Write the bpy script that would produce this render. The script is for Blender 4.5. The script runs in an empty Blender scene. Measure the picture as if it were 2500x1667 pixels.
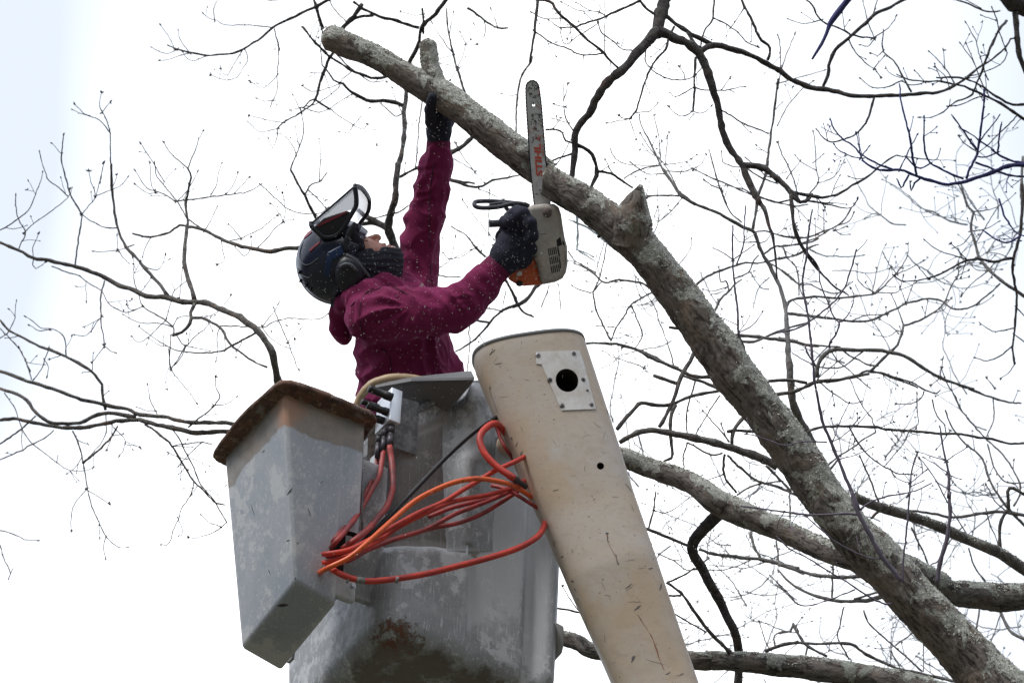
import bpy, bmesh, math, random
import numpy as np
from mathutils import Vector, Matrix, noise
from mathutils.bvhtree import BVHTree
random.seed(7)
SC = bpy.context.scene
COL = SC.collection

# ------------------------------------------------------------------ camera
PITCH = math.radians(40.0)
CAM = np.array([0.0, 0.0, 1.6])
FPX = 6750.0                       # focal length in photo pixels (2500 wide)
RIGHT = np.array([1.0, 0.0, 0.0])
FWD = np.array([0.0, math.cos(PITCH), math.sin(PITCH)])
UPV = np.array([0.0, -math.sin(PITCH), math.cos(PITCH)])
cd = bpy.data.cameras.new('camera'); cam = bpy.data.objects.new('camera', cd); COL.objects.link(cam)
cam.location = CAM; cam.rotation_euler = (math.pi/2 + PITCH, 0, 0)
cd.sensor_width = 36.0; cd.lens = 36.0*FPX/2500.0; cd.clip_start = 0.1; cd.clip_end = 2000
cd.dof.use_dof = True; cd.dof.focus_distance = 9.1; cd.dof.aperture_fstop = 7.0
SC.camera = cam

# ------------------------------------------------------------------ sky: bright overcast
SUN_EL = math.radians(52); SUN_AZ = math.radians(-62)      # azimuth from +Y towards -X
w = bpy.data.worlds.new('World'); SC.world = w; w.use_nodes = True
nt = w.node_tree; nt.nodes.clear()
def N(t, **k):
    n = nt.nodes.new(t)
    for a, b in k.items(): setattr(n, a, b)
    return n
out = N('ShaderNodeOutputWorld')
sky = N('ShaderNodeTexSky', sky_type='NISHITA'); sky.sun_disc = False
sky.sun_elevation = SUN_EL; sky.sun_rotation = SUN_AZ
bg1 = N('ShaderNodeBackground'); bg1.inputs[1].default_value = 0.1
nt.links.new(sky.outputs[0], bg1.inputs[0])
tc = N('ShaderNodeTexCoord')
nz = N('ShaderNodeTexNoise'); nz.inputs['Scale'].default_value = 2.6; nz.inputs['Detail'].default_value = 3; nz.inputs['Roughness'].default_value = 0.45
nt.links.new(tc.outputs['Generated'], nz.inputs['Vector'])
sx = N('ShaderNodeSeparateXYZ'); nt.links.new(tc.outputs['Generated'], sx.inputs[0])
ab = N('ShaderNodeMath', operation='ABSOLUTE')
sh = N('ShaderNodeMath', operation='ADD'); sh.inputs[1].default_value = 0.0
nt.links.new(sx.outputs[0], sh.inputs[0]); nt.links.new(sh.outputs[0], ab.inputs[0])
mm = N('ShaderNodeMath', operation='MULTIPLY_ADD'); mm.inputs[1].default_value = -2.2; mm.inputs[2].default_value = 0.265
nt.links.new(ab.outputs[0], mm.inputs[0])
ad = N('ShaderNodeMath', operation='ADD'); nt.links.new(nz.outputs[0], ad.inputs[0]); nt.links.new(mm.outputs[0], ad.inputs[1])
cr = N('ShaderNodeValToRGB')
cr.color_ramp.elements[0].position = 0.36; cr.color_ramp.elements[0].color = (0.485, 0.525, 0.59, 1)
cr.color_ramp.elements[1].position = 0.64; cr.color_ramp.elements[1].color = (1.10, 1.12, 1.14, 1)
nt.links.new(ad.outputs[0], cr.inputs[0])
bg2 = N('ShaderNodeBackground'); bg2.inputs[1].default_value = 1.0
nt.links.new(cr.outputs[0], bg2.inputs[0])
ms = N('ShaderNodeMixShader'); ms.inputs[0].default_value = 0.93
nt.links.new(bg1.outputs[0], ms.inputs[1]); nt.links.new(bg2.outputs[0], ms.inputs[2]); nt.links.new(ms.outputs[0], out.inputs[0])
sl = bpy.data.lights.new('sun', 'SUN'); sl.energy = 1.1; sl.angle = math.radians(14); sl.color = (1.0, 0.97, 0.93)
so = bpy.data.objects.new('sun', sl); COL.objects.link(so)
sd = Vector((math.sin(SUN_AZ)*math.cos(SUN_EL), math.cos(SUN_AZ)*math.cos(SUN_EL)-0.9, math.sin(SUN_EL)))
so.rotation_euler = sd.to_track_quat('Z', 'Y').to_euler(); so.location = (0, 0, 30)
SC.view_settings.view_transform = 'Standard'; SC.view_settings.look = 'None'
SC.view_settings.exposure = 0.84; SC.view_settings.gamma = 1.0

# ------------------------------------------------------------------ helpers
def P(u, v, d):
    """point seen at photo pixel (u,v), d metres along the view axis"""
    return CAM + d*(FWD + (u-1250.0)/FPX*RIGHT + (833.5-v)/FPX*UPV)
def px(r, d): return r*d/FPX
def proj(p):
    q = np.asarray(p)-CAM; z = q@FWD
    return 1250+FPX*(q@RIGHT)/z, 833.5-FPX*(q@UPV)/z, z
def fit(p0, d1, d2, u, v):
    """p0+a*d1+b*d2 that is seen at (u,v)"""
    A = []; B = []
    for ax, c in ((RIGHT, u-1250.0), (UPV, 833.5-v)):
        w_ = FPX*ax - c*FWD
        A.append([w_@d1, w_@d2]); B.append(-(w_@(p0-CAM)))
    a, b = np.linalg.solve(np.array(A), np.array(B))
    return p0+a*d1+b*d2, a, b
def along(p0, d, u):
    w_ = FPX*RIGHT-(u-1250.0)*FWD
    return -(w_@(p0-CAM))/(w_@d)
YAW = math.radians(33)
EL = np.array([-math.sin(YAW), math.cos(YAW), 0.0]); ER = np.array([math.cos(YAW), math.sin(YAW), 0.0]); EZ = np.array([0, 0, 1.0])

class MB:
    def __init__(s): s.v = []; s.f = []; s.n = 0; s.m = []; s.bark = []
    def add(s, v, f, mi=0):
        v = np.asarray(v, dtype=float).reshape(-1, 3)
        s.v.append(v); s.f += [tuple(i+s.n for i in q) for q in f]; s.m += [mi]*len(f); s.n += len(v); return s
    def tube(s, pts, rad, sides=8, caps=True, rough=0.0, seed=0, mi=0, flat=1.0):
        pts = np.asarray(pts, float); n = len(pts); rad = np.broadcast_to(np.asarray(rad, float), (n,))
        t = np.gradient(pts, axis=0); t /= np.linalg.norm(t, axis=1)[:, None]+1e-12
        a = np.cross(t[0], FWD); 
        if np.linalg.norm(a) < 1e-3: a = np.cross(t[0], UPV)
        a /= np.linalg.norm(a); V = []
        rs = np.random.RandomState(seed)
        ang = np.arange(sides)/sides*2*math.pi
        for i in range(n):
            a = a-t[i]*(a@t[i]); a /= np.linalg.norm(a); b = np.cross(t[i], a)
            r = rad[i]*(1+rough*rs.randn(sides)) if rough else rad[i]*np.ones(sides)
            V.append(pts[i]+(np.cos(ang)*r)[:, None]*a+(np.sin(ang)*r*flat)[:, None]*b)
        F = [(i*sides+j, i*sides+(j+1) % sides, (i+1)*sides+(j+1) % sides, (i+1)*sides+j) for i in range(n-1) for j in range(sides)]
        V = np.concatenate(V)
        if caps:
            F.append(tuple(range(sides))[::-1]); F.append(tuple((n-1)*sides+j for j in range(sides)))
        return s.add(V, F, mi)
    def hexa(s, c, mi=0):
        """8 corners: bottom 4 ccw, top 4 ccw"""
        return s.add(c, [(3, 2, 1, 0), (4, 5, 6, 7), (0, 1, 5, 4), (1, 2, 6, 5), (2, 3, 7, 6), (3, 0, 4, 7)], mi)
    def obox(s, o, a, b, c, mi=0):
        o, a, b, c = map(np.asarray, (o, a, b, c))
        return s.hexa([o, o+a, o+a+b, o+b, o+c, o+a+c, o+a+b+c, o+b+c], mi)
    def ball(s, c, r, n=8, mi=0, sc=(1, 1, 1), ax=None):
        V = []; F = []; ax = np.eye(3) if ax is None else np.asarray(ax)
        for i in range(n+1):
            th = math.pi*i/n
            for j in range(2*n):
                ph = math.pi*j/n
                l = np.array([math.sin(th)*math.cos(ph)*sc[0], math.sin(th)*math.sin(ph)*sc[1], math.cos(th)*sc[2]])*r
                V.append(np.asarray(c)+l@ax)
        for i in range(n):
            for j in range(2*n):
                F.append((i*2*n+j, (i+1)*2*n+j, (i+1)*2*n+(j+1) % (2*n), i*2*n+(j+1) % (2*n)))
        return s.add(V, F, mi)
    def build(s, name, mat, parent=None, smooth=True, bevel=0, seg=2, origin=None):
        V = np.concatenate(s.v) if s.v else np.zeros((0, 3))
        og = np.zeros(3)
        if parent is not None:
            r = parent
            while r.parent is not None: r = r.parent
            og = np.array(r.location)
        elif origin is not None: og = np.array(origin, float)
        me = bpy.data.meshes.new(name); me.from_pydata((V-og).tolist(), [], s.f)
        mats = mat if isinstance(mat, (list, tuple)) else [mat]
        for m_ in mats: me.materials.append(m_)
        me.polygons.foreach_set('use_smooth', [smooth]*len(me.polygons))
        if len(mats) > 1: me.polygons.foreach_set('material_index', s.m)
        if s.bark:
            at = me.attributes.new('bark_co', 'FLOAT_VECTOR', 'POINT'); at.data.foreach_set('vector', np.concatenate(s.bark).ravel().astype(np.float32))
        me.update()
        o = bpy.data.objects.new(name, me); COL.objects.link(o)
        if parent is not None: o.parent = parent
        elif origin is not None: o.location = og
        if bevel or not smooth:
            bm = bmesh.new(); bm.from_mesh(me); bmesh.ops.recalc_face_normals(bm, faces=bm.faces); bm.to_mesh(me); bm.free()
        if bevel:
            b = o.modifiers.new('bevel', 'BEVEL'); b.width = bevel; b.segments = seg; b.limit_method = 'ANGLE'; b.angle_limit = 0.5
            me.polygons.foreach_set('use_smooth', [True]*len(me.polygons))
            b.harden_normals = False
        return o
def tag(o, label=None, cat=None, group=None, kind=None):
    if label: o['label'] = label
    if cat: o['category'] = cat
    if group: o['group'] = group
    if kind: o['kind'] = kind
    return o
def thing(name, loc, label, cat, group=None):
    o = bpy.data.objects.new(name, None); COL.objects.link(o); o.location = loc; o.empty_display_size = 0.2
    return tag(o, label, cat, group)
def smooth_path(pts, step):
    """Catmull-Rom through rows of pts (any columns), spacing about step in the first two"""
    p = np.asarray(pts, float)
    if len(p) < 2: return p
    q = np.vstack([2*p[0]-p[1], p, 2*p[-1]-p[-2]]); outp = []
    for i in range(1, len(q)-2):
        L = np.linalg.norm(q[i+1][:3]-q[i][:3]); n = max(1, int(L/step+0.5))
        for k in range(n):
            t = k/n
            outp.append(0.5*((2*q[i])+(-q[i-1]+q[i+1])*t+(2*q[i-1]-5*q[i]+4*q[i+1]-q[i+2])*t*t+(-q[i-1]+3*q[i]-3*q[i+1]+q[i+2])*t**3))
    outp.append(p[-1]); return np.array(outp)

# ------------------------------------------------------------------ materials
def mat(name, base, rough=0.7, metal=0.0, spec=0.5):
    m = bpy.data.materials.new(name); m.use_nodes = True
    b = m.node_tree.nodes['Principled BSDF']
    b.inputs['Base Color'].default_value = (*base, 1); b.inputs['Roughness'].default_value = rough
    b.inputs['Metallic'].default_value = metal; b.inputs['Specular IOR Level'].default_value = spec
    return m
def nodes(m): return m.node_tree.nodes, m.node_tree.links, m.node_tree.nodes['Principled BSDF']
def nnoise(m, scale, detail=4, rough=0.55, vec=None, dist=0.0):
    n = m.node_tree.nodes.new('ShaderNodeTexNoise'); n.inputs['Scale'].default_value = scale
    n.inputs['Detail'].default_value = detail; n.inputs['Roughness'].default_value = rough; n.inputs['Distortion'].default_value = dist
    if vec is None:
        t = m.node_tree.nodes.new('ShaderNodeTexCoord'); vec = t.outputs['Object']
    m.node_tree.links.new(vec, n.inputs['Vector']); return n.outputs[0]
def nramp(m, src, *stops):
    n = m.node_tree.nodes.new('ShaderNodeValToRGB'); e = n.color_ramp.elements
    while len(e) < len(stops): e.new(0.5)
    for i, (p, c) in enumerate(stops):
        e[i].position = p; e[i].color = (c, c, c, 1) if not hasattr(c, '__len__') else (*c, 1)
    m.node_tree.links.new(src, n.inputs[0]); return n.outputs[0]
def nmix(m, fac, a, b):
    n = m.node_tree.nodes.new('ShaderNodeMix'); n.data_type = 'RGBA'; L = m.node_tree.links
    if isinstance(fac, float): n.inputs[0].default_value = fac
    else: L.new(fac, n.inputs[0])
    for i, s in ((6, a), (7, b)):
        if hasattr(s, 'is_linked') or hasattr(s, 'node'): L.new(s, n.inputs[i])
        else: n.inputs[i].default_value = (*s, 1)
    return n.outputs[2]
def nmath(m, op, a, b=0.0, c=0.0):
    n = m.node_tree.nodes.new('ShaderNodeMath'); n.operation = op
    for i, s in enumerate((a, b, c)):
        if isinstance(s, (int, float)): n.inputs[i].default_value = s
        else: m.node_tree.links.new(s, n.inputs[i])
    return n.outputs[0]
def nbump(m, h, strength=0.5, dist=0.01):
    b = m.node_tree.nodes.new('ShaderNodeBump'); b.inputs['Strength'].default_value = strength; b.inputs['Distance'].default_value = dist
    m.node_tree.links.new(h, b.inputs['Height']); m.node_tree.links.new(b.outputs[0], m.node_tree.nodes['Principled BSDF'].inputs['Normal'])
def nmap(m, scale=(1, 1, 1), rot=(0, 0, 0)):
    t = m.node_tree.nodes.new('ShaderNodeTexCoord'); mp = m.node_tree.nodes.new('ShaderNodeMapping')
    mp.inputs['Scale'].default_value = scale; mp.inputs['Rotation'].default_value = rot
    m.node_tree.links.new(t.outputs['Object'], mp.inputs[0]); return mp.outputs[0]
def setc(m, s): m.node_tree.links.new(s, m.node_tree.nodes['Principled BSDF'].inputs['Base Color'])

def mat_bark(name, dark, mid, lichen=None, amount=0.5):
    m = mat(name, mid, 0.95, spec=0.15)
    n1 = nnoise(m, 38, 8, 0.7, dist=0.6); n2 = nnoise(m, 9, 5, 0.6)
    c = nmix(m, nramp(m, n1, (0.36, 0), (0.62, 1)), dark, mid)
    red = nramp(m, nnoise(m, 6.5, 3, 0.6), (0.60, 0), (0.72, 0.6))
    c = nmix(m, red, c, (mid[0]*1.6, mid[1]*1.15, mid[2]*0.9))
    if lichen:
        g = m.node_tree.nodes.new('ShaderNodeNewGeometry'); d = m.node_tree.nodes.new('ShaderNodeVectorMath'); d.operation = 'DOT_PRODUCT'
        m.node_tree.links.new(g.outputs['Normal'], d.inputs[0]); d.inputs[1].default_value = (0.55, -0.25, 0.80)
        a = nmath(m, 'MULTIPLY_ADD', d.outputs['Value'], 0.16, amount-0.5)
        f = nmath(m, 'ADD', nnoise(m, 15, 9, 0.72, dist=0.8), a)
        f2 = nmath(m, 'ADD', f, nmath(m, 'MULTIPLY_ADD', n2, 0.5, -0.25))
        mask = nramp(m, f2, (0.50, 0), (0.56, 1))
        lc = nmix(m, nramp(m, nnoise(m, 90, 6, 0.7), (0.35, 0), (0.65, 1)), tuple(x*0.5 for x in lichen), lichen)
        c = nmix(m, mask, c, lc)
        dk = nramp(m, nnoise(m, 55, 6, 0.8), (0.30, 1), (0.44, 0))
        c = nmix(m, dk, c, (0.035, 0.032, 0.035))
        h = nmath(m, 'ADD', n1, nmath(m, 'MULTIPLY', mask, 0.25))
        nbump(m, h, 1.0, 0.012)
    else: nbump(m, n1, 0.8, 0.005)
    setc(m, c); return m
def mat_limb(name, dark, mid, lichen, amount):
    m = mat(name, mid, 0.95, spec=0.12); N_, L_, b = nodes(m)
    at = N_.new('ShaderNodeAttribute'); at.attribute_name = 'bark_co'; av = at.outputs['Vector']
    fis = nnoise(m, 62, 8, 0.72, vec=av, dist=0.9)                      # fissures drawn out along the limb
    c = nmix(m, nramp(m, fis, (0.41, 0), (0.53, 1)), dark, mid)
    c = nmix(m, nramp(m, nnoise(m, 9, 5, 0.6), (0.50, 0), (0.70, 0.75)), c, (mid[0]*1.3, mid[1]*1.15, mid[2]*1.02))
    c = nmix(m, nramp(m, nnoise(m, 13, 6, 0.65), (0.60, 0), (0.70, 0.7)), c, tuple(x*0.45 for x in mid))
    g = N_.new('ShaderNodeNewGeometry'); d = N_.new('ShaderNodeVectorMath'); d.operation = 'DOT_PRODUCT'
    L_.new(g.outputs['Normal'], d.inputs[0]); d.inputs[1].default_value = (0.70, -0.15, 0.70)
    a = nmath(m, 'MULTIPLY_ADD', d.outputs['Value'], 0.115, amount-0.5)
    f = nmath(m, 'ADD', nmath(m, 'ADD', nnoise(m, 10, 7, 0.66, dist=0.7), a), nmath(m, 'MULTIPLY_ADD', nnoise(m, 75, 6, 0.75), 0.24, -0.12))
    mask = nramp(m, f, (0.515, 0), (0.535, 1))
    vo = N_.new('ShaderNodeTexVoronoi'); vo.feature = 'DISTANCE_TO_EDGE'; vo.inputs['Scale'].default_value = 120
    t = N_.new('ShaderNodeTexCoord'); wv = N_.new('ShaderNodeVectorMath'); wv.operation = 'ADD'; nv = N_.new('ShaderNodeTexNoise'); nv.inputs['Scale'].default_value = 45
    sc = N_.new('ShaderNodeVectorMath'); sc.operation = 'SCALE'; sc.inputs['Scale'].default_value = 0.03
    L_.new(t.outputs['Object'], nv.inputs['Vector']); L_.new(nv.outputs['Color'], sc.inputs[0]); L_.new(t.outputs['Object'], wv.inputs[0]); L_.new(sc.outputs[0], wv.inputs[1]); L_.new(wv.outputs[0], vo.inputs['Vector'])
    crack = nramp(m, vo.outputs['Distance'], (0.02, 0.25), (0.10, 1))
    tone = nramp(m, nnoise(m, 26, 4, 0.6), (0.35, 0.70), (0.65, 1.0))
    lc = nmix(m, nmath(m, 'MULTIPLY', crack, tone), tuple(x*0.42 for x in lichen), lichen)
    lc = nmix(m, nramp(m, nnoise(m, 7, 3), (0.55, 0), (0.70, 0.6)), lc, (lichen[0]*0.72, lichen[1]*0.78, lichen[2]*0.74))
    c = nmix(m, mask, c, lc)
    c = nmix(m, nramp(m, nnoise(m, 48, 7, 0.8), (0.33, 1), (0.41, 0)), c, (0.03, 0.028, 0.03))
    h = nmath(m, 'ADD', nmath(m, 'MULTIPLY', fis, 1.2), nmath(m, 'MULTIPLY', nmath(m, 'MULTIPLY', mask, crack), 0.35)); nbump(m, h, 1.0, 0.014)
    setc(m, c); return m
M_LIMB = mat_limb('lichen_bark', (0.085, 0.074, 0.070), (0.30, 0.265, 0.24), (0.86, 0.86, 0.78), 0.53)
M_LIMB2 = mat_limb('shaded_lichen_bark', (0.055, 0.05, 0.048), (0.22, 0.20, 0.185), (0.60, 0.62, 0.56), 0.49)  # darker copy of the lichen bark, shade put into its colours
M_BR_DARK = mat_bark('dark_bark', (0.045, 0.041, 0.043), (0.13, 0.115, 0.11), (0.28, 0.29, 0.27), 0.40)
M_BR_GREY = mat_bark('grey_bark', (0.15, 0.143, 0.142), (0.30, 0.285, 0.275), (0.38, 0.39, 0.37), 0.42)
M_BR_BROWN = mat_bark('brown_bark', (0.085, 0.077, 0.074), (0.22, 0.20, 0.185), (0.36, 0.36, 0.33), 0.42)
M_PURPLE = mat('violet_shoot_bark', (0.15, 0.125, 0.17), 0.6)
M_BLUE = mat('blue_fringe_shoot', (0.035, 0.035, 0.16), 0.7)  # lens colour fringing painted into the bark as blue
M_PALE = mat('far_twig_bark', (0.32, 0.33, 0.35), 0.9)  # paleness of blur and bloom put into the twig colour
M_TEAL = mat('mossy_twig_bark', (0.10, 0.13, 0.14), 0.9)
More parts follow.
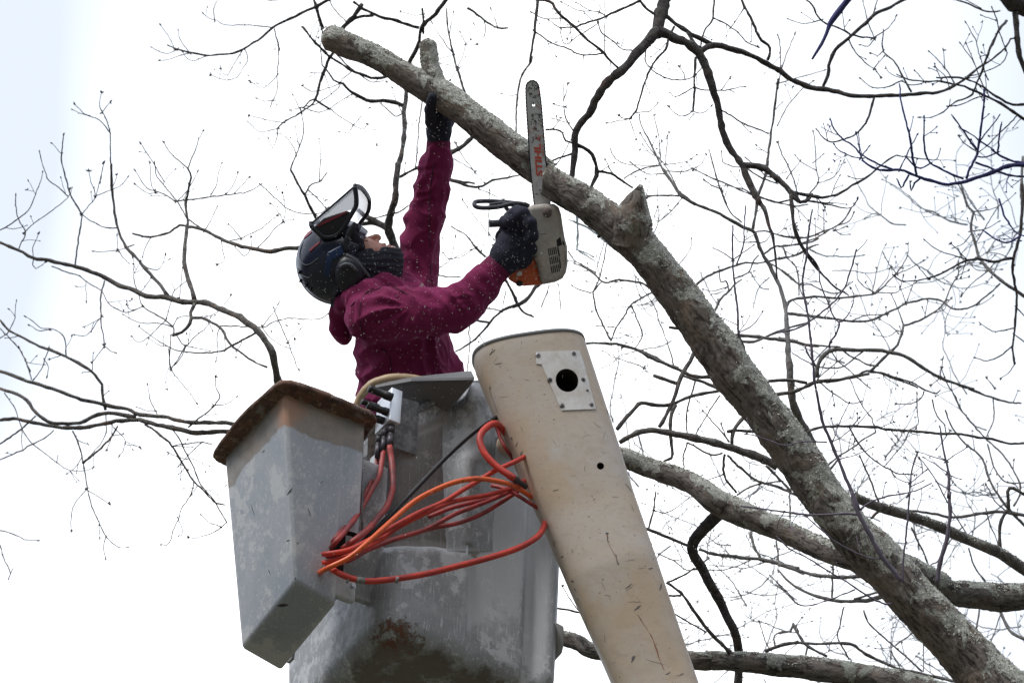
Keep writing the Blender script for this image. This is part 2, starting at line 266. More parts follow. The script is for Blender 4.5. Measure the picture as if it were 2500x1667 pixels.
TRACES = """
@ left 0 400 2.94
7 19|0,565 130,625 230,680 330,700 520,740 700,795 760,825 870,880 1000,930 1060,955 1200,955 1290,985 1400,995 1480,995 1580,1035 1700,1080 1800,1145 1860,1200 1920,1280 1965,1360 1985,1480 2010,1600 2060,1750
5 4|540,735 555,620 575,500 590,365; 5 3|590,365 530,270 490,190 455,70 435,-15 440,-70 455,-200
4 3|840,460 760,458 700,435 640,400 590,365; 9 5|1200,945 1130,850 1050,760 970,670 905,590 850,460 825,350 808,200 800,0
3 2|905,605 850,620 770,628 680,628; 5 4|905,600 965,580; 3 2|590,360 640,300 690,230 655,130 640,55; 2.5 2|690,230 720,120 745,0
3 2|690,230 760,205 850,165 915,100; 3 2|180,490 240,430 320,375 440,285 490,235 500,190; 3.5 3|130,625 150,560 180,490 130,400 110,300 113,235
4 2|0,475 60,445 130,390 200,330 240,250 260,190 300,100 305,65; 3.5 2.5|490,235 420,170 350,120 320,50 285,-80
12 5|1395,975 1375,900 1350,830 1320,710 1320,650 1335,500 1345,400 1340,300 1355,200 1375,100 1365,70 1345,30
4 3|1345,400 1300,320 1265,265 1200,190 1130,90 1110,0; 4 2|1255,270 1200,230 1130,205 1060,180 1010,110 975,55; 2.5 2|1110,210 1075,215 1010,180 975,150
2.5 2|1110,200 1085,130 1075,0; 5 3|1255,270 1360,255 1480,235 1620,215 1750,205 1820,180 1870,150; 3 3|1870,150 1920,205 2000,270 2050,315 2130,345 2230,355 2300,350 2340,325
3 2|1520,215 1550,150 1565,80 1590,0; 2.5 2|1630,210 1680,140 1705,70; 2.5 2|1690,205 1740,150 1785,100
12 7|2150,605 2080,600 1940,630 1850,610 1740,590 1640,560 1550,525 1450,480 1350,450 1290,440; 6 5|1290,440 1210,490 1130,510 1050,520 950,500
3.5 2|1650,550 1730,535 1850,480 1910,440 1985,375; 3 2|1730,535 1690,490 1645,435; 3.5 2|1850,600 1920,530 1990,450 2035,415 2050,315 2030,215
2.5 2|2035,415 2000,350 1950,290; 2.5 2|2035,415 2100,400; 3 2|1590,560 1600,630 1615,690 1570,720; 3 2|1690,600 1755,660 1800,600 1800,530
4.5 4|1470,480 1400,430 1355,400; 3 2|1470,475 1520,390 1555,320; 10 8|1400,1000 1370,1070 1380,1110 1350,1180 1310,1210 1240,1230
5 2|1240,1230 1245,1180 1190,1120 1110,1070 1030,1020 990,910 965,830 955,680; 8 5|1380,1105 1450,1110 1520,1140 1590,1190 1650,1290 1750,1370 1850,1430 1920,1460
4 3|1580,1165 1680,1165 1760,1165 1880,1165 1950,1130 2060,1100 2200,1110 2290,1110 2350,1080; 6 2|1830,1215 1740,1260 1650,1310 1560,1340 1420,1350 1290,1335 1220,1310 1080,1230 1000,1170
4 2|1270,1235 1330,1305 1400,1240 1480,1180 1510,1110; 3.5 3|1330,1305 1290,1380 1230,1470; 3 2|1330,1305 1500,1340; 3 3|1225,1240 1215,1400 1230,1470
3 2|1575,1180 1555,1230 1560,1330 1552,1405; 3 2|1190,1120 1110,1200 1030,1270 980,1275 950,1240; 4 2|1235,1170 1150,1140 1020,1140 950,1115 890,1085
3 2.5|1190,1120 1225,1000 1255,910 1340,840; 2.5 2|1290,960 1310,750; 2.5 2|1255,910 1235,860; 3 2|1245,1160 1295,1100 1450,1105 1560,1065 1620,1000 1655,950
5 3|750,840 735,900 725,1000 725,1100 735,1200 748,1305; 3 2|748,1305 720,1350 665,1420; 3 2|748,1305 800,1350 825,1352; 3 2|725,1100 670,1180 620,1230 535,1225
3.5 3|370,735 470,780 550,800 620,850 730,920 770,1000 840,1045 910,1065 1020,1025; 2.5 2|1020,1025 940,1050 910,1015; 3 2|240,690 235,730 258,755 320,710; 2.5 2|240,680 240,600 275,505
4 2|970,670 1000,710 1060,755 1110,765 1150,750 1185,660; 2.5 2|1010,915 1040,880 1080,820; 2.5 2|850,620 880,670 920,710; 2.5 2|850,620 840,520
5 8|0,1120 70,1190 170,1250 250,1290 340,1325 470,1380 560,1430 630,1470; 4 2|475,1375 470,1290 450,1230 370,1190 300,1185 230,1130 190,1100; 3 2|350,1190 280,1200 215,1160
3 2|0,1250 50,1220 80,1170 110,1100 117,990; 3.5 3|0,1180 70,1250 145,1330 180,1400 210,1470; 3 2|1880,1165 1930,1240 1980,1280 2080,1330 2110,1320 2115,1265
4 2.5|1960,1025 2000,1120 2070,1280 2090,1350 2140,1470; 2.5 2|2070,1280 2110,1220 2150,1190; 3 2|1890,1160 1970,1060 2000,1000
@ left 0 0 2.94
4 3|820,1470 800,1300 797,1100 795,960 760,850 735,805; 3.5 2|795,960 740,895 690,855 610,825 540,755; 2.5 2|630,830 570,815 525,790; 3 2|735,805 712,770 715,720 728,670; 2.5 2|735,805 790,735
3.5 2|1180,1310 1100,1170 1050,1095 1015,1035; 4 2|1350,1210 1290,1160 1230,1110 1180,1030; 4 2|1350,1210 1370,1150 1410,1060 1425,1000 1455,945; 3 2|1270,1445 1320,1400 1370,1330 1415,1240; 2 2|745,1175 720,1300
@ left 0 850 2.852
8 14|0,160 150,215 230,240 430,310 560,360 720,400 870,435 960,475 1120,490 1280,520 1450,530 1610,540 1900,640 2200,820 2600,1100 3100,1500 3700,1900
8 14|0,500 70,490 200,510 350,545 470,560 560,560 700,535 850,505 980,500 1100,530 1230,560 1380,590 1560,585 1800,640
8 11|0,280 120,325 190,370 250,450 330,510 390,530 550,520 650,475 720,455 820,460 940,480; 5 8|335,0 400,30 520,85 610,140 680,210 710,250 715,340 735,430
4 2|738,450 740,580 700,660 625,750; 5 5|250,470 170,550 90,610 0,665; 4 3.5|375,570 310,625 220,670 120,720 40,755 0,775; 3.5 3|220,220 200,150 180,90 135,0
3 3|240,210 290,140 310,80 340,0; 2.5 2|310,80 340,130 330,190; 3.5 2|30,310 95,400 130,480 150,560 200,640 270,700 390,795 480,850 585,855 645,830; 2.5 2|395,800 405,740
5 2.5|505,575 545,660 575,800 590,880 605,980 630,1090 690,1230 735,1320 790,1370 830,1390 880,1385; 3 2|605,980 520,1080 500,1140 495,1260; 2.5 2|605,985 680,1030 755,1080; 3 2|735,1320 720,1380 735,1455; 2.5 2|690,1240 695,1310
6 5|575,800 640,750 720,680 780,610 820,540; 3 2|800,560 860,620 870,665 965,685; 2.5 2|870,665 860,710 835,740; 2.5 2|780,540 775,620 745,700
6 4|1010,530 1110,600 1190,680 1270,800 1350,920 1430,1000 1500,1070 1570,1090; 3.5 3.5|1200,680 1290,665 1400,655 1480,665; 4 4|1200,565 1250,640 1300,740 1340,820 1400,950 1500,1075 1580,1215
3.5 2.5|1350,920 1330,1010 1270,1110 1240,1190 1205,1270 1190,1330 1160,1370 1130,1365; 2.5 2|1240,1185 1270,1260 1265,1300 1250,1300; 3.5 2|1580,1210 1500,1275 1370,1320 1320,1315; 3 2|1530,1240 1450,1210 1405,1165
3 2.5|1400,660 1310,740 1270,780 1250,810; 2.5 2|1290,770 1200,740 1175,725; 3.5 2|1110,485 1075,430 1040,350 1030,260; 2.5 2|1075,435 1010,435 955,410
5 3|1310,550 1380,490 1440,450 1490,400 1535,330 1510,280 1500,205; 3 2|1490,400 1580,390 1645,340; 3.5 2|1175,0 1180,80 1190,140 1250,230 1310,300 1370,380; 3 3|1190,140 1240,90 1290,0
3.5 2.5|0,1268 60,1280 130,1310 170,1330 260,1335; 4 3|-20,1300 20,1430 50,1510 75,1568 60,1600; 3 2|75,1565 90,1530
@ top 0 0 2.94
9 4|2500,-70 2350,5 2270,45 2150,110 2060,150 1970,200 1900,265 1830,310 1750,355 1680,385 1580,400 1480,405 1360,380 1250,345 1200,325
4 2|1970,200 1880,188 1780,182 1620,180 1560,150 1500,135 1465,105; 3 2|1540,150 1535,60 1560,5 1600,-40; 2.5 2|1250,345 1200,250 1155,185; 2.5 2|1360,380 1300,300 1280,225
3 2|1270,360 1210,390 1150,375 1095,345; 3 2|1360,380 1250,415 1200,435 1155,435; 3 2|1480,405 1400,435 1350,425 1315,380; 3 2|1740,365 1690,440 1630,545 1605,540 1590,500
3 2|1760,360 1780,415 1740,500 1700,555 1630,578 1560,560 1520,540; 4 2.5|1970,210 1995,350 1990,540 1990,640 1955,720 1945,760; 3 2|1985,545 1920,620 1870,635 1800,585; 3 2|1950,725 1900,730 1850,710
4 4|2250,0 2290,140 2340,300; 6 4|2350,470 2300,590 2255,715 2160,800 2030,880 1990,925; 3 2|2030,880 1860,850 1795,830; 3 2|1990,925 1870,945 1785,880; 3.5 2|1990,930 1985,1010 1955,1065 1930,1000
3 5|2160,800 2175,900 2170,1000 2125,1110 2085,1220; 3 2|2125,1110 2110,1060 2045,975 1995,960; 6 9|2085,1220 2150,1340 2190,1400 2270,1560 2330,1650; 5 4|2190,1395 2230,1325 2290,1310 2350,1235; 3.5 2|2290,1310 2300,1130 2290,1005
4 3|2255,715 2350,780; 3 2|2160,800 2105,690; 3 2|2180,770 2090,790; 5 5|2165,190 2250,290 2350,385; 3 3|1850,-20 1940,5 2100,-20
@ top 740 20 3.92
5 8|0,180 120,330 250,450 350,520 470,600 600,650 700,670 790,655 850,620; 10 10|565,-40 545,0 480,80 380,190 340,280; 7 6|100,-80 130,0 160,110 200,200
10 12|1400,-120 1310,0 1260,60 1180,130 1120,190 1100,310 1060,430 1020,500 1000,640 985,770 980,900 965,1000 960,1150 950,1300 900,1568
9 7|1110,190 1000,150 900,110 780,90 670,50 560,0 480,-60; 9 8|670,70 570,80 500,100 430,150 380,190; 4 3|410,130 360,80 290,0 260,-60
12 3|970,940 900,910 820,890 700,890 600,885 540,850 450,800 380,730 300,690 230,590 190,540 170,430; 4 9|0,960 60,890 110,870 150,730 200,610 250,480 290,430 330,330
4 2.5|110,870 250,960 350,1040 480,1120 570,1160 615,1120; 3 3|0,950 100,930 200,880 340,770 370,700 460,610; 3 3|0,750 80,795 200,780 340,730; 3 3|0,955 150,995 250,960 350,900 460,830
5 3|310,430 420,550 560,650 650,710 790,700; 3 2|480,1120 630,960; 3 2|480,1120 440,1190 360,1185; 4 4|740,910 850,1010 900,1035 950,1010; 3 2|940,990 890,880 850,770; 3 2|980,1090 1040,1120 1080,1080
4 4|1150,820 1120,1020 1100,1250 1075,1520; 6 6|1140,0 1150,120 1150,250; 3 2|1150,60 1060,70 940,40; 4 7|1370,0 1385,200 1430,400 1470,560 1500,650 1550,810
4 2|1430,430 1340,300 1240,150; 3 2|1400,250 1440,50; 3 2|1480,570 1540,430 1555,350 1600,310; 2.5 2|1555,350 1650,350; 2.5 2|1555,340 1510,240; 3 2|1300,490 1430,450; 3 2|1300,530 1380,545 1460,570; 2.5 2|1470,590 1415,680
6 5|1570,0 1640,40 1730,110 1800,160 1870,190 1960,190; 3.5 2|1730,110 1745,200 1725,280 1680,250 1640,160; 3 2|1860,180 1800,20; 11 12|1330,1440 1400,1400 1450,1370 1540,1310 1610,1240 1700,1150; 3 3|1460,1290 1500,1370 1640,1568
@ top 680 400 3.92
14 24|1145,0 1125,150 1130,300 1100,430 1070,560 1060,620 1090,700 1120,830 1160,960; 18 10|1060,630 980,580 900,540 830,500 760,440; 12 10|1030,610 940,575 860,570 780,575
8 8|1160,130 1250,80 1330,45 1420,10; 8 6|1640,150 1764,185 1880,190; 4 4|1125,470 1010,500 920,520 840,480; 5 4|1120,475 1190,440 1245,400; 4 3|280,250 340,300 460,440; 5 3|120,60 180,180 250,290 320,420 370,500
@ top 780 580 3.92
4 4|1430,0 1500,90 1600,190; 4 4|1095,350 1180,370 1350,380; 3 2|1190,150 1250,210 1440,120; 3 2|1170,275 1260,200 1300,0; 7 6|1400,760 1530,790 1620,810; 8 4|1960,600 1860,660 1740,700 1600,850 1450,1000 1300,1090
4 4|1560,680 1650,680 1740,700; 3.5 3|1460,740 1430,900 1440,1030 1400,1330; 6 6|1760,380 1850,520 1900,640 1960,720 2050,760; 3 2|1780,530 1750,700; 3 2|1640,580 1710,610
@ top 1100 150 2.614
6 4|520,-30 510,0 460,80 430,230 410,480 395,560; 6 6|0,570 60,550 130,500; 8 4|0,760 120,800 200,800 270,760 400,735 520,700; 3 2|30,525 100,630 210,770; 3 2|190,820 330,880; 3 3|250,830 245,1100; 4 4|0,1050 100,1110 160,1190 220,1250
3 2|80,890 160,1000 270,1130; 3 2|160,1190 60,1250 0,1260; 4 3|750,1210 800,1280 915,1340; 3 2|750,1270 830,1290; 6 6|340,1370 400,1500 430,1568; 12 8|640,1380 560,1430 480,1530 400,1568; 3 3|690,1430 700,1568; 4 4|630,1430 580,1568
@ pale 1100 150 2.614
4 4|750,1010 850,1050 915,1090; 5 5|810,980 810,1190; 4 4|800,1200 860,1220 915,1250; 4 3|20,620 150,700; 4 3|580,700 540,900
@ dark 1300 0 3.137
34 30|1040,-140 1010,0 985,100 955,230 960,280; 26 14|950,240 880,320 800,410 720,510 620,590 550,670 480,780 430,880 360,960 330,1030 330,1150 320,1250 310,1340 290,1420
24 13|950,230 1080,290 1180,330 1280,410 1340,520 1390,680 1430,840 1460,1000 1510,1130 1600,1260 1640,1360 1700,1480 1750,1568; 15 14|1270,410 1310,380 1380,355 1500,380 1680,430 1800,490 1890,540
9 13|1000,110 1120,200 1220,260 1330,320 1380,350; 9 9|1180,240 1240,330 1290,370; 7 7|780,-60 820,0 870,60 930,110; 7 4|820,10 700,70 560,130 500,155 380,190 300,210 210,215; 3 2|210,215 130,160; 8 6|40,-60 40,0 30,100 15,250 0,350 -14,420 -20,480
8 6|-20,-10 50,0 130,10 170,60 230,130 330,210 430,310 550,410 600,470 660,525; 3 2|0,100 90,150 230,145; 4 4|0,230 30,250 160,335 280,375 380,420 550,412; 3 2|390,420 395,490; 3 2|560,125 510,95 370,85 300,60 230,20; 2.5 2|510,95 430,75 340,25; 3 2|510,95 520,50 460,0
2.5 2.5|555,0 555,400; 3.5 3.5|500,160 520,240 570,290 640,340 690,380 760,385; 2.5 2|680,360 700,300; 3 2|500,180 410,240 330,290 260,340 220,280 215,100; 7 4|1085,205 1040,290 1010,380 920,490 870,600 820,740 790,850 745,910
3 2|790,865 900,855 955,795; 3 2|745,910 580,940; 3 2|745,910 690,905 670,890; 3 2|745,920 795,1060; 3.5 3|870,380 865,480 950,570 1050,615 1150,615 1230,590 1290,530; 2.5 2|1165,600 1160,565 1130,520
7 5|1250,440 1240,600 1240,690 1230,850; 3.5 2|1235,670 1100,740 1060,715; 4 2|1240,670 1330,690 1500,685 1620,665; 3.5 2|1230,850 1170,885 1120,885 1050,825; 3 2|1230,855 1300,870 1365,820; 3 2|1240,870 1200,920; 2.5 2|1450,685 1510,600; 2.5 2|1500,685 1550,710
4 4|1435,830 1520,890 1600,940 1700,975 1810,1025; 7 7|1580,-50 1600,0 1640,80 1700,190 1740,290 1820,370 1800,460; 5 4|1390,-30 1385,140 1330,210 1300,290 1290,350; 4 3|1385,140 1500,195 1570,250 1650,330 1720,360; 2.5 2|1520,210 1620,70
5 5|100,995 180,995 230,1020 260,1080 310,1100; 10 10|340,1110 430,1150 470,1220 490,1310 455,1420 420,1500; 7 5|490,1310 600,1330 680,1380 770,1440; 3.5 2|310,1000 260,910 245,820 240,660; 2.5 2|245,820 175,800; 2.5 2|270,940 160,910; 2.5 2|245,750 268,650
5 4|300,1180 200,1210 120,1250; 3 2|190,1250 250,1160 300,1060; 11 14|1620,1270 1700,1265 1770,1280 1830,1330 1882,1390
@ grey 1300 0 3.137
3 8|820,890 830,960 900,1090 960,1230 1010,1330 1080,1430 1140,1500 1250,1568; 2.5 4|830,1020 900,1130 980,1220 1050,1320 1090,1400 1130,1490; 2.5 3|930,890 960,1030 980,1220; 2 3|1035,1050 1020,1250
3 2|600,1150 640,1220 720,1260 850,1275 970,1270 1090,1260 1180,1240 1250,1190; 3 3|760,1250 830,1310 900,1335 1010,1335; 3.5 2|1020,1310 1150,1315 1280,1270 1330,1190; 4 4|700,1370 800,1310 900,1280 970,1270; 2.5 4|560,1230 620,1330 700,1390
3 4|1355,1160 1390,1290 1430,1430 1490,1568; 2 3|1325,1390 1440,1450; 3 4|1240,1295 1330,1350 1480,1410 1600,1460 1720,1510 1882,1550; 4 4|870,1500 1130,1500; 5 8|1882,600 1860,800 1830,1020 1800,1250 1770,1380 1730,1500 1720,1568
2.5 3|1450,1170 1455,1240 1530,1275 1600,1280; 4.5 4|1640,1290 1770,1370 1882,1410; 3 3|1640,1215 1730,1290 1790,1350 1882,1360
@ dark 1900 0 3.137
14 4|0,530 80,590 180,640 260,670 360,680 470,700 560,725 720,738 920,730 1100,720 1230,712 1320,680 1420,620 1530,530 1640,460 1740,370 1780,300 1820,290; 9 7|345,660 380,580 400,470 440,390 540,300 700,155 760,100 860,50 950,0 1050,-40
4 5|210,0 260,40 290,110 340,170 430,200 510,235 560,275; 3 2|330,155 200,182 80,150; 3.5 2.5|540,300 600,400 680,490 735,525 780,585; 2.5 2|735,525 805,440; 5 4|570,270 640,285 700,285 740,300; 3 2|740,300 690,180 650,20; 3 2|720,300 800,250 860,200 900,130
3 2|740,300 690,355 635,345; 3 3|720,130 760,0; 5 3|1020,705 960,600 900,490 810,400 800,360 805,240; 2.5 2|800,395 760,430 715,410; 3.5 2|950,620 850,665 760,675 690,655 635,605
3 8|925,580 1000,610 1120,630 1230,630 1350,650 1470,690 1580,745 1700,800 1830,880 1900,925; 2.5 2|1120,628 1050,548; 3 3|960,630 1000,650 1060,650 1120,630; 4 7|1210,595 1400,600 1510,635 1600,690 1690,750 1800,805 1890,800
7 4|1750,160 1690,240 1640,340 1590,470 1540,600 1500,690 1470,735 1380,770 1310,815; 3.5 2|1310,815 1240,870 1150,905 1090,898; 3 3|1300,815 1400,800 1550,740; 2.5 2|1310,815 1318,760; 3.5 2|1350,640 1270,510 1160,400; 2.5 2|1275,510 1265,390; 2.5 2|1310,670 1280,590 1210,520
3 2|1580,680 1520,540 1500,480 1400,340; 3 2|1600,600 1545,430 1510,300 1440,180; 2 2|1500,480 1440,340; 4 4|1300,-10 1460,35 1560,80 1640,95 1700,85; 2.5 2.5|1440,0 1540,60; 2.5 2|1660,155 1560,120; 3 3|1640,70 1670,150 1690,240 1740,370
15 12|1815,100 1835,300 1850,440 1900,560; 3 2.5|1740,370 1750,410 1720,480 1650,530 1560,560 1450,590; 3.5 2.5|1830,885 1760,960 1680,1040 1600,1120 1530,1170; 3.5 2|1530,1170 1440,1110 1385,1050; 6 3|735,750 710,830 680,920 600,1020 500,1070 410,1085 340,1050 295,995
8 4|100,1470 200,1490 330,1510 440,1490 560,1420 680,1350 800,1250 905,1190; 3.5 2|905,1190 980,1205 1130,1220 1210,1220 1240,1150; 3 2|750,1300 690,1355 600,1370 550,1355; 14 8|-20,1350 0,1370 60,1430 120,1490 170,1550 210,1540; 4 4|210,1540 330,1550 420,1560
44 46|1720,-60 1800,20 1900,60
@ grey 1900 0 3.137
3 2|0,640 130,600 240,570 350,540; 3 2|20,540 70,400 125,265; 3 2|0,950 70,830 180,690 260,630; 3 3|0,280 15,350 15,560 0,660; 3 4|0,1100 20,1160 70,1250 110,1360 155,1520; 4 2|210,1530 270,1450 310,1390 290,1290 280,1130 268,1015
3 2|310,1400 400,1370 460,1310 500,1240; 2.5 2|275,1240 335,1190; 2.5 2|280,1300 170,1240 135,1195; 3 2|70,1360 165,1240; 3 3|1350,1360 1400,1450 1440,1568; 7 7|1875,1200 1860,1420 1865,1568
@ blue 1900 0 3.137
9 4|1990,1280 1882,1260 1800,1260 1720,1280 1600,1330 1440,1385 1310,1412 1200,1395 1090,1365 1010,1335 920,1305 770,1305 680,1265 640,1225; 4 3|880,1300 770,1260 640,1190 560,1110 500,1070 430,990 405,925
3 2|640,1215 560,1200 460,1150 430,1110; 3 2|630,1210 690,1130; 3 2|640,1215 600,1030; 5 3|1060,1340 1030,1210 1010,1080 970,920 935,740 930,660; 3 2|930,1300 980,1200 1010,1130 1060,1040
4.5 3|1420,1370 1330,1340 1240,1300 1160,1250 1120,1160 1115,1050 1118,900; 3 3|980,1205 1040,1270 1090,1290 1160,1255; 5 4|1440,1370 1470,1290 1520,1200 1550,1070 1570,920 1580,800 1578,680; 3 2|1545,1080 1690,890; 4 3|1520,1150 1400,980 1335,890
3 3|1640,1140 1550,1080 1430,1000; 4 4|1900,1250 1780,1230 1680,1180 1630,1140; 4 3|1680,1180 1690,1060 1710,950; 4 4|1900,1355 1770,1345 1650,1300 1510,1245; 3 3|1530,1200 1590,1205 1680,1170; 4 3|1090,1365 1045,1400 1020,1460 1010,1400; 4 3|1000,1340 970,1400 945,1440 915,1380
13 5|580,-60 530,0 470,80 410,160 380,230 330,340 260,455
@ blue 1900 450 3.137
4 3|1690,110 1730,240 1790,330 1850,385 1990,420; 3 4|1580,360 1660,420 1750,450 1850,400
@ dark 1900 450 3.137
8 4|100,80 110,200 120,330 170,450 220,540 300,640 400,760 470,810 540,850; 4 3|210,130 380,150 470,175 560,180 605,120; 4 4|0,140 90,120
9 5|1865,0 1875,150 1855,380 1820,520 1800,620 1805,720 1825,850 1815,1000 1808,1150 1795,1250 1810,1380; 3.5 2|1808,1100 1700,1125 1640,1125 1555,1070; 4 2.5|1800,1230 1700,1310 1600,1350 1515,1330; 3 2|1810,1380 1760,1450 1710,1480; 3 3|1810,1150 1900,1220; 3 3|1830,950 1900,1025
7 3|1800,565 1740,575 1650,595 1540,572 1440,590 1340,640 1250,690 1150,725 1040,745 940,740 890,700; 2.5 2|1150,720 1085,650; 3.5 2|1450,580 1320,540 1220,500 1130,435; 3 2|1450,580 1390,520 1325,455
@ grey 1900 450 3.137
4 4|560,180 510,260 440,320 350,360 240,405 150,408 60,405 0,390; 4 3|0,480 150,460 260,430 370,370 440,330 540,290 575,225; 3 2|350,360 350,210; 3 2|440,355 480,385 535,383; 2.5 2|440,355 520,325; 4 3|0,575 150,535 210,500 290,465
4 3.5|0,640 80,710 170,770 250,765 330,810 430,838 500,820; 3.5 3|40,485 70,560 120,610 145,680 160,830; 8 4|60,980 60,940 80,900 150,870 270,855 420,868 530,860 620,848 740,830 820,770 905,685; 3.5 2|740,830 640,770 600,700 608,620
3 2|720,830 755,650; 3 2|740,830 830,720 850,650; 3 2|905,685 850,610 810,540; 3.5 2|905,685 960,600 990,540 995,460; 3 2|905,685 1000,650 1105,585; 3 2|740,830 870,830 920,820 935,790 960,700
7 4|70,990 250,1010 430,1035 520,1050 630,1055 720,1040 830,990 900,960 980,920 1130,882 1250,895 1320,950 1400,962 1500,930 1600,850 1700,760; 2.5 2|980,910 935,800; 3 2|980,910 1050,720; 3 3|560,1045 680,1005 830,995
6 3.5|960,1080 1080,1050 1200,985 1280,900 1330,770 1375,700 1380,580; 2.5 2|1375,700 1450,665; 4 2.5|960,1080 920,960 870,850; 7 8|960,1080 945,1150 910,1230 870,1280 770,1370 700,1440; 3 2|910,1130 850,1080 785,1035; 3 2|940,1130 910,1120 840,1165 740,1155; 2.5 2|1210,980 1275,960 1290,890
7 4|0,1175 100,1190 220,1225 390,1240 470,1245 540,1300 620,1345 700,1385 770,1390; 12 7|300,1480 300,1400 330,1330 400,1270 500,1255 620,1265 750,1260 880,1285 1000,1330 1100,1400 1240,1480 1400,1540 1500,1568
8 8|300,1505 450,1500 580,1475 700,1450; 6 4|590,1475 650,1435 720,1430 850,1470 1000,1520 1070,1560; 4 4|300,1400 450,1410 540,1370 600,1320 650,1280; 3 3|310,1480 400,1400 480,1340; 3.5 3|390,1240 450,1340 560,1430 690,1550
3 2.5|1240,1480 1260,1340; 2.5 2|1240,1480 1180,1530; 5 10|1400,0 1430,110 1460,180 1495,210 1475,290 1470,360 1500,450 1530,550 1600,640 1700,730 1800,800 1900,865; 3.5 2|1495,210 1600,200 1700,160 1760,120 1810,75; 3 2|1475,360 1560,350 1630,325 1680,290
3 2|1470,390 1420,450 1350,485; 3 2.5|1520,440 1580,350 1680,180; 2.5 2|1500,215 1520,280; 3.5 2|1660,600 1600,670 1480,770 1410,845; 3 2|1590,660 1520,650 1450,590; 2 3|1600,1490 1650,1550
@ pale 1900 450 3.137
5 3|240,500 340,540 440,550 560,553 640,545
@ grey 1400 400 3.137
6 13|660,0 720,90 800,210 870,270 960,320 1050,350 1130,390 1220,440 1300,490 1370,515 1400,570 1440,680 1500,780 1560,900 1600,1030 1620,1150 1640,1350 1650,1500; 6 8|1480,0 1460,120 1420,260 1390,400 1375,500
7 4|900,980 970,900 1050,850 1150,810 1310,765 1400,770 1540,740 1700,700 1800,650 1860,620; 7 4|1060,1170 1120,1050 1190,970 1240,920 1290,885; 4 3|1190,970 1170,900 1130,910 1115,800; 3 2|800,790 880,680 905,620 905,580
4 4|1400,520 1460,515 1530,530 1640,560 1740,565 1882,540; 3 2|1380,600 1280,600 1230,550; 3 2|1370,600 1460,600 1510,540; 5 4|1460,690 1540,640 1700,620 1800,600 1882,570; 4 4|1230,880 1340,830 1380,740 1420,700; 2 3|1000,960 1060,975 1160,950
4 4|1500,760 1620,830 1720,920; 4 3|1610,650 1640,720 1700,790 1720,900 1740,990 1790,1060; 3 4|1065,0 1100,110 1140,240 1200,370 1290,450; 2 3|1010,130 1060,170 1120,190; 3 4|920,40 1040,100 1160,155 1300,200 1400,240 1540,290 1700,320 1800,310
5 4|540,270 580,250 620,245 810,243; 3 2|830,265 740,370 650,445 620,420 640,340; 10 8|1150,1300 1190,1305 1330,1310 1500,1330 1650,1350 1780,1380 1882,1395; 9 4|1170,1350 1210,1355 1380,1365 1470,1330 1600,1280 1780,1220 1882,1160; 7 6|1640,1145 1750,1155 1882,1175
4 7|0,760 90,800 170,850 240,910 350,890 480,905 560,930 640,990; 3 4|0,940 70,970 150,985 190,930 220,900; 5 4|150,990 170,1100 210,1200 250,1290 290,1355; 5 4|620,980 540,1020 430,1090 390,1170 320,1270 290,1355; 4 3|440,1080 490,1200 530,1310 480,1400
2 4|490,880 540,970 620,1090 650,1200 700,1310 770,1550; 6 10|100,1375 280,1370 350,1380 440,1410 560,1460 700,1530 800,1568; 3 4|260,570 240,700 200,870 150,985; 3 2|240,580 170,830; 2 3|230,1435 330,1490 540,1560; 2 3|190,1240 310,1250
@ dark 1400 400 3.137
14 4|1270,-30 1290,0 1340,130 1400,240 1460,330 1500,450 1530,560 1550,700 1560,880; 16 6|1300,10 1400,20 1500,60 1600,150 1660,230 1720,290 1780,290 1830,230; 9 6|1665,240 1680,400 1720,560 1760,640 1850,760 1882,810; 6 6|1690,225 1882,250
@ pale 1400 400 3.137
5 4|20,400 40,530 30,650 100,700 170,750; 6 4|0,440 110,490 200,560 300,640 400,710; 4 3|1500,960 1440,950 1360,840; 4 3|1500,870 1420,950 1380,1090
@ limb 1400 400 3.137
9 9|260,510 210,540 185,565; 8 7|900,1300 830,1270 730,1250; 17 14|1340,1600 1300,1500 1280,1400 1252,1300
@ shoot 1400 400 3.137
6 4|1270,1320 1250,1120 1230,900 1220,680 1220,470; 4 3.5|1250,770 1300,620 1310,470 1320,320; 3 2|1220,735 1140,680 1080,650; 3 2|1220,735 1370,630; 3.5 2|1270,1290 1370,1230 1445,1140
@ shoot 1900 450 3.137
7 4|290,1568 260,1360 240,1180 210,960 180,760 210,560 235,350 262,190; 5 4|0,1135 100,1110 210,1065 300,1000 400,920 510,790 550,680 600,495; 5 3|390,1240 400,1210 455,1130 465,1060 430,1030 390,930 330,780 310,660; 3.5 2|465,1060 540,1000 580,870 560,800; 5 4|290,1400 260,1350 220,1290 205,1230
3 3|270,1360 400,1220; 3 3|120,1300 250,1370
@ shoot 1500 850 3.485
10 7|2080,1380 2000,1180 1900,950 1830,780 1770,620 1740,450 1715,350; 3.5 3|1810,800 1600,790 1450,825 1280,770 1130,730; 6 4|2080,1410 1700,1420 1450,1395 1250,1365 1070,1340
@ shoot 1900 1200 3.358
12 10|1010,740 850,520 740,330 650,150 600,0; 4 3|850,545 740,540 640,500 480,420 340,300 240,210; 5 3|930,920 850,905 700,820 560,730 400,630 250,540 100,470 0,380; 5 5|1030,750 1030,600 1050,350 1080,0; 12 9|1300,750 1330,600 1380,400 1400,200 1405,0
4 3|630,800 450,865 280,920 160,910 80,830 0,750
@ shoot 1900 900 3.485
5 3|700,1200 760,1140 860,1100 980,1070 1120,1050 1200,1025 1290,980; 5 4|1090,1100 1120,1050 1125,960 1150,820 1185,710; 3 2|1125,970 1250,870; 3 2|1130,1000 1220,960; 8 4|1450,1100 1450,900 1430,780 1400,640 1370,480
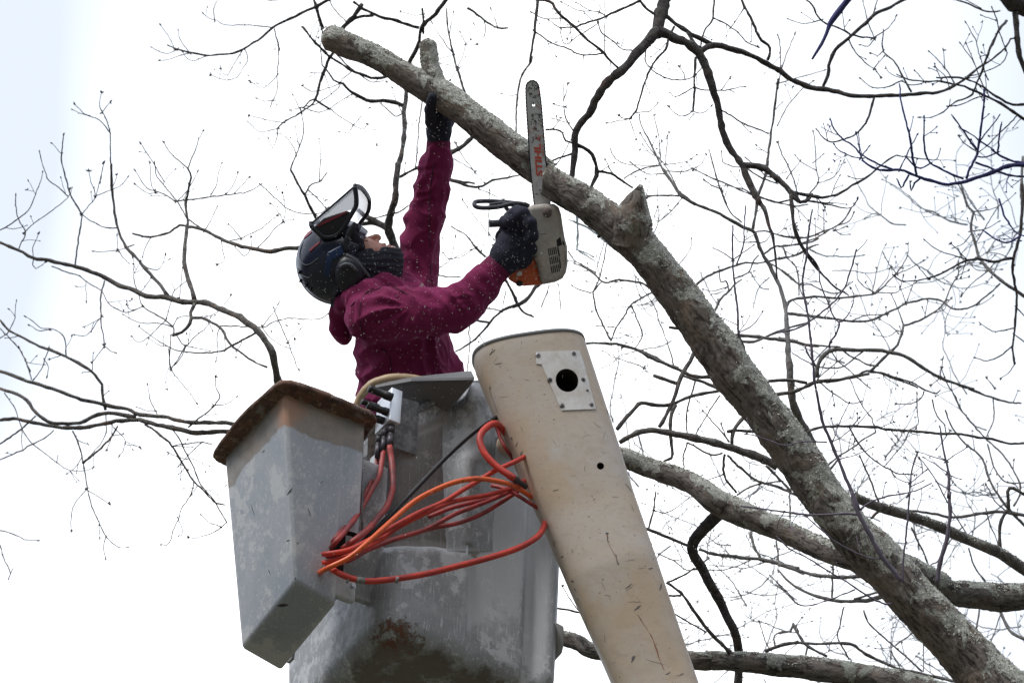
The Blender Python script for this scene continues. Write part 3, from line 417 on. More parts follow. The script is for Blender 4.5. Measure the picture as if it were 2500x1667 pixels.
3 2|1430,785 1330,750 1190,705; 3 2|1430,785 1600,670; 3 2|1440,880 1350,820 1250,760; 3 2|1445,900 1540,935; 4 2.5|1440,1140 1350,960 1290,870 1210,770; 3 2|460,640 530,450 600,300; 3 2|460,620 600,530 685,420; 3 2|520,770 640,735 800,670
@ near 1500 850 3.485
11 8|20,690 130,560 200,480 270,480 370,490 480,480 600,430 740,390 900,360; 12 22|45,800 140,750 250,705 370,700 500,720 620,745 760,775 860,800 980,840 1100,880 1240,930 1390,1000; 11 9|720,-20 690,20 640,120 560,250 510,400 450,530 380,670; 10 7|520,480 490,560 475,690 490,850 480,930 420,960
9 10|530,300 440,270 330,230; 10 5|900,350 760,290 640,260 560,230; 10 6|850,245 700,240 600,200 480,150 330,90 200,20; 10 9|1110,580 1050,650 1010,720 1000,820; 8 8|1220,715 1080,700 960,710; 7 5|940,900 925,1000 950,1120 1040,1230
3 2|910,1080 780,1130 690,1190; 5 4|920,890 850,910 750,880 670,830 620,800; 4 4|690,270 660,380 620,520 610,640 620,720; 4 3|620,800 590,920 590,1030; 3.5 3|900,400 800,550 720,680 690,740; 4 2.5|980,800 860,650 760,540; 3.5 3|970,800 910,650
8 8|1250,292 1400,275 1530,275 1640,295; 10 8|1380,395 1560,355 1700,290 1900,265 2091,230
@ grey 1500 850 3.485
5 4|1040,1250 1140,1190 1280,1150 1440,1130; 7 7|960,910 1080,1020 1200,1110 1350,1160 1450,1200 1550,1250; 7 7|1290,1000 1400,1110 1500,1220; 5 5|1495,1200 1495,1450; 14 24|1480,0 1500,200 1520,400 1560,560 1620,680 1660,760 1700,900
@ near 1900 900 3.485
7 6|250,540 300,515 380,495 560,485 820,490 930,510 1100,525 1350,545 1560,550 1700,575 1850,600 1960,630 2110,635; 4.5 3|605,495 680,630 760,730 870,810 960,860 1030,895 1160,900; 3 2|960,860 1010,930 1110,970; 5 4|855,1135 790,970 740,860 690,730; 7 6|860,1210 830,1230 790,1275
9 9|1885,1540 1880,1400 1900,1290 1960,1190; 8 8|1960,1190 1965,1020 2100,1075
@ grey 1900 900 3.485
7 4|1620,170 1680,190 1830,240 1960,280 2070,295; 6 4|790,30 870,35 1000,80 1130,120 1240,185 1340,210 1380,180; 4 2.5|1240,190 1220,250 1140,295 1010,300; 3 3|1180,220 1180,330 1190,470 1110,520; 3.5 3|1110,540 1050,650 910,820
5 4|405,840 520,740 620,680 720,600 830,540; 3.5 2.5|830,540 790,420 700,280 640,150 610,90; 5 5|440,860 500,780; 4 3|340,110 460,205 600,290 690,285; 3 2|460,205 480,300; 4 7|1420,350 1450,440 1520,550 1620,660 1740,770 1800,940 1880,1080 1970,1200 2110,1345
4 3|1310,260 1350,400 1410,470 1425,540; 3 5|1390,0 1430,130 1500,250 1550,350 1650,480 1750,590 1860,680 1950,780 2020,880 2060,980 2050,1090 2000,1170; 3 2|1460,530 1350,680; 3.5 3|1830,240 1835,430 1780,560; 4 4|1780,640 1840,830 1900,930 1960,970 2110,965; 3 4|1770,990 1850,1130 1940,1210
6 9|1090,1205 1300,1230 1450,1260 1600,1245 1720,1230 1900,1220 2110,1250
@ grey 1900 1200 3.358
9 10|0,590 130,630 300,680 480,695 620,690 720,670 800,640; 6 12|0,640 100,750 250,835 400,880 560,900 720,895 850,860 930,840; 6 6|620,880 750,840 850,820; 5 5|450,560 440,870; 7 8|0,1265 130,1235 300,1240 580,1250 680,1310 820,1380 960,1440 1100,1470 1300,1510 1500,1560 1700,1640
7 7|120,1075 150,1130 230,1250 310,1300 400,1350; 5 5|120,1080 100,1140 0,1155; 5 5|240,1270 225,1340; 4 5|700,970 740,1070 850,1180 950,1270 1060,1360 1180,1470; 4 4|960,1260 1130,1130; 4 4|540,940 510,1100 490,1200 580,1370; 3 3|1190,1200 1190,1460
7 8|1800,950 1820,970 1900,1130 2030,1215; 5 5|1650,960 1620,1130; 3.5 3|1820,1010 1740,1240; 5 4|1090,290 1180,480 1230,600; 4 3|1250,600 1320,560 1400,420 1500,300; 4 4|1560,460 1620,620 1700,740; 4 3|1420,150 1500,280 1600,420 1690,430; 4 3|1700,130 1730,260 1800,420
@ near 1350 1200 3.358
7 11|930,740 1050,830 1130,940 1250,1100 1350,1210 1450,1315; 5 5|940,740 1060,690 1160,625; 6 6|930,850 1050,850; 8 7|760,300 900,360 1000,400 1100,440; 4 5|840,0 825,150 785,300; 3 2|840,160 950,165 1100,60; 5 5|0,950 100,965 230,990; 3 2|190,950 80,780; 4 4|1000,1000 1130,1080 1260,1150
9 9|1740,1310 1850,1260 2015,1230
@ grey 1350 1200 3.358
8 11|1200,470 1310,510 1450,525 1680,550 1850,590 2015,630; 5 5|1280,540 1160,640; 4 4|1820,1260 1815,1180 1900,1140 1950,1150 1975,1080 2015,1150; 3 3|1695,1070 1740,1210 1780,1290; 3 3|1785,690 1870,790 1990,910; 3.5 3|860,510 1000,570 1100,640 1230,640 1400,640 1600,570
7 7|1620,330 1650,440 1700,540; 5 5|1830,400 1850,600
"""
# ------------------------------------------------------------------ ground
m = mat('grass_ground', (0.16, 0.17, 0.12), 0.95)
setc(m, nmix(m, nramp(m, nnoise(m, 0.8, 8, 0.7), (0.35, 0), (0.65, 1)), (0.07, 0.075, 0.045), (0.12, 0.105, 0.08)))
g = MB(); gn = 40
gx = np.linspace(-400, 400, gn+1)
gv = [(x, y, 0.03*math.sin(x*0.3)*math.cos(y*0.27)) for y in gx for x in gx]
g.add(gv, [(j*(gn+1)+i, j*(gn+1)+i+1, (j+1)*(gn+1)+i+1, (j+1)*(gn+1)+i) for j in range(gn) for i in range(gn)])
tag(g.build('ground', m), kind='structure')

# added dark ring, below the view, that blocks low sky light all round
m = mat('dark_horizon_bank', (0.09, 0.085, 0.075), 1.0)
setc(m, nmix(m, nramp(m, nnoise(m, 0.25, 8, 0.7), (0.35, 0), (0.65, 1)), (0.05, 0.05, 0.04), (0.13, 0.115, 0.10)))
g = MB(); nn_ = 240; V = []
for r_, h_ in ((44, -0.5), (52, 14), (60, 22), (76, 27), (110, 32), (150, 0)):
    for i in range(nn_):
        a = 2*math.pi*i/nn_; k = 1+0.35*noise.noise(Vector((math.cos(a)*6, math.sin(a)*6, r_*0.1))); V.append((r_*math.cos(a), r_*math.sin(a), h_*k if h_ > 0 else h_))
g.add(V, [(j*nn_+i, j*nn_+(i+1) % nn_, (j+1)*nn_+(i+1) % nn_, (j+1)*nn_+i) for j in range(5) for i in range(nn_)])
tag(g.build('horizon_blocker', m), kind='structure')

# ------------------------------------------------------------------ trees: traced branches, widths in photo pixels
TR = {}
def depth_fn(base, a, b, amp, seed):
    return lambda u, v: base+a*(u-1250)/1000+b*(v-833)/1000+amp*noise.noise(Vector((u/330.0, v/330.0, seed)))
DF = {
 'left': depth_fn(11.2, -0.5, -0.6, 0.35, 1.3), 'top': depth_fn(12.6, 0.3, -0.8, 0.4, 5.1), 'dark': depth_fn(10.7, 0.3, -0.6, 0.2, 9.7),
 'grey': depth_fn(11.6, 0.2, -0.7, 0.3, 13.1), 'blue': depth_fn(8.0, -0.2, -0.2, 0.15, 17.9), 'near': depth_fn(9.9, 0.1, -0.4, 0.12, 21.7),
 'shoot': depth_fn(8.75, 0.0, -0.2, 0.06, 25.3), 'pale': depth_fn(14.5, 0.3, -0.9, 0.8, 29.9), 'limb': depth_fn(9.25, 0.05, -0.1, 0.05, 33.3)}
def parse(txt):
    key = None; x0 = y0 = 0; s = 1
    for ln in txt.strip().splitlines():
        ln = ln.strip()
        if not ln: continue
        if ln[0] == '@':
            _, key, a, b, c = ln.split(); x0, y0, s = float(a), float(b), float(c); TR.setdefault(key, []); continue
        for seg in ln.split(';'):
            if not seg.strip(): continue
            wd, ps = seg.split('|'); wd = [float(q) for q in wd.split()]
            if len(wd) == 1: wd.append(wd[0]*0.75)
            pts = [tuple(float(c_) for c_ in q.split(',')) for q in ps.split()]
            TR[key].append((wd[0], wd[1], [(x0+x/s, y0+y/s) for x, y in pts]))
parse(TRACES)
RS = np.random.RandomState(11)
def to3(u, v, key, off=0.0): return P(u, v, DF[key](u, v)+off)
def bud(mb, p, dirv, d, size=1.0):
    dirv = np.asarray(dirv)/(np.linalg.norm(dirv)+1e-9)
    for k in range(RS.randint(1, 4)):
        dv = dirv+RS.randn(3)*(0.55 if k else 0.1); dv /= np.linalg.norm(dv)
        L = px(RS.uniform(6, 10)*size, d); r = px(RS.uniform(1.6, 2.3)*size, d)
        mb.tube([p-dv*L*0.1, p+dv*L*0.4, p+dv*L*0.75, p+dv*L], [r*0.5, r, r*0.7, r*0.15], 5)
def branch_mesh(mb, key, w0, w1, pts, twiggy=True, off=0.0, buds=True):
    pts = np.array(pts); L = np.sum(np.linalg.norm(np.diff(pts, axis=0), axis=1))
    big = max(w0, w1)
    sp = smooth_path(pts, 9 if big < 8 else 13); n = len(sp)
    if n > 2:
        jit = np.cumsum(RS.randn(n, 2), axis=0); jit -= np.linspace(jit[0], jit[-1], n)
        sp = sp+jit*(0.55 if big < 8 else 0.7)+np.r_[np.zeros((1, 2)), RS.randn(n-2, 2)*0.35, np.zeros((1, 2))]
    wd = np.linspace(w0, w1, n)
    if big < 6 and key in ('left', 'top', 'pale'): wd = wd*0.88
    if key == 'blue': wd = wd*1.3
    wd = wd*(1+0.10*RS.randn(n)); 
    d = np.array([DF[key](a, b)+off for a, b in sp])
    c3 = np.array([P(a, b, dd) for (a, b), dd in zip(sp, d)])
    mb.tube(c3, np.maximum(wd, 1.6)/2*d/FPX, 6 if big < 8 else (10 if big < 20 else 16), rough=0.06 if big > 6 else 0.03, seed=RS.randint(1 << 30))
    # knuckles along the twig
    if big < 9:
        for i in range(2, n-1, 3):
            if RS.rand() < 0.55:
                dv = RS.randn(3)*0.6+(c3[i]-c3[i-1])/np.linalg.norm(c3[i]-c3[i-1])
                dv /= np.linalg.norm(dv); r = px(max(wd[i], 2)*0.45, d[i]); Lb = px(RS.uniform(3, 6), d[i])
                mb.tube([c3[i], c3[i]+dv*Lb*0.6, c3[i]+dv*Lb], [r, r*0.9, r*0.2], 4)
    ends = []
    if buds:
        for e, wv, idx in ((n-1, w1, -1), (0, w0, 0)):
            if wv <= 3.2 and n > 3:
                dv = c3[-1]-c3[-3] if idx else c3[0]-c3[2]
                bud(mb, c3[e], dv, d[e])
    if twiggy and big < 9:
        k = L/RS.uniform(70, 135)
        for _ in range(int(k)):
            i = RS.randint(1, max(2, n-1)); t = sp[min(i+1, n-1)]-sp[i-1]; a = math.atan2(t[1], t[0])
            side = RS.choice([-1, 1]); grow_twig(mb, key, sp[i][0], sp[i][1], a+side*RS.uniform(0.5, 1.1)+(math.pi if w1 > w0 else 0), RS.uniform(14, 55), max(1.7, min(2.6, wd[i]*0.6)), off)
def grow_twig(mb, key, u, v, ang, length, w_, off=0.0, sub=True):
    n = max(3, int(length/8)); pts = [(u, v)]; up = -math.pi/2
    curl = RS.uniform(-0.06, 0.10)
    for i in range(n):
        dlt = (up-ang+math.pi) % (2*math.pi)-math.pi
        ang += dlt*curl+RS.randn()*0.10
        u += math.cos(ang)*length/n; v += math.sin(ang)*length/n; pts.append((u, v))
    dd0 = DF[key](pts[0][0], pts[0][1])+off; sl_ = RS.randn()*0.0015
    d = [dd0+sl_*length*i/n for i in range(n+1)]
    c3 = np.array([P(a, b, q) for (a, b), q in zip(pts, d)])
    mb.tube(c3, np.linspace(w_, max(1.3, w_*0.7), n+1)/2*np.array(d)/FPX, 5)
    bud(mb, c3[-1], c3[-1]-c3[-2], d[-1], 0.85)
    if sub and length > 30 and RS.rand() < 0.6:
        k = RS.randint(1, n); grow_twig(mb, key, pts[k][0], pts[k][1], ang+RS.choice([-1, 1])*0.8, length*0.45, w_*0.85, off, False)

def make_tree(key, name, label, base, top, mats, off=0.0, nbig=60, twiggy=True, trunk_w=(0.22, 0.10), extra=None):
    """base = foot on the ground, top = where the trunk reaches its first boughs"""
    t = thing(name, base, label, 'tree', 'bare winter trees around the worker')
    tr = MB(); b = np.array(base, float); e = np.array(top, float)
    k = smooth_path([b, b+(e-b)*0.35+np.array([0.12, 0.05, 0]), b+(e-b)*0.7+np.array([-0.08, 0.06, 0]), e], 0.15)
    tr.tube(k, np.linspace(trunk_w[0], trunk_w[1], len(k)), 20, rough=0.03, seed=3)
    tr.build('trunk', mats[0], t)
    L = sorted(TR[key], key=lambda q: -(max(q[0], q[1])*10+len(q[2])))
    for q in L[:nbig]:
        mb = MB(); branch_mesh(mb, key, q[0], q[1], q[2], twiggy, off); mb.build('branch', mats[0], t)
    mb = MB()
    for q in L[nbig:]: branch_mesh(mb, key, q[0], q[1], q[2], twiggy, off)
    if extra: extra(mb)
    if mb.n: tag(mb.build('twigs', mats[1], t), kind='stuff')
    return t

# ---- the big lichen limbs: dense rough tubes
def limb_mesh(mb, pts, step=0.006, sides=72, amp=0.085, seed=0.0, cut0=None, cut1=None, round0=False, round1=False):
    """pts rows: u, v, width_px, depth"""
    c = np.array([[*P(u, v, d), px(w_, d)/2] for u, v, w_, d in pts])
    s = smooth_path(c, step); cc = s[:, :3]; rr = s[:, 3]; n = len(s)
    if round0:
        L = np.cumsum(np.r_[0, np.linalg.norm(np.diff(cc, axis=0), axis=1)]); k = np.clip(L/(rr[0]*0.75), 0, 1); rr = rr*np.sqrt(np.clip(1-(1-k)**2, 0.02, 1))
    if round1:
        L = np.cumsum(np.r_[0, np.linalg.norm(np.diff(cc[::-1], axis=0), axis=1)])[::-1]; k = np.clip(L/(rr[-1]*0.75), 0, 1); rr = rr*np.sqrt(np.clip(1-(1-k)**2, 0.02, 1))
    t = np.gradient(cc, axis=0); t /= np.linalg.norm(t, axis=1)[:, None]
    a = np.cross(t[0], FWD); a /= np.linalg.norm(a); V = np.zeros((n, sides, 3)); ang = np.arange(sides)/sides*2*math.pi
    for i in range(n):
        a = a-t[i]*(a@t[i]); a /= np.linalg.norm(a); b = np.cross(t[i], a)
        nrm = np.cos(ang)[:, None]*a+np.sin(ang)[:, None]*b
        base = cc[i]+nrm*rr[i]
        for j in range(sides):
            q = base[j]; vx = Vector((q[0], q[1], q[2]+seed))
            h = noise.noise(vx*4.5)*0.9+noise.noise(vx*11)*0.9+noise.noise(vx*26)*0.6+abs(noise.noise(vx*60))*0.7+noise.noise(vx*140)*0.35
            V[i, j] = q+nrm[j]*(h*amp*max(rr[i], 0.02))
    if cut0 is not None:   # flatten the start onto a plane (point, normal)
        p0, nn = cut0
        for i in range(min(n, 40)):
            for j in range(sides):
                dd = (V[i, j]-p0)@nn
                if dd < 0: V[i, j] -= nn*dd
    if cut1 is not None:
        p0, nn = cut1
        for i in range(max(0, n-40), n):
            for j in range(sides):
                dd = (V[i, j]-p0)@nn
                if dd < 0: V[i, j] -= nn*dd
    F = [(i*sides+j, i*sides+(j+1) % sides, (i+1)*sides+(j+1) % sides, (i+1)*sides+j) for i in range(n-1) for j in range(sides)]
    F.append(tuple(range(sides))[::-1]); F.append(tuple((n-1)*sides+j for j in range(sides)))
    mb.add(V.reshape(-1, 3), F)
    Ls = np.cumsum(np.r_[0, np.linalg.norm(np.diff(cc, axis=0), axis=1)]); B_ = np.zeros((n, sides, 3))
    B_[:, :, 0] = rr[:, None]*np.cos(ang); B_[:, :, 1] = rr[:, None]*np.sin(ang); B_[:, :, 2] = Ls[:, None]*0.28+seed; mb.bark.append(B_.reshape(-1, 3))
    return V, cc
def flakes(mb, V, cc, count, size=0.006, bias=(0.55, -0.25, 0.80)):
    n, s, _ = V.shape; bias = np.array(bias)
    k = 0; tries = 0
    while k < count and tries < count*12:
        tries += 1
        i = RS.randint(0, n); j = RS.randint(0, s); p = V[i, j]; nr = p-cc[i]; nr /= np.linalg.norm(nr)+1e-9
        f = nr@bias+0.9*noise.noise(Vector(p*14))+0.5*noise.noise(Vector(p*40))
        if f < 0.25: continue
        a = np.cross(nr, RS.randn(3)); a /= np.linalg.norm(a); b = np.cross(nr, a)
        sz = size*RS.uniform(0.4, 1.2); up = nr*sz*RS.uniform(0.2, 0.9)
        c0 = p-nr*sz*0.15
        mb.add([c0-a*sz*0.6, c0+b*sz*0.5, c0+a*sz*0.6+up*0.6, c0-b*sz*0.5+up], [(0, 1, 2), (0, 2, 3)])
        k += 1

sawn = thing('sawn_tree', (3.2, 6.2, 0.0), 'big leaning tree with rough lichen covered limbs that the worker is sawing through', 'tree')
LT = [(788, 88, 64, 9.50), (815, 96, 66, 9.49), (850, 112, 62, 9.48), (927, 146, 58, 9.45), (1000, 190, 64, 9.43), (1060, 222, 72, 9.41), (1119, 262, 74, 9.38), (1200, 325, 74, 9.34), (1290, 395, 74, 9.30), (1334, 428, 72, 9.29)]
LR = [(1326, 436, 72, 9.20), (1380, 468, 74, 9.18), (1416, 487, 78, 9.16), (1480, 532, 86, 9.14), (1530, 572, 92, 9.12), (1571, 610, 88, 9.11), (1640, 700, 92, 9.10), (1690, 770, 98, 9.09),
      (1735, 830, 104, 9.08), (1800, 920, 106, 9.06), (1862, 1000, 104, 9.05), (1930, 1090, 104, 9.04), (2002, 1200, 104, 9.02), (2070, 1290, 106, 9.0), (2138, 1358, 114, 9.0),
      (2215, 1444, 112, 8.98), (2289, 1524, 116, 8.97), (2384, 1624, 128, 8.95), (2500, 1750, 138, 8.9), (2650, 1940, 150, 8.8)]
mb = MB(); V1, C1 = limb_mesh(mb, LT, round0=True, seed=2.0, cut1=(P(1334, 428, 9.255), FWD))
V2, C2 = limb_mesh(mb, [(1064, 232, 70, 9.41), (1058, 196, 56, 9.42), (1050, 160, 44, 9.43), (1047, 130, 44, 9.44), (1046, 96, 42, 9.45)], round1=True, seed=5.0, sides=56)
flk = MB(); flakes(flk, V1, C1, 3600); flakes(flk, V2, C2, 900, bias=(-0.1, -0.4, 0.5))
o = mb.build('limb_end', M_LIMB, sawn); o['label'] = 'half sawn end of the limb that the worker steadies with one hand'
M_LICH = mat('lichen_flakes', (0.46, 0.47, 0.41), 0.95)
setc(M_LICH, nmix(M_LICH, nramp(M_LICH, nnoise(M_LICH, 120, 4), (0.35, 0), (0.65, 1)), (0.30, 0.30, 0.26), (0.80, 0.80, 0.72)))
tag(flk.build('lichen', M_LICH, o, smooth=False), kind='stuff')
mb = MB(); V3, C3 = limb_mesh(mb, LR, seed=9.0, sides=84, cut0=(P(1323, 436, 9.2), RIGHT))
V4, C4 = limb_mesh(mb, [(1535, 600, 96, 9.12), (1541, 555, 98, 9.11), (1547, 520, 82, 9.10), (1554, 490, 54, 9.09), (1560, 468, 26, 9.085), (1564, 454, 8, 9.08)], seed=4.0, sides=56, amp=0.12)
flk = MB(); flakes(flk, V3, C3, 8500, 0.0065); flakes(flk, V4, C4, 800)
lm = mb.build('trunk', M_LIMB, sawn); lm['label'] = 'main leaning limb with a broken pointed stub'
tag(flk.build('lichen', M_LICH, lm, smooth=False), kind='stuff')
# root flare down to the ground
mb = MB(); a = P(2650, 1940, 8.8); k = smooth_path([a, a+np.array([0.5, -0.15, -1.2]), np.array([3.05, 6.3, 2.2]), np.array([3.2, 6.2, 0.0])], 0.1)
mb.tube(k, np.linspace(0.10, 0.24, len(k)), 28, rough=0.02, seed=5); mb.build('lower_trunk', M_LIMB, sawn)
def sublimb(pts, mat_, nf, seed, amp=0.1, sides=48, nm='limb'):
    mb = MB(); V, c = limb_mesh(mb, pts, 0.009, sides, amp, seed); o = mb.build(nm, mat_, sawn)
    f = MB(); flakes(f, V, c, nf, 0.0062)
    tag(f.build('lichen', M_LICH, o, smooth=False), kind='stuff')
sublimb([(1440, 1090, 44, 9.6), (1523, 1117, 48, 9.6), (1572, 1137, 50, 9.6), (1655, 1165, 50, 9.55), (1701, 1186, 50, 9.5), (1745, 1222, 60, 9.45), (1775, 1238, 62, 9.45), (1830, 1262, 58, 9.4), (1900, 1290, 54, 9.35), (1960, 1318, 54, 9.3), (2025, 1346, 56, 9.2), (2090, 1367, 62, 9.1), (2130, 1390, 70, 9.05)], M_LIMB, 3500, 40.0)
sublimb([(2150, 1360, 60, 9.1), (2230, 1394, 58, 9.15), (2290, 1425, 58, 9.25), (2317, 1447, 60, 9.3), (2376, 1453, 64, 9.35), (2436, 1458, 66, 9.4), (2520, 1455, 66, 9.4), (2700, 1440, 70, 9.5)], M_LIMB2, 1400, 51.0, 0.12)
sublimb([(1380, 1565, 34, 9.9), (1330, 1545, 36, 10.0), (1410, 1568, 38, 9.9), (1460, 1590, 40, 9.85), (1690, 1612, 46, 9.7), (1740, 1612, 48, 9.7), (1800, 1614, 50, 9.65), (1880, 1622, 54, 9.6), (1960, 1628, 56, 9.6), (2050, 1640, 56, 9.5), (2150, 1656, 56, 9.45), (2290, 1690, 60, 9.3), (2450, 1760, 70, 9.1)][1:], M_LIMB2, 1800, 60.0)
sublimb([(2088, 1214, 22, 9.25), (2147, 1238, 23, 9.3), (2215, 1257, 24, 9.35), (2287, 1283, 25, 9.4), (2347, 1310, 26, 9.5), (2406, 1334, 27, 9.5), (2450, 1355, 28, 9.55), (2510, 1395, 30, 9.6), (2600, 1450, 32, 9.7)], M_BR_BROWN, 700, 70.0, 0.1, 32)
sublimb([(1765, 1245, 32, 9.5), (1731, 1277, 30, 9.55), (1695, 1319, 28, 9.6), (1692, 1349, 26, 9.65), (1713, 1385, 24, 9.7), (1734, 1426, 23, 9.7), (1758, 1468, 22, 9.75), (1776, 1507, 21, 9.75), (1794, 1542, 21, 9.75), (1803, 1587, 21, 9.8), (1803, 1640, 20, 9.8), (1800, 1700, 20, 9.8)], M_BR_DARK, 150, 80.0, 0.08, 28)
for q in TR['near']:
    mb = MB(); branch_mesh(mb, 'near', q[0], q[1], q[2], True); mb.build('branch', M_BR_BROWN, sawn)
for q in TR['limb']:
    mb = MB(); branch_mesh(mb, 'limb', q[0], q[1], q[2], False, buds=False); mb.build('branch', M_BR_DARK, sawn)
for q in TR['shoot']:
    mb = MB(); branch_mesh(mb, 'shoot', q[0], q[1], q[2], True); mb.build('shoot', M_PURPLE, sawn)

make_tree('left', 'bare_tree', 'bare tree whose thin grey budded branches fill the left side behind the bucket', (2.2, 9.5, 0), (1.1, 8.9, 5.2), (M_BR_BROWN, M_BR_BROWN), nbig=70, trunk_w=(0.2, 0.12))
make_tree('top', 'bare_tree', 'slender bare tree behind the worker with branches hanging into the upper left', (-4.6, 13.6, 0), (-4.4, 13.4, 9.2), (M_BR_DARK, M_BR_GREY), nbig=60, trunk_w=(0.3, 0.12))
make_tree('dark', 'bare_tree', 'tree with thick near black branches forking down from the top edge right of the saw', (4.6, 8.0, 0), (4.3, 8.4, 9.4), (M_BR_DARK, M_BR_BROWN), nbig=60, trunk_w=(0.3, 0.16))
make_tree('grey', 'bare_tree', 'smooth grey barked young tree with budded twigs behind the leaning limb on the right', (5.2, 10.4, 0), (4.9, 10.3, 8.0), (M_BR_GREY, M_BR_GREY), nbig=70, trunk_w=(0.26, 0.12))
make_tree('blue', 'bare_tree', 'tree reaching in from the upper right edge with dark blue tinted budding shoots', (3.6, 4.2, 0), (3.3, 4.6, 7.0), (M_BLUE, M_BLUE), nbig=40, trunk_w=(0.16, 0.08))
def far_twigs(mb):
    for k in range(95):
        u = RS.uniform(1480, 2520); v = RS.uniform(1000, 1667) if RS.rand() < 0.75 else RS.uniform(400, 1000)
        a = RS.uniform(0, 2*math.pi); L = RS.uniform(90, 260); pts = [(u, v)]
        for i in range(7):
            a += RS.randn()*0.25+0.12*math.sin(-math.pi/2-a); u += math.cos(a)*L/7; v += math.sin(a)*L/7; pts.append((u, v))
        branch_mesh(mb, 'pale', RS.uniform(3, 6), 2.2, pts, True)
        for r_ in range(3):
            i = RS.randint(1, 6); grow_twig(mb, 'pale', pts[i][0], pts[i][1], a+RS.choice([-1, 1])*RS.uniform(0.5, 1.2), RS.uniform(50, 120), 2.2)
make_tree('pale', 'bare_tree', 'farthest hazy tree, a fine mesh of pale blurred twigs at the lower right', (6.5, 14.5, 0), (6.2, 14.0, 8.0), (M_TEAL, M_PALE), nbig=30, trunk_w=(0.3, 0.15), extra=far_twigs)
# ------------------------------------------------------------------ lift materials
def mat_fiberglass(name, a, b, wear, grime=0.5):
    m = mat(name, a, 0.38, spec=0.45)
    n = nnoise(m, 5.0, 7, 0.62, dist=0.5); c = nmix(m, nramp(m, n, (0.40, 0), (0.60, 1)), a, b)
    # chalky peeled patches with crisp outlines
    pk = nramp(m, nmath(m, 'ADD', nnoise(m, 11, 12, 0.78), nmath(m, 'MULTIPLY_ADD', nnoise(m, 2.6, 2, 0.5), 0.5, -0.25)), (0.52, 0), (0.545, 1)); c = nmix(m, nmath(m, 'MULTIPLY', pk, 0.75), c, wear)
    # fine scratches running down
    s1 = nramp(m, nnoise(m, 1.0, 6, 0.7, vec=nmap(m, (150, 150, 12), (0.1, 0.0, 0.3))), (0.565, 0), (0.64, 0.85)); c = nmix(m, s1, c, wear)
    sp = nramp(m, nnoise(m, 160, 3, 0.5), (0.66, 0), (0.70, 0.7)); c = nmix(m, sp, c, tuple(min(1, x*1.25) for x in wear))
    dk = nramp(m, nnoise(m, 3.1, 6, 0.7, dist=0.7), (0.56, 0), (0.72, grime)); c = nmix(m, dk, c, tuple(x*0.42 for x in a))
    # rubbed edges: bare and chalky where the moulding turns a corner
    N_, L_, b_ = nodes(m); be = N_.new('ShaderNodeBevel'); be.samples = 6; be.inputs['Radius'].default_value = 0.035; ge = N_.new('ShaderNodeNewGeometry')
    dt = N_.new('ShaderNodeVectorMath'); dt.operation = 'DOT_PRODUCT'; L_.new(be.outputs[0], dt.inputs[0]); L_.new(ge.outputs['Normal'], dt.inputs[1])
    ew = nmath(m, 'ADD', nmath(m, 'MULTIPLY', nmath(m, 'SUBTRACT', 1.0, dt.outputs['Value']), 6.0), nmath(m, 'MULTIPLY_ADD', nnoise(m, 26, 7, 0.7), 1.1, -0.65))
    c = nmix(m, nramp(m, ew, (0.10, 0), (0.45, 0.75)), c, wear)
    setc(m, c); nbump(m, nmath(m, 'ADD', nnoise(m, 40, 6, 0.6), nmath(m, 'MULTIPLY', pk, 0.25)), 0.25, 0.003); 
    m.node_tree.links.new(nramp(m, nnoise(m, 30, 5), (0.3, 0.3), (0.7, 0.6)), m.node_tree.nodes['Principled BSDF'].inputs['Roughness'])
    return m
M_TRAY = mat_fiberglass('worn_grey_gelcoat', (0.34, 0.375, 0.43), (0.41, 0.435, 0.48), (0.58, 0.59, 0.60), 0.30)
M_BUCK = mat_fiberglass('peeling_grey_paint', (0.29, 0.30, 0.31), (0.36, 0.375, 0.395), (0.62, 0.64, 0.67), 0.35)
# brown worn edge low on the bucket
def add_stain(m, centre, r0, r1, col, ns=22):
    N_, L_, b = nodes(m); t = N_.new('ShaderNodeTexCoord'); v = N_.new('ShaderNodeVectorMath'); v.operation = 'DISTANCE'
    L_.new(t.outputs['Object'], v.inputs[0]); v.inputs[1].default_value = tuple(centre)
    f = nmath(m, 'ADD', v.outputs['Value'], nmath(m, 'MULTIPLY_ADD', nnoise(m, ns, 7, 0.7), 0.5, -0.25))
    mask = nramp(m, f, (r0, 1), (r1, 0)); src = b.inputs['Base Color'].links[0].from_socket
    setc(m, nmix(m, mask, src, col))
M_RUST = mat('rusty_brown_rim', (0.20, 0.11, 0.075), 0.8)
c = nmix(M_RUST, nramp(M_RUST, nnoise(M_RUST, 18, 8, 0.7), (0.38, 0), (0.62, 1)), (0.06, 0.04, 0.036), (0.19, 0.10, 0.068))
c = nmix(M_RUST, nramp(M_RUST, nnoise(M_RUST, 45, 6, 0.7), (0.57, 0), (0.64, 1)), c, (0.34, 0.24, 0.17)); c = nmix(M_RUST, nramp(M_RUST, nnoise(M_RUST, 11, 8, 0.75), (0.56, 0), (0.62, 1)), c, (0.22, 0.20, 0.185)); setc(M_RUST, c); nbump(M_RUST, nnoise(M_RUST, 50, 6), 0.5, 0.004)
M_LINER = mat('amber_liner', (0.52, 0.38, 0.22), 0.45)
setc(M_LINER, nmix(M_LINER, nramp(M_LINER, nnoise(M_LINER, 20, 5), (0.4, 0), (0.7, 1)), (0.55, 0.41, 0.25), (0.33, 0.22, 0.13)))
M_DARK = mat('dark_cavity', (0.02, 0.02, 0.022), 0.9)  # near-black in place of the shade inside holes and gaps
M_BROWN = mat('brown_cavity', (0.06, 0.04, 0.03), 0.9)  # dark brown in place of the shade inside the boom holes
M_ALU = mat('brushed_aluminium', (0.72, 0.74, 0.78), 0.42, 0.75)
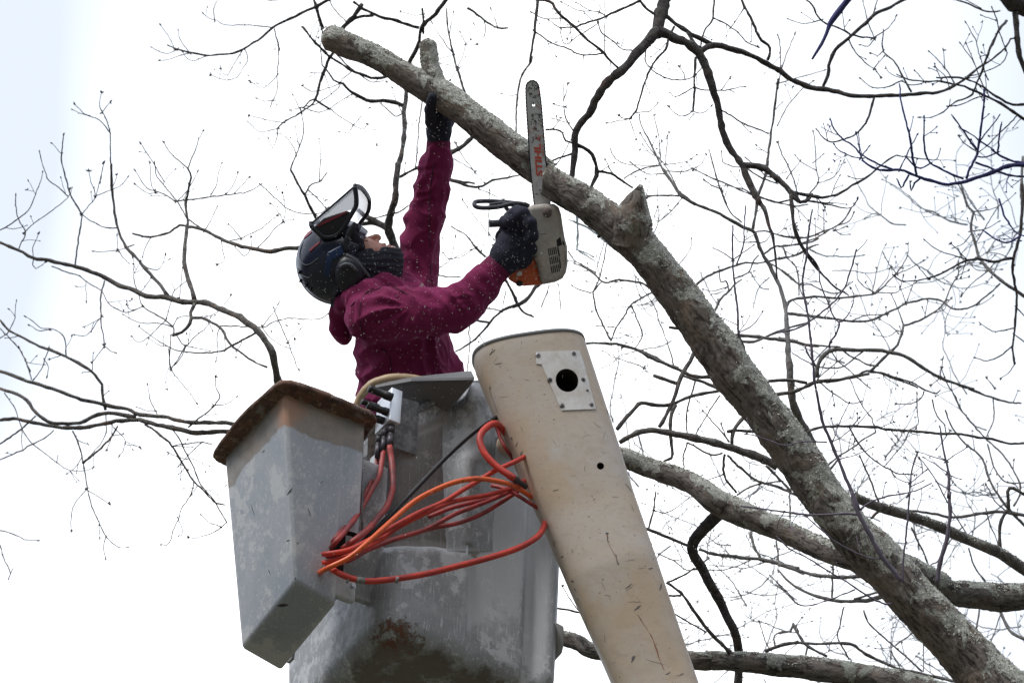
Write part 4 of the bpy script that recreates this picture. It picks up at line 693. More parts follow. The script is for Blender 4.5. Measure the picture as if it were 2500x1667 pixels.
nbump(M_ALU, nnoise(M_ALU, 1, 4, vec=nmap(M_ALU, (300, 300, 20))), 0.15, 0.001)
M_STEEL = mat('dirty_steel', (0.30, 0.30, 0.31), 0.5, 0.6)
setc(M_STEEL, nmix(M_STEEL, nramp(M_STEEL, nnoise(M_STEEL, 35, 5), (0.4, 0), (0.6, 1)), (0.12, 0.11, 0.11), (0.42, 0.42, 0.43)))
M_BLACK = mat('black_rubber', (0.018, 0.018, 0.02), 0.45)
M_FIT = mat('greasy_fitting', (0.07, 0.065, 0.075), 0.4, 0.4)
M_PLATE = mat('weathered_plate', (0.45, 0.44, 0.42), 0.8)
setc(M_PLATE, nmix(M_PLATE, nramp(M_PLATE, nnoise(M_PLATE, 60, 6, 0.7), (0.45, 0), (0.6, 1)), (0.50, 0.49, 0.47), (0.25, 0.24, 0.23)))
M_PLATE2 = mat('grey_painted_plate', (0.17, 0.18, 0.20), 0.6)
setc(M_PLATE2, nmix(M_PLATE2, nramp(M_PLATE2, nnoise(M_PLATE2, 30, 6, 0.7), (0.45, 0), (0.6, 1)), (0.15, 0.16, 0.175), (0.28, 0.29, 0.31)))

SK = P(945, 1548, 8.30)            # lowest near corner of the bucket
lift = thing('aerial_lift', SK, 'grey fibreglass bucket with tool tray, red hoses and thick tan boom arm', 'bucket lift')

# ------------------------------------------------------------------ main bucket
W1, W2, H = 0.615, 0.62, 0.0
top, H_, fl = fit(SK, EZ, -(ER+EL), 930, 948)
H = H_
def sstep(a, b, x):
    t = min(1, max(0, (x-a)/(b-a))); return t*t*(3-2*t)
def bucket_pt(s, z, inset=0.0):
    """perimeter coordinate s in 0..4 (0-1 along ER on the camera side), z height"""
    c = 0.075
    k = int(s) % 4; f = s-int(s)
    cor = [np.array([0, 0.]), np.array([W1, 0.]), np.array([W1, W2]), np.array([0, W2])]
    a, b = cor[k], cor[(k+1) % 4]; L = np.linalg.norm(b-a); dirv = (b-a)/L; nrm = np.array([dirv[1], -dirv[0]])
    x = f*L; p = a+dirv*x
    # rounded corners by pulling in near the ends (superellipse-like)
    for e, sg in ((x, 1), (L-x, -1)):
        if e < c:
            ph = math.pi/4*(1-e/c); p = p+dirv*sg*(c-c*math.sin(ph)-e)-nrm*(c-c*math.cos(ph))
    # taper
    zz = z/H; out = 0.012+0.035*zz; ctr = np.array([W1/2, W2/2]); p = ctr+(p-ctr)*(1+2*out/W1)
    q = np.array([p[0], p[1]])
    if k == 0:
        X = x
        # upper recess on the camera side, lower part bulges out
        rec = sstep(0.40, 0.49, zz+0.22*max(0, 0.16-X))*(1-sstep(0.84, 0.93, zz))*(1-sstep(0.20, 0.30, X))
        q[1] += 0.055*rec
        rib = sstep(0.27, 0.285, X)*1.0
        ed = 1-sstep(W1-0.11, W1-0.01, X)
        q[1] += 0.022*rib*(1-sstep(0.86, 0.95, zz))*ed; q[1] += 0.022*sstep(0.475, 0.495, X)*ed
        # horizontal pressed slots
        for zc, xc in ((0.80, 0.235), (0.64, 0.225)):
            q[1] += 0.024*math.exp(-(((X-xc)/0.045)**2))*math.exp(-(((zz-zc-(X-xc)*0.15)/0.018)**2))
        q[1] -= 0.034*math.exp(-((X-0.30)/0.04)**2)*sstep(0.45, 0.9, zz)
    if k == 3:
        q[1] += 0.055*sstep(0.40, 0.49, zz+0.22*0.16)*(1-sstep(0.84, 0.93, zz))*sstep(0.6, 1.0, f)
        q[0] += 0.03*sstep(0.5, 0.58, zz)*(1-sstep(0.9, 0.97, zz))*math.sin(math.pi*f)
    q = ctr+(q-ctr)*(1-inset)
    lf = {0: 0.25*sstep(0.0, 0.30, x), 1: 0.25*(1-sstep(0, 0.6, f)), 2: 0.0, 3: 0.0}[k]
    return SK+ER*q[0]+EL*q[1]+EZ*(z+lf*max(0, z/H)**2)
mb = MB(); NS = 260; ss = []
for k in range(4):
    u = np.linspace(0, 1, 66)[:-1]; 
    ss += list(k+u)
NS = len(ss); rings = []
for k_ in range(14):
    a_ = math.pi/2*k_/13; rings.append((0.20*(1-math.sin(a_)), 0.072*(1-math.cos(a_))-0.0))
for z in np.linspace(0.080, H, 128): rings.append((0.0, z))
V = [bucket_pt(s, z, ins) for ins, z in rings for s in ss]
F = [(i*NS+j, i*NS+(j+1) % NS, (i+1)*NS+(j+1) % NS, (i+1)*NS+j) for i in range(len(rings)-1) for j in range(NS)]
F.append(tuple(range(NS))[::-1]); nb = len(V)
# inner wall
for z in (H, 0.12):
    V += [bucket_pt(int(s)+(s-int(s)), z, 0.045)*1.0 for s in ss]
i0 = (len(rings)-1)*NS
F += [(i0+j, i0+(j+1) % NS, nb+(j+1) % NS, nb+j) for j in range(NS)]+[(nb+j, nb+(j+1) % NS, nb+NS+(j+1) % NS, nb+NS+j) for j in range(NS)]+[tuple(nb+NS+j for j in range(NS))]
mb.add(V, F); bucket = mb.build('bucket', M_BUCK, lift); bucket['label'] = 'open topped grey bucket with peeling paint and a brown worn lower corner'
def loc(p): return p-np.array(lift.location)
N_, L_, b_ = nodes(M_BUCK); t = N_.new('ShaderNodeTexCoord'); sp_ = N_.new('ShaderNodeSeparateXYZ'); L_.new(t.outputs['Object'], sp_.inputs[0])
f_ = nmath(M_BUCK, 'ADD', sp_.outputs[2], nmath(M_BUCK, 'MULTIPLY_ADD', nnoise(M_BUCK, 9, 8, 0.72), 0.16, -0.08)); src = b_.inputs['Base Color'].links[0].from_socket
setc(M_BUCK, nmix(M_BUCK, nramp(M_BUCK, f_, (-0.005, 1), (0.022, 0)), src, (0.14, 0.125, 0.11)))
add_stain(M_BUCK, loc(SK+ER*0.05+EL*0.05-EZ*0.0), 0.045, 0.068, (0.15, 0.125, 0.105), 26)
add_stain(M_BUCK, loc(SK+ER*0.035+EL*0.03+EZ*0.012), 0.02, 0.028, (0.15, 0.065, 0.045), 34)
# rim flange + amber liner lip
def ringpath(z, ins, a0=0.0, a1=4.0, n=200): return [bucket_pt(s % 4, z, ins) for s in np.linspace(a0, a1, n)]
mb = MB(); r = ringpath(H-0.008, -0.004); mb.tube(r+[r[1]], 0.012, 10, caps=False, flat=0.8, rough=0.02); rim = mb.build('bucket_rim', M_PLATE2, bucket)
# corner shelf of the flange, coloured dark for the shade on its underside
bvh_b = BVHTree.FromPolygons([Vector(q) for q in V], F)
def onbucket(u, v, off=0.0):
    dr = P(u, v, 1.0)-CAM; dr /= np.linalg.norm(dr); h = bvh_b.ray_cast(Vector(CAM), Vector(dr))
    return np.array(h[0])+dr*off if h[0] is not None else P(u, v, 9.0)
dS = proj(onbucket(1080, 1000))[2]
sh_ = [P(916, 946, dS-0.06), P(1004, 930, dS-0.10), P(1158, 927, dS-0.06), P(1150, 940, dS+0.02), P(1076, 1021, dS+0.02), P(984, 957, dS+0.03)]
mb = MB(); n_ = len(sh_); tv = [p+EZ*0.010 for p in sh_[:3]]+[p+EZ*0.06 for p in sh_[3:]]
mb.add(sh_+tv, [tuple(range(n_))[::-1], tuple(range(n_, 2*n_))]+[(i, (i+1) % n_, n_+(i+1) % n_, n_+i) for i in range(n_)])
mb.build('rim_shelf', mat('shade_dark_flange', (0.15, 0.15, 0.155), 0.6), bucket, smooth=False)
mb = MB(); V_ = []; rows = 60; cols = 12
for i in range(rows+1):
    v = 934+(1345-934)*i/rows; lu = 1152-76*min(1, (v-934)/88.0)+max(0, v-1100)*0.02; ru = 1212; k_ = 0.062*(1-sstep(0.45, 1.0, i/rows))+0.004
    a_, b_ = onbucket(lu, v), onbucket(ru, v); peak = (1146-lu)/(ru-lu)
    for j in range(cols+1):
        t = j/cols; bulge_ = (t/peak if t < peak else (1-t)/(1-peak)); bulge_ = bulge_*bulge_*(3-2*bulge_)
        o_ = onbucket(lu+(ru-lu)*t, v); dr = o_-CAM; dr /= np.linalg.norm(dr); V_.append(o_-dr*(k_*bulge_+0.0015*math.sin(math.pi*t)-(0.003 if j in (0, cols) else 0)))
mb.add(V_, [(i*(cols+1)+j, i*(cols+1)+j+1, (i+1)*(cols+1)+j+1, (i+1)*(cols+1)+j) for i in range(rows) for j in range(cols)]); mb.build('corner_fold', M_BUCK, bucket)
mb = MB(); pl_ = smooth_path([(*P(u, v, dS+dd), 0) for u, v, dd in ((858, 1012, .02), (868, 992, .02), (882, 966, .02), (900, 945, .02), (922, 932, .02), (958, 923, .02), (1000, 924, .03), (1040, 931, .06), (1070, 940, .12))], 0.01)[:, :3]
mb.tube(pl_, np.interp(np.arange(len(pl_)), [0, len(pl_)*0.3, len(pl_)*0.7, len(pl_)], [0.010, 0.015, 0.015, 0.007]), 12, rough=0.03); mb.build('liner_lip', M_LINER, bucket)
# right-hand step bracket
p = P(1340, 1512, 8.75); mb = MB()
pts = [P(1340, 1506, 8.72), P(1379, 1527, 8.70), P(1378, 1576, 8.70), P(1374, 1592, 8.70), P(1338, 1632, 8.74)]
tv = [q+EL*0.10 for q in pts]; n_ = 5
mb.add(pts+tv, [tuple(range(n_)), tuple(range(n_, 2*n_))[::-1]]+[(i, (i+1) % n_, n_+(i+1) % n_, n_+i) for i in range(n_)])
mb.build('step_bracket', M_TRAY, lift, smooth=False, bevel=0.006)

# ------------------------------------------------------------------ tool tray
Bn = P(722, 1418, 8.15)
Tn, hT, fT = fit(Bn, EZ, -(ER+EL), 694, 950)
def solve_u(p, d, u): return p+d*along(p, d, u)
BL = fit(Bn, EL, EZ, 588, 1584)[0]; BR = fit(Bn, ER, EZ, 822, 1476)[0]
TL = solve_u(Tn, EL, 546); TR_ = solve_u(Tn, ER, 850)
def quad4(a, l, r): return [a, r, r+(l-a), l]
def lerp(a, b, t): return a+(b-a)*t
ob, ot = quad4(Bn, BL, BR), quad4(Tn, TL, TR_); cb, ctp = sum(ob)/4, sum(ot)/4
it_ = [lerp(q, ctp, 0.24) for q in ot]; ib = [lerp(lerp(q, cb, 0.24), t_, 0.07) for q, t_ in zip(ob, it_)]
mb = MB(); ring_ = lambda a0, b0: [(a0+i, a0+(i+1) % 4, b0+(i+1) % 4, b0+i) for i in range(4)]
mb.add(ob+ot+it_+ib, [(3, 2, 1, 0)]+ring_(0, 4)+ring_(4, 8)+ring_(8, 12)+[(12, 13, 14, 15)])
tray = mb.build('tool_tray', [M_TRAY, M_DARK], lift, smooth=False); tray['label'] = 'deep side tool tray with a rusty brown rim'
bv = tray.modifiers.new('bevel', 'BEVEL'); bv.width = 0.034; bv.segments = 8; bv.limit_method = 'ANGLE'
tri_ = tray.modifiers.new('tri', 'TRIANGULATE')
# open the tray top: thick walls
FB = BR; FT = TR_
flange_b0 = solve_u(Bn, ER, 800); flange_b1 = solve_u(Bn, ER, 868); flange_t0 = solve_u(Tn, ER, 835); flange_t1 = solve_u(Tn, ER, 893)
mb = MB(); th = EL*0.022; of = -EL*0.001
mb.hexa([flange_b0+of, flange_b1+of, flange_b1+th, flange_b0+th, flange_t0+of, flange_t1+of, flange_t1+th, flange_t0+th])
flange = mb.build('tray_flange', [M_TRAY, M_DARK], tray, smooth=False)
bv = flange.modifiers.new('bevel', 'BEVEL'); bv.width = 0.009; bv.segments = 3
# cable port cut through both
HC, _, _ = fit(Bn, ER, EZ, 838, 1372)
mb = MB(); k = 40; rr = px(52, 8.2)
ring = [HC-EL*0.12+ER*math.cos(a)*rr/0.84*0.95+EZ*math.sin(a)*rr/0.80*0.92 for a in np.arange(k)/k*2*math.pi]; ring2 = [q+EL*0.27 for q in ring]
mb.add(ring+ring2, [tuple(range(k))[::-1], tuple(range(k, 2*k))]+[(i, (i+1) % k, k+(i+1) % k, k+i) for i in range(k)])
cut = mb.build('port_cutter', M_DARK, None, smooth=False)
def boolcut(o, cutters):
    for c_ in cutters:
        b = o.modifiers.new('cut', 'BOOLEAN'); b.operation = 'DIFFERENCE'; b.object = c_; b.solver = 'EXACT'; b.material_mode = 'TRANSFER'
    dg = bpy.context.evaluated_depsgraph_get(); me = bpy.data.meshes.new_from_object(o.evaluated_get(dg))
    o.modifiers.clear(); o.data = me
    for p_ in me.polygons: p_.use_smooth = True
    try: me.set_sharp_from_angle(angle=0.6)
    except Exception: pass
boolcut(tray, [cut]); boolcut(flange, [cut]); print('TRAY', len(tray.data.vertices))
for c_ in (cut,): bpy.data.objects.remove(c_)
# rusty rim
mb = MB(); q = quad4(Tn, TL, solve_u(Tn, ER, 893)); ctr = sum(q)/4; path = []
for i in range(4):
    a, b, c_ = q[i-1], q[i], q[(i+1) % 4]
    for t in np.linspace(0, 1, 7):
        p0 = b+(a-b)/np.linalg.norm(a-b)*0.035; p2 = b+(c_-b)/np.linalg.norm(c_-b)*0.035; path.append((1-t)**2*p0+2*t*(1-t)*b+t*t*p2)
    nn = 12
    for t in np.linspace(0.13, 0.87, nn): path.append(b+(c_-b)*t)
path = path+path[:1]; path = np.array(path); outw = path-ctr; outw -= np.outer(outw@EZ, EZ); outw /= np.linalg.norm(outw, axis=1)[:, None]
prof = [(-0.036, 0.012), (0.018, 0.016), (0.042, 0.008), (0.048, -0.004), (0.044, -0.013), (0.031, -0.012), (0.006, -0.011), (0.003, -0.022), (-0.036, -0.022)]
V = []; rs = np.random.RandomState(2)
for p_, o_ in zip(path, outw):
    for a, b in prof: V.append(p_+o_*(a+rs.randn()*0.0012)+EZ*(b+rs.randn()*0.0013+0.006))
kp = len(prof); mb.add(V, [(i*kp+j, i*kp+(j+1) % kp, (i+1)*kp+(j+1) % kp, (i+1)*kp+j) for i in range(len(path)-1) for j in range(kp)])
mb.build('tray_rim', M_RUST, tray)
# bare resin band under the rim: a surface marking of the tray itself
for m_ in (M_TRAY,):
    N_, L_, b_ = nodes(m_); t = N_.new('ShaderNodeTexCoord'); sp_ = N_.new('ShaderNodeSeparateXYZ'); L_.new(t.outputs['Object'], sp_.inputs[0])
    zt = (Tn-np.array(lift.location))[2]
    f_ = nmath(m_, 'ADD', sp_.outputs[2], nmath(m_, 'MULTIPLY_ADD', nnoise(m_, 3.2, 6, 0.6), 0.16, -0.08))
    bm_ = nramp(m_, nmath(m_, 'SUBTRACT', f_, zt-1.0), (0.893, 0), (0.898, 1)); src = b_.inputs['Base Color'].links[0].from_socket
    rc = nmix(m_, nramp(m_, nnoise(m_, 10, 8, 0.7), (0.42, 0), (0.64, 1)), (0.235, 0.225, 0.215), (0.36, 0.30, 0.25))
    vd = N_.new('ShaderNodeVectorMath'); vd.operation = 'DISTANCE'; L_.new(t.outputs['Object'], vd.inputs[0]); vd.inputs[1].default_value = tuple((Tn-np.array(lift.location))-np.array([0, 0, 0.06]))
    rc = nmix(m_, nramp(m_, nmath(m_, 'ADD', vd.outputs['Value'], nmath(m_, 'MULTIPLY_ADD', nnoise(m_, 25, 6, 0.7), 0.14, -0.07)), (0.05, 1), (0.10, 0)), rc, (0.42, 0.25, 0.17))
    setc(m_, nmix(m_, bm_, src, rc))
def bolt(o, nrm, r, parent, name='bolt', m_=None):
    nrm = nrm/np.linalg.norm(nrm); mb = MB(); mb.tube([o, o+nrm*r*0.25], r*1.5, 18); mb.tube([o+nrm*r*0.25, o+nrm*r*1.0], r, 6); return mb.build(name, m_ or M_STEEL, parent, smooth=False)
for u, v in ((860, 1430), (877, 1055), (884, 1142)):
    p_, _, _ = fit(Bn, ER, EZ, u, v); 
    p_ = P(u, v, proj(flange_b1 if v > 1300 else flange_t1)[2]-0.012-(0.0 if v > 1300 else -0.0)); bolt(p_, -EL, 0.008, tray)
# seam strip between tray flange and bucket
a = P(884, 1080, proj(flange_t1)[2]+0.012); b = P(884, 1295, proj(lerp(flange_t1, flange_b1, 0.65))[2]+0.012); mb = MB(); mb.tube([a, (a+b)/2, b], 0.004, 8); mb.build('seam_strip', M_PLATE2, tray)
trv = [tray.matrix_world @ v.co for v in tray.data.vertices]; og_ = Vector(lift.location)
bvh_t0 = BVHTree.FromPolygons([v.co+og_ for v in tray.data.vertices], [tuple(p.vertices) for p in tray.data.polygons])
M_SCAR = mat('dark_scar', (0.05, 0.05, 0.055), 0.8); mbs = MB()
def ontray(u, v):
    dr = P(u, v, 1.0)-CAM; dr /= np.linalg.norm(dr); h = bvh_t0.ray_cast(Vector(CAM), Vector(dr))
    return None if h[0] is None else np.array(h[0])-dr*0.001
for u0, v0, u1, v1, w_ in ((700, 1208, 715, 1190, 3), (698, 1321, 707, 1317, 2.5), (725, 1328, 730, 1324, 2.5), (676, 1478, 704, 1476, 7), (560, 1312, 563, 1330, 2), (719, 1415, 722, 1408, 2), (640, 1105, 646, 1098, 2), (752, 1240, 760, 1262, 1.5), (612, 1230, 622, 1260, 1.2), (655, 1390, 660, 1402, 1.6), (782, 1180, 790, 1172, 1.5), (575, 1420, 578, 1440, 1.5)):
    L = math.hypot(u1-u0, v1-v0); nx_, ny_ = -(v1-v0)/L, (u1-u0)/L; V_ = []
    for i in range(7):
        t = i/6; hw = w_/2*math.sin(math.pi*min(0.95, max(0.05, t)))+0.1
        for s_ in (-1, 1): V_.append(ontray(u0+(u1-u0)*t+nx_*s_*hw, v0+(v1-v0)*t+ny_*s_*hw))
    if all(q is not None for q in V_): mbs.add(V_, [(2*i, 2*i+1, 2*i+3, 2*i+2) for i in range(6)])
tag(mbs.build('scars', M_SCAR, tray), kind='stuff')
b0_ = flange_b1-ER*0.03+EL*0.13+EZ*0.12; t0_ = flange_t1-ER*0.03+EL*0.13-EZ*0.03; we_ = ER*0.19; wd_ = EL*0.02
mb = MB(); mb.hexa([b0_, b0_+we_, b0_+we_+wd_, b0_+wd_, t0_, t0_+we_, t0_+we_+wd_, t0_+wd_]); mb.build('joining_web', M_BUCK, tray, smooth=False, bevel=0.004)
# black block added as the shade in the gap behind the flange
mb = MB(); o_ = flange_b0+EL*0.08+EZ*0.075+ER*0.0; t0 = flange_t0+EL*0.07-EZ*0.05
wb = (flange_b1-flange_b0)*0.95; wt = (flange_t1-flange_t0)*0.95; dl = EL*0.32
mb.hexa([o_, o_+wb, o_+wb+dl, o_+dl, t0, t0+wt, t0+wt+dl, t0+dl]); mb.build('gap_shade_block', M_DARK, tray, smooth=False)
mb = MB(); a = P(712, 1606, proj(BL)[2]+0.10); mb.obox(a, ER*0.010, EL*0.03, EZ*0.035); mb.build('tie_bracket', M_STEEL, tray, smooth=False)

# ------------------------------------------------------------------ valve block
vb0 = P(951, 1024, 8.62); mb = MB()
top1, hV, _ = fit(vb0, EZ, ER, 957, 944)
eR = solve_u(vb0, ER, 978)-vb0; eL = solve_u(vb0, EL, 914)-vb0
mb.obox(vb0, eR, eL, top1-vb0); valve = mb.build('valve_block', M_ALU, lift, smooth=False, bevel=0.003)
for (u0, v0, u1, v1, w_) in ((900, 948, 951, 968, 20), (896, 989, 949, 1007, 19), (883, 980, 920, 993, 15), (883, 1008, 932, 1026, 18)):
    d = 8.66; a = P(u0, v0, d-0.02); b = P(u1, v1, d); mb = MB(); r = px(w_, d)/2
    L = [a, a+(b-a)*0.08, a+(b-a)*0.10, a+(b-a)*0.75, a+(b-a)*0.76, b+(b-a)*0.12]
    mb.tube(L, [r*0.92, r, r*0.94, r*0.94, r*1.08, r*1.08], 20); s_ = mb.build('valve_stem', M_BLACK, valve, smooth=True)
    mb = MB(); mb.tube([a-(b-a)*0.012, a-(b-a)*0.006], r*0.55, 14); mb.build('stem_socket', M_DARK, None) if False else None
mb = MB(); a = P(949, 1113, 8.80); pr = [P(900, 1028, 8.70), P(925, 1028, 8.72), P(921, 1104, 8.72), P(896, 1126, 8.70)]
tv = [q_+FWD*0.03 for q_ in pr]; mb.add(pr+tv, [(0, 1, 2, 3), (7, 6, 5, 4), (0, 4, 5, 1), (1, 5, 6, 2), (2, 6, 7, 3), (3, 7, 4, 0)]); mb.build('mount_plate', M_PLATE, valve, smooth=False)
mb = MB(); pr = [P(972, 968, 8.74), P(1015, 980, 8.79), P(1010, 1108, 8.73), P(962, 1092, 8.69)]
tv = [q_+FWD*0.02+ER*0.012 for q_ in pr]; mb.add(pr+tv, [(0, 1, 2, 3), (7, 6, 5, 4), (0, 4, 5, 1), (1, 5, 6, 2), (2, 6, 7, 3), (3, 7, 4, 0)]); mb.build('back_plate', M_PLATE2, valve, smooth=False)

# ------------------------------------------------------------------ hoses
M_HR = mat('faded_red_hose', (0.6, 0.06, 0.04), 0.45, spec=0.35)
setc(M_HR, nmix(M_HR, nramp(M_HR, nnoise(M_HR, 12, 5, 0.7), (0.40, 0), (0.66, 1)), (0.66, 0.065, 0.042), (0.36, 0.045, 0.04)))
M_HD = mat('dull_red_hose', (0.33, 0.055, 0.05), 0.5)
setc(M_HD, nmix(M_HD, nramp(M_HD, nnoise(M_HD, 14, 5, 0.7), (0.42, 0), (0.62, 1)), (0.42, 0.055, 0.05), (0.20, 0.042, 0.045)))
M_HO = mat('orange_hose', (0.80, 0.13, 0.03), 0.35)
setc(M_HO, nmix(M_HO, nramp(M_HO, nnoise(M_HO, 30, 3), (0.56, 0), (0.62, 0.45)), (0.82, 0.13, 0.03), (0.35, 0.07, 0.03)))
M_TAPE = mat('grey_tape', (0.20, 0.19, 0.18), 0.6)
def hose(label, m_, w_, pts, sides=20):
    """pts: u v d"""
    s = smooth_path([(*P(u, v, d), 0) for u, v, d in pts], 0.012)[:, :3]
    mb = MB(); mb.tube(s, px(w_, 8.5)/2, sides, rough=0.0); o = mb.build('hose', m_, lift); o['label'] = label; return o, s
dh = 8.14   # depth at the port
_, s_o = hose('bright orange hose bowed over the others', M_HO, 12.5, [(780, 1398, dh+.06), (796, 1388, dh), (850, 1362, dh), (888, 1332, dh+.02), (927, 1297, 8.2), (965, 1263, 8.25), (1011, 1224, 8.3), (1057, 1198, 8.33), (1110, 1177, 8.36), (1164, 1168, 8.4), (1217, 1175, 8.45), (1256, 1187, 8.5), (1300, 1215, 8.6)])
mb = MB(); orange = lift.children[-1]
for i in range(8, len(s_o)-4, 2):
    if (i//14) % 3 == 2: continue
    t = s_o[i+1]-s_o[i]; L_ = np.linalg.norm(t); t = t/L_; tc_ = CAM-s_o[i]; tc_ /= np.linalg.norm(tc_); tc_ -= t*(tc_@t); tc_ /= np.linalg.norm(tc_); sd_ = np.cross(t, tc_)
    r_ = px(12.5, 8.5)/2*1.01; w_ = 0.0011; o_ = s_o[i]+(tc_*0.92+sd_*0.39)*r_; mb.add([o_-sd_*w_, o_+sd_*w_, o_+t*0.005+sd_*w_, o_+t*0.005-sd_*w_], [(0, 1, 2, 3)])
mb.build('hose_print', M_BLACK, orange)
hose('black hose running up to the boom', M_BLACK, 12, [(850, 1350, 8.4), (888, 1320, 8.38), (927, 1282, 8.4), (1003, 1205, 8.5), (1080, 1125, 8.6), (1133, 1075, 8.65), (1175, 1041, 8.68), (1206, 1022, 8.7), (1240, 1005, 8.75)])
hose('red hose', M_HR, 12, [(790, 1352, dh+.06), (800, 1351, dh+.04), (850, 1342, dh+.04), (900, 1318, 8.25), (965, 1282, 8.3), (1022, 1251, 8.36), (1080, 1226, 8.42), (1126, 1198, 8.46), (1171, 1171, 8.5), (1210, 1148, 8.52), (1252, 1129, 8.55), (1290, 1110, 8.6)])
hose('red hose', M_HR, 12, [(790, 1372, dh+.06), (802, 1371, dh+.05), (850, 1357, dh+.05), (927, 1318, 8.28), (976, 1284, 8.33), (1064, 1240, 8.4), (1118, 1221, 8.46), (1194, 1207, 8.5), (1248, 1190, 8.55), (1290, 1170, 8.62)])
hose('dark red hose', M_HD, 11.5, [(790, 1382, dh+.08), (850, 1368, dh+.08), (900, 1341, 8.3), (965, 1316, 8.35), (1041, 1291, 8.42), (1110, 1255, 8.48), (1168, 1232, 8.55), (1233, 1205, 8.6), (1290, 1175, 8.65)])
hose('dark red hose', M_HD, 11, [(785, 1362, dh+.09), (850, 1345, dh+.09), (915, 1328, 8.35), (1003, 1303, 8.4), (1060, 1288, 8.45), (1120, 1276, 8.5), (1180, 1252, 8.56), (1240, 1215, 8.62), (1290, 1180, 8.68)])
hose('dark red hose', M_HD, 11, [(1045, 1262, 8.5), (1100, 1240, 8.52), (1170, 1222, 8.56), (1230, 1206, 8.6), (1290, 1160, 8.65)])
_, s = hose('red hose with grey tape wrapped near the port', M_HR, 15, [(805, 1385, dh+.04), (824, 1397, dh), (851, 1409, dh), (880, 1416, dh), (911, 1418, 8.16), (969, 1412, 8.2), (1041, 1400, 8.25), (1118, 1381, 8.3), (1194, 1361, 8.35), (1263, 1338, 8.4), (1309, 1312, 8.45), (1326, 1289, 8.5), (1335, 1260, 8.6)])
pj = [proj(q)[0] for q in s]
for u0, u1 in ((848, 852), (868, 887), (966, 973)):
    sel = [q for q, u in zip(s, pj) if u0-3 <= u <= u1+3]
    mb = MB(); mb.tube(sel if len(sel) > 1 else [P(u0, 1414, dh), P(u1, 1416, dh)], px(15, 8.5)/2*1.07, 20); mb.build('tape_band', M_TAPE, lift.children[-1])
hose('thick red hose looped beside the boom', M_HR, 17, [(1260, 1100, 8.75), (1236, 1060, 8.7), (1210, 1034, 8.62), (1183, 1048, 8.58), (1171, 1072, 8.55), (1183, 1106, 8.52), (1210, 1136, 8.5), (1244, 1160, 8.48), (1256, 1168, 8.48)])
lp = lift.children[-1]
mb = MB(); a = P(1242, 1159, 8.48); b = P(1285, 1188, 8.52); r = px(17, 8.5)/2
mb.tube([a, a+(b-a)*.1, a+(b-a)*.5, a+(b-a)*.52, b], [r*1.05, r*1.1, r*1.1, r*0.8, r*0.8], 18); mb.build('hose_fitting', M_FIT, lp)
hose('red hose', M_HD, 9.5, [(1206, 1030, 8.72), (1213, 1045, 8.7), (1222, 1070, 8.68), (1236, 1096, 8.66), (1260, 1130, 8.7)])
hose('dark red hose', M_HD, 10, [(1200, 1185, 8.6), (1225, 1190, 8.58), (1252, 1202, 8.55), (1294, 1228, 8.55), (1320, 1245, 8.6)])
for pts, w_, top_ in (([(951, 1088, 8.60), (955, 1115, 8.58), (958, 1140, 8.55), (959, 1186, 8.5), (946, 1232, 8.42), (923, 1263, 8.36), (900, 1290, 8.3), (870, 1315, 8.24), (835, 1340, 8.24)], 15, ((956, 1040), (951, 1092))),
                      ([(936, 1102, 8.60), (932, 1130, 8.57), (925, 1163, 8.52), (900, 1209, 8.44), (873, 1255, 8.34), (848, 1290, 8.26), (820, 1322, 8.2), (805, 1340, 8.26)], 12.5, ((939, 1046), (935, 1104))),
                      ([(922, 1114, 8.62), (919, 1135, 8.60), (911, 1163, 8.56), (893, 1205, 8.48), (868, 1250, 8.38), (842, 1285, 8.3), (818, 1315, 8.24), (803, 1335, 8.3)], 11.5, ((925, 1062), (921, 1117)))):
    o, s = hose('dull red hose dropping from the valve block', M_HD, w_, pts); mb = MB()
    a = P(*top_[0], 8.64); b = P(*top_[1], 8.60); r = px(w_, 8.6)/2
    mb.tube([a, a+(b-a)*.3, a+(b-a)*.31, a+(b-a)*.42, a+(b-a)*.43, b], [r*1.25, r*1.25, r*1.0, r*1.0, r*1.2, r*1.16], 10); mb.build('hose_fitting', M_FIT, o)

# ------------------------------------------------------------------ boom
M_BOOM = mat('tan_fibreglass', (0.58, 0.50, 0.42), 0.42, spec=0.4)
c = nmix(M_BOOM, nramp(M_BOOM, nnoise(M_BOOM, 4.0, 6, 0.6, dist=0.4), (0.40, 0), (0.60, 1)), (0.57, 0.505, 0.44), (0.56, 0.445, 0.325))
c = nmix(M_BOOM, nramp(M_BOOM, nnoise(M_BOOM, 1.0, 7, 0.7, vec=nmap(M_BOOM, (22, 22, 44), (0.0, 0.35, 0.0)), dist=0.6), (0.48, 0), (0.74, 0.55)), c, (0.45, 0.345, 0.265))
c = nmix(M_BOOM, nramp(M_BOOM, nnoise(M_BOOM, 9, 8, 0.75, dist=1.0), (0.57, 0), (0.70, 0.7)), c, (0.42, 0.33, 0.26))
c = nmix(M_BOOM, nramp(M_BOOM, nnoise(M_BOOM, 3.3, 7, 0.7), (0.56, 0), (0.66, 0.55)), c, (0.60, 0.58, 0.57))
c = nmix(M_BOOM, nramp(M_BOOM, nnoise(M_BOOM, 110, 3, 0.5), (0.68, 0), (0.71, 0.8)), c, (0.22, 0.18, 0.16))
c = nmix(M_BOOM, nramp(M_BOOM, nnoise(M_BOOM, 1.0, 5, 0.8, vec=nmap(M_BOOM, (120, 120, 9), (0.5, 0.9, 0.2))), (0.69, 0), (0.73, 0.5)), c, (0.36, 0.31, 0.28))
setc(M_BOOM, c); nbump(M_BOOM, nnoise(M_BOOM, 1.0, 6, 0.6, vec=nmap(M_BOOM, (45, 45, 70), (0, 0.35, 0))), 0.10, 0.003)
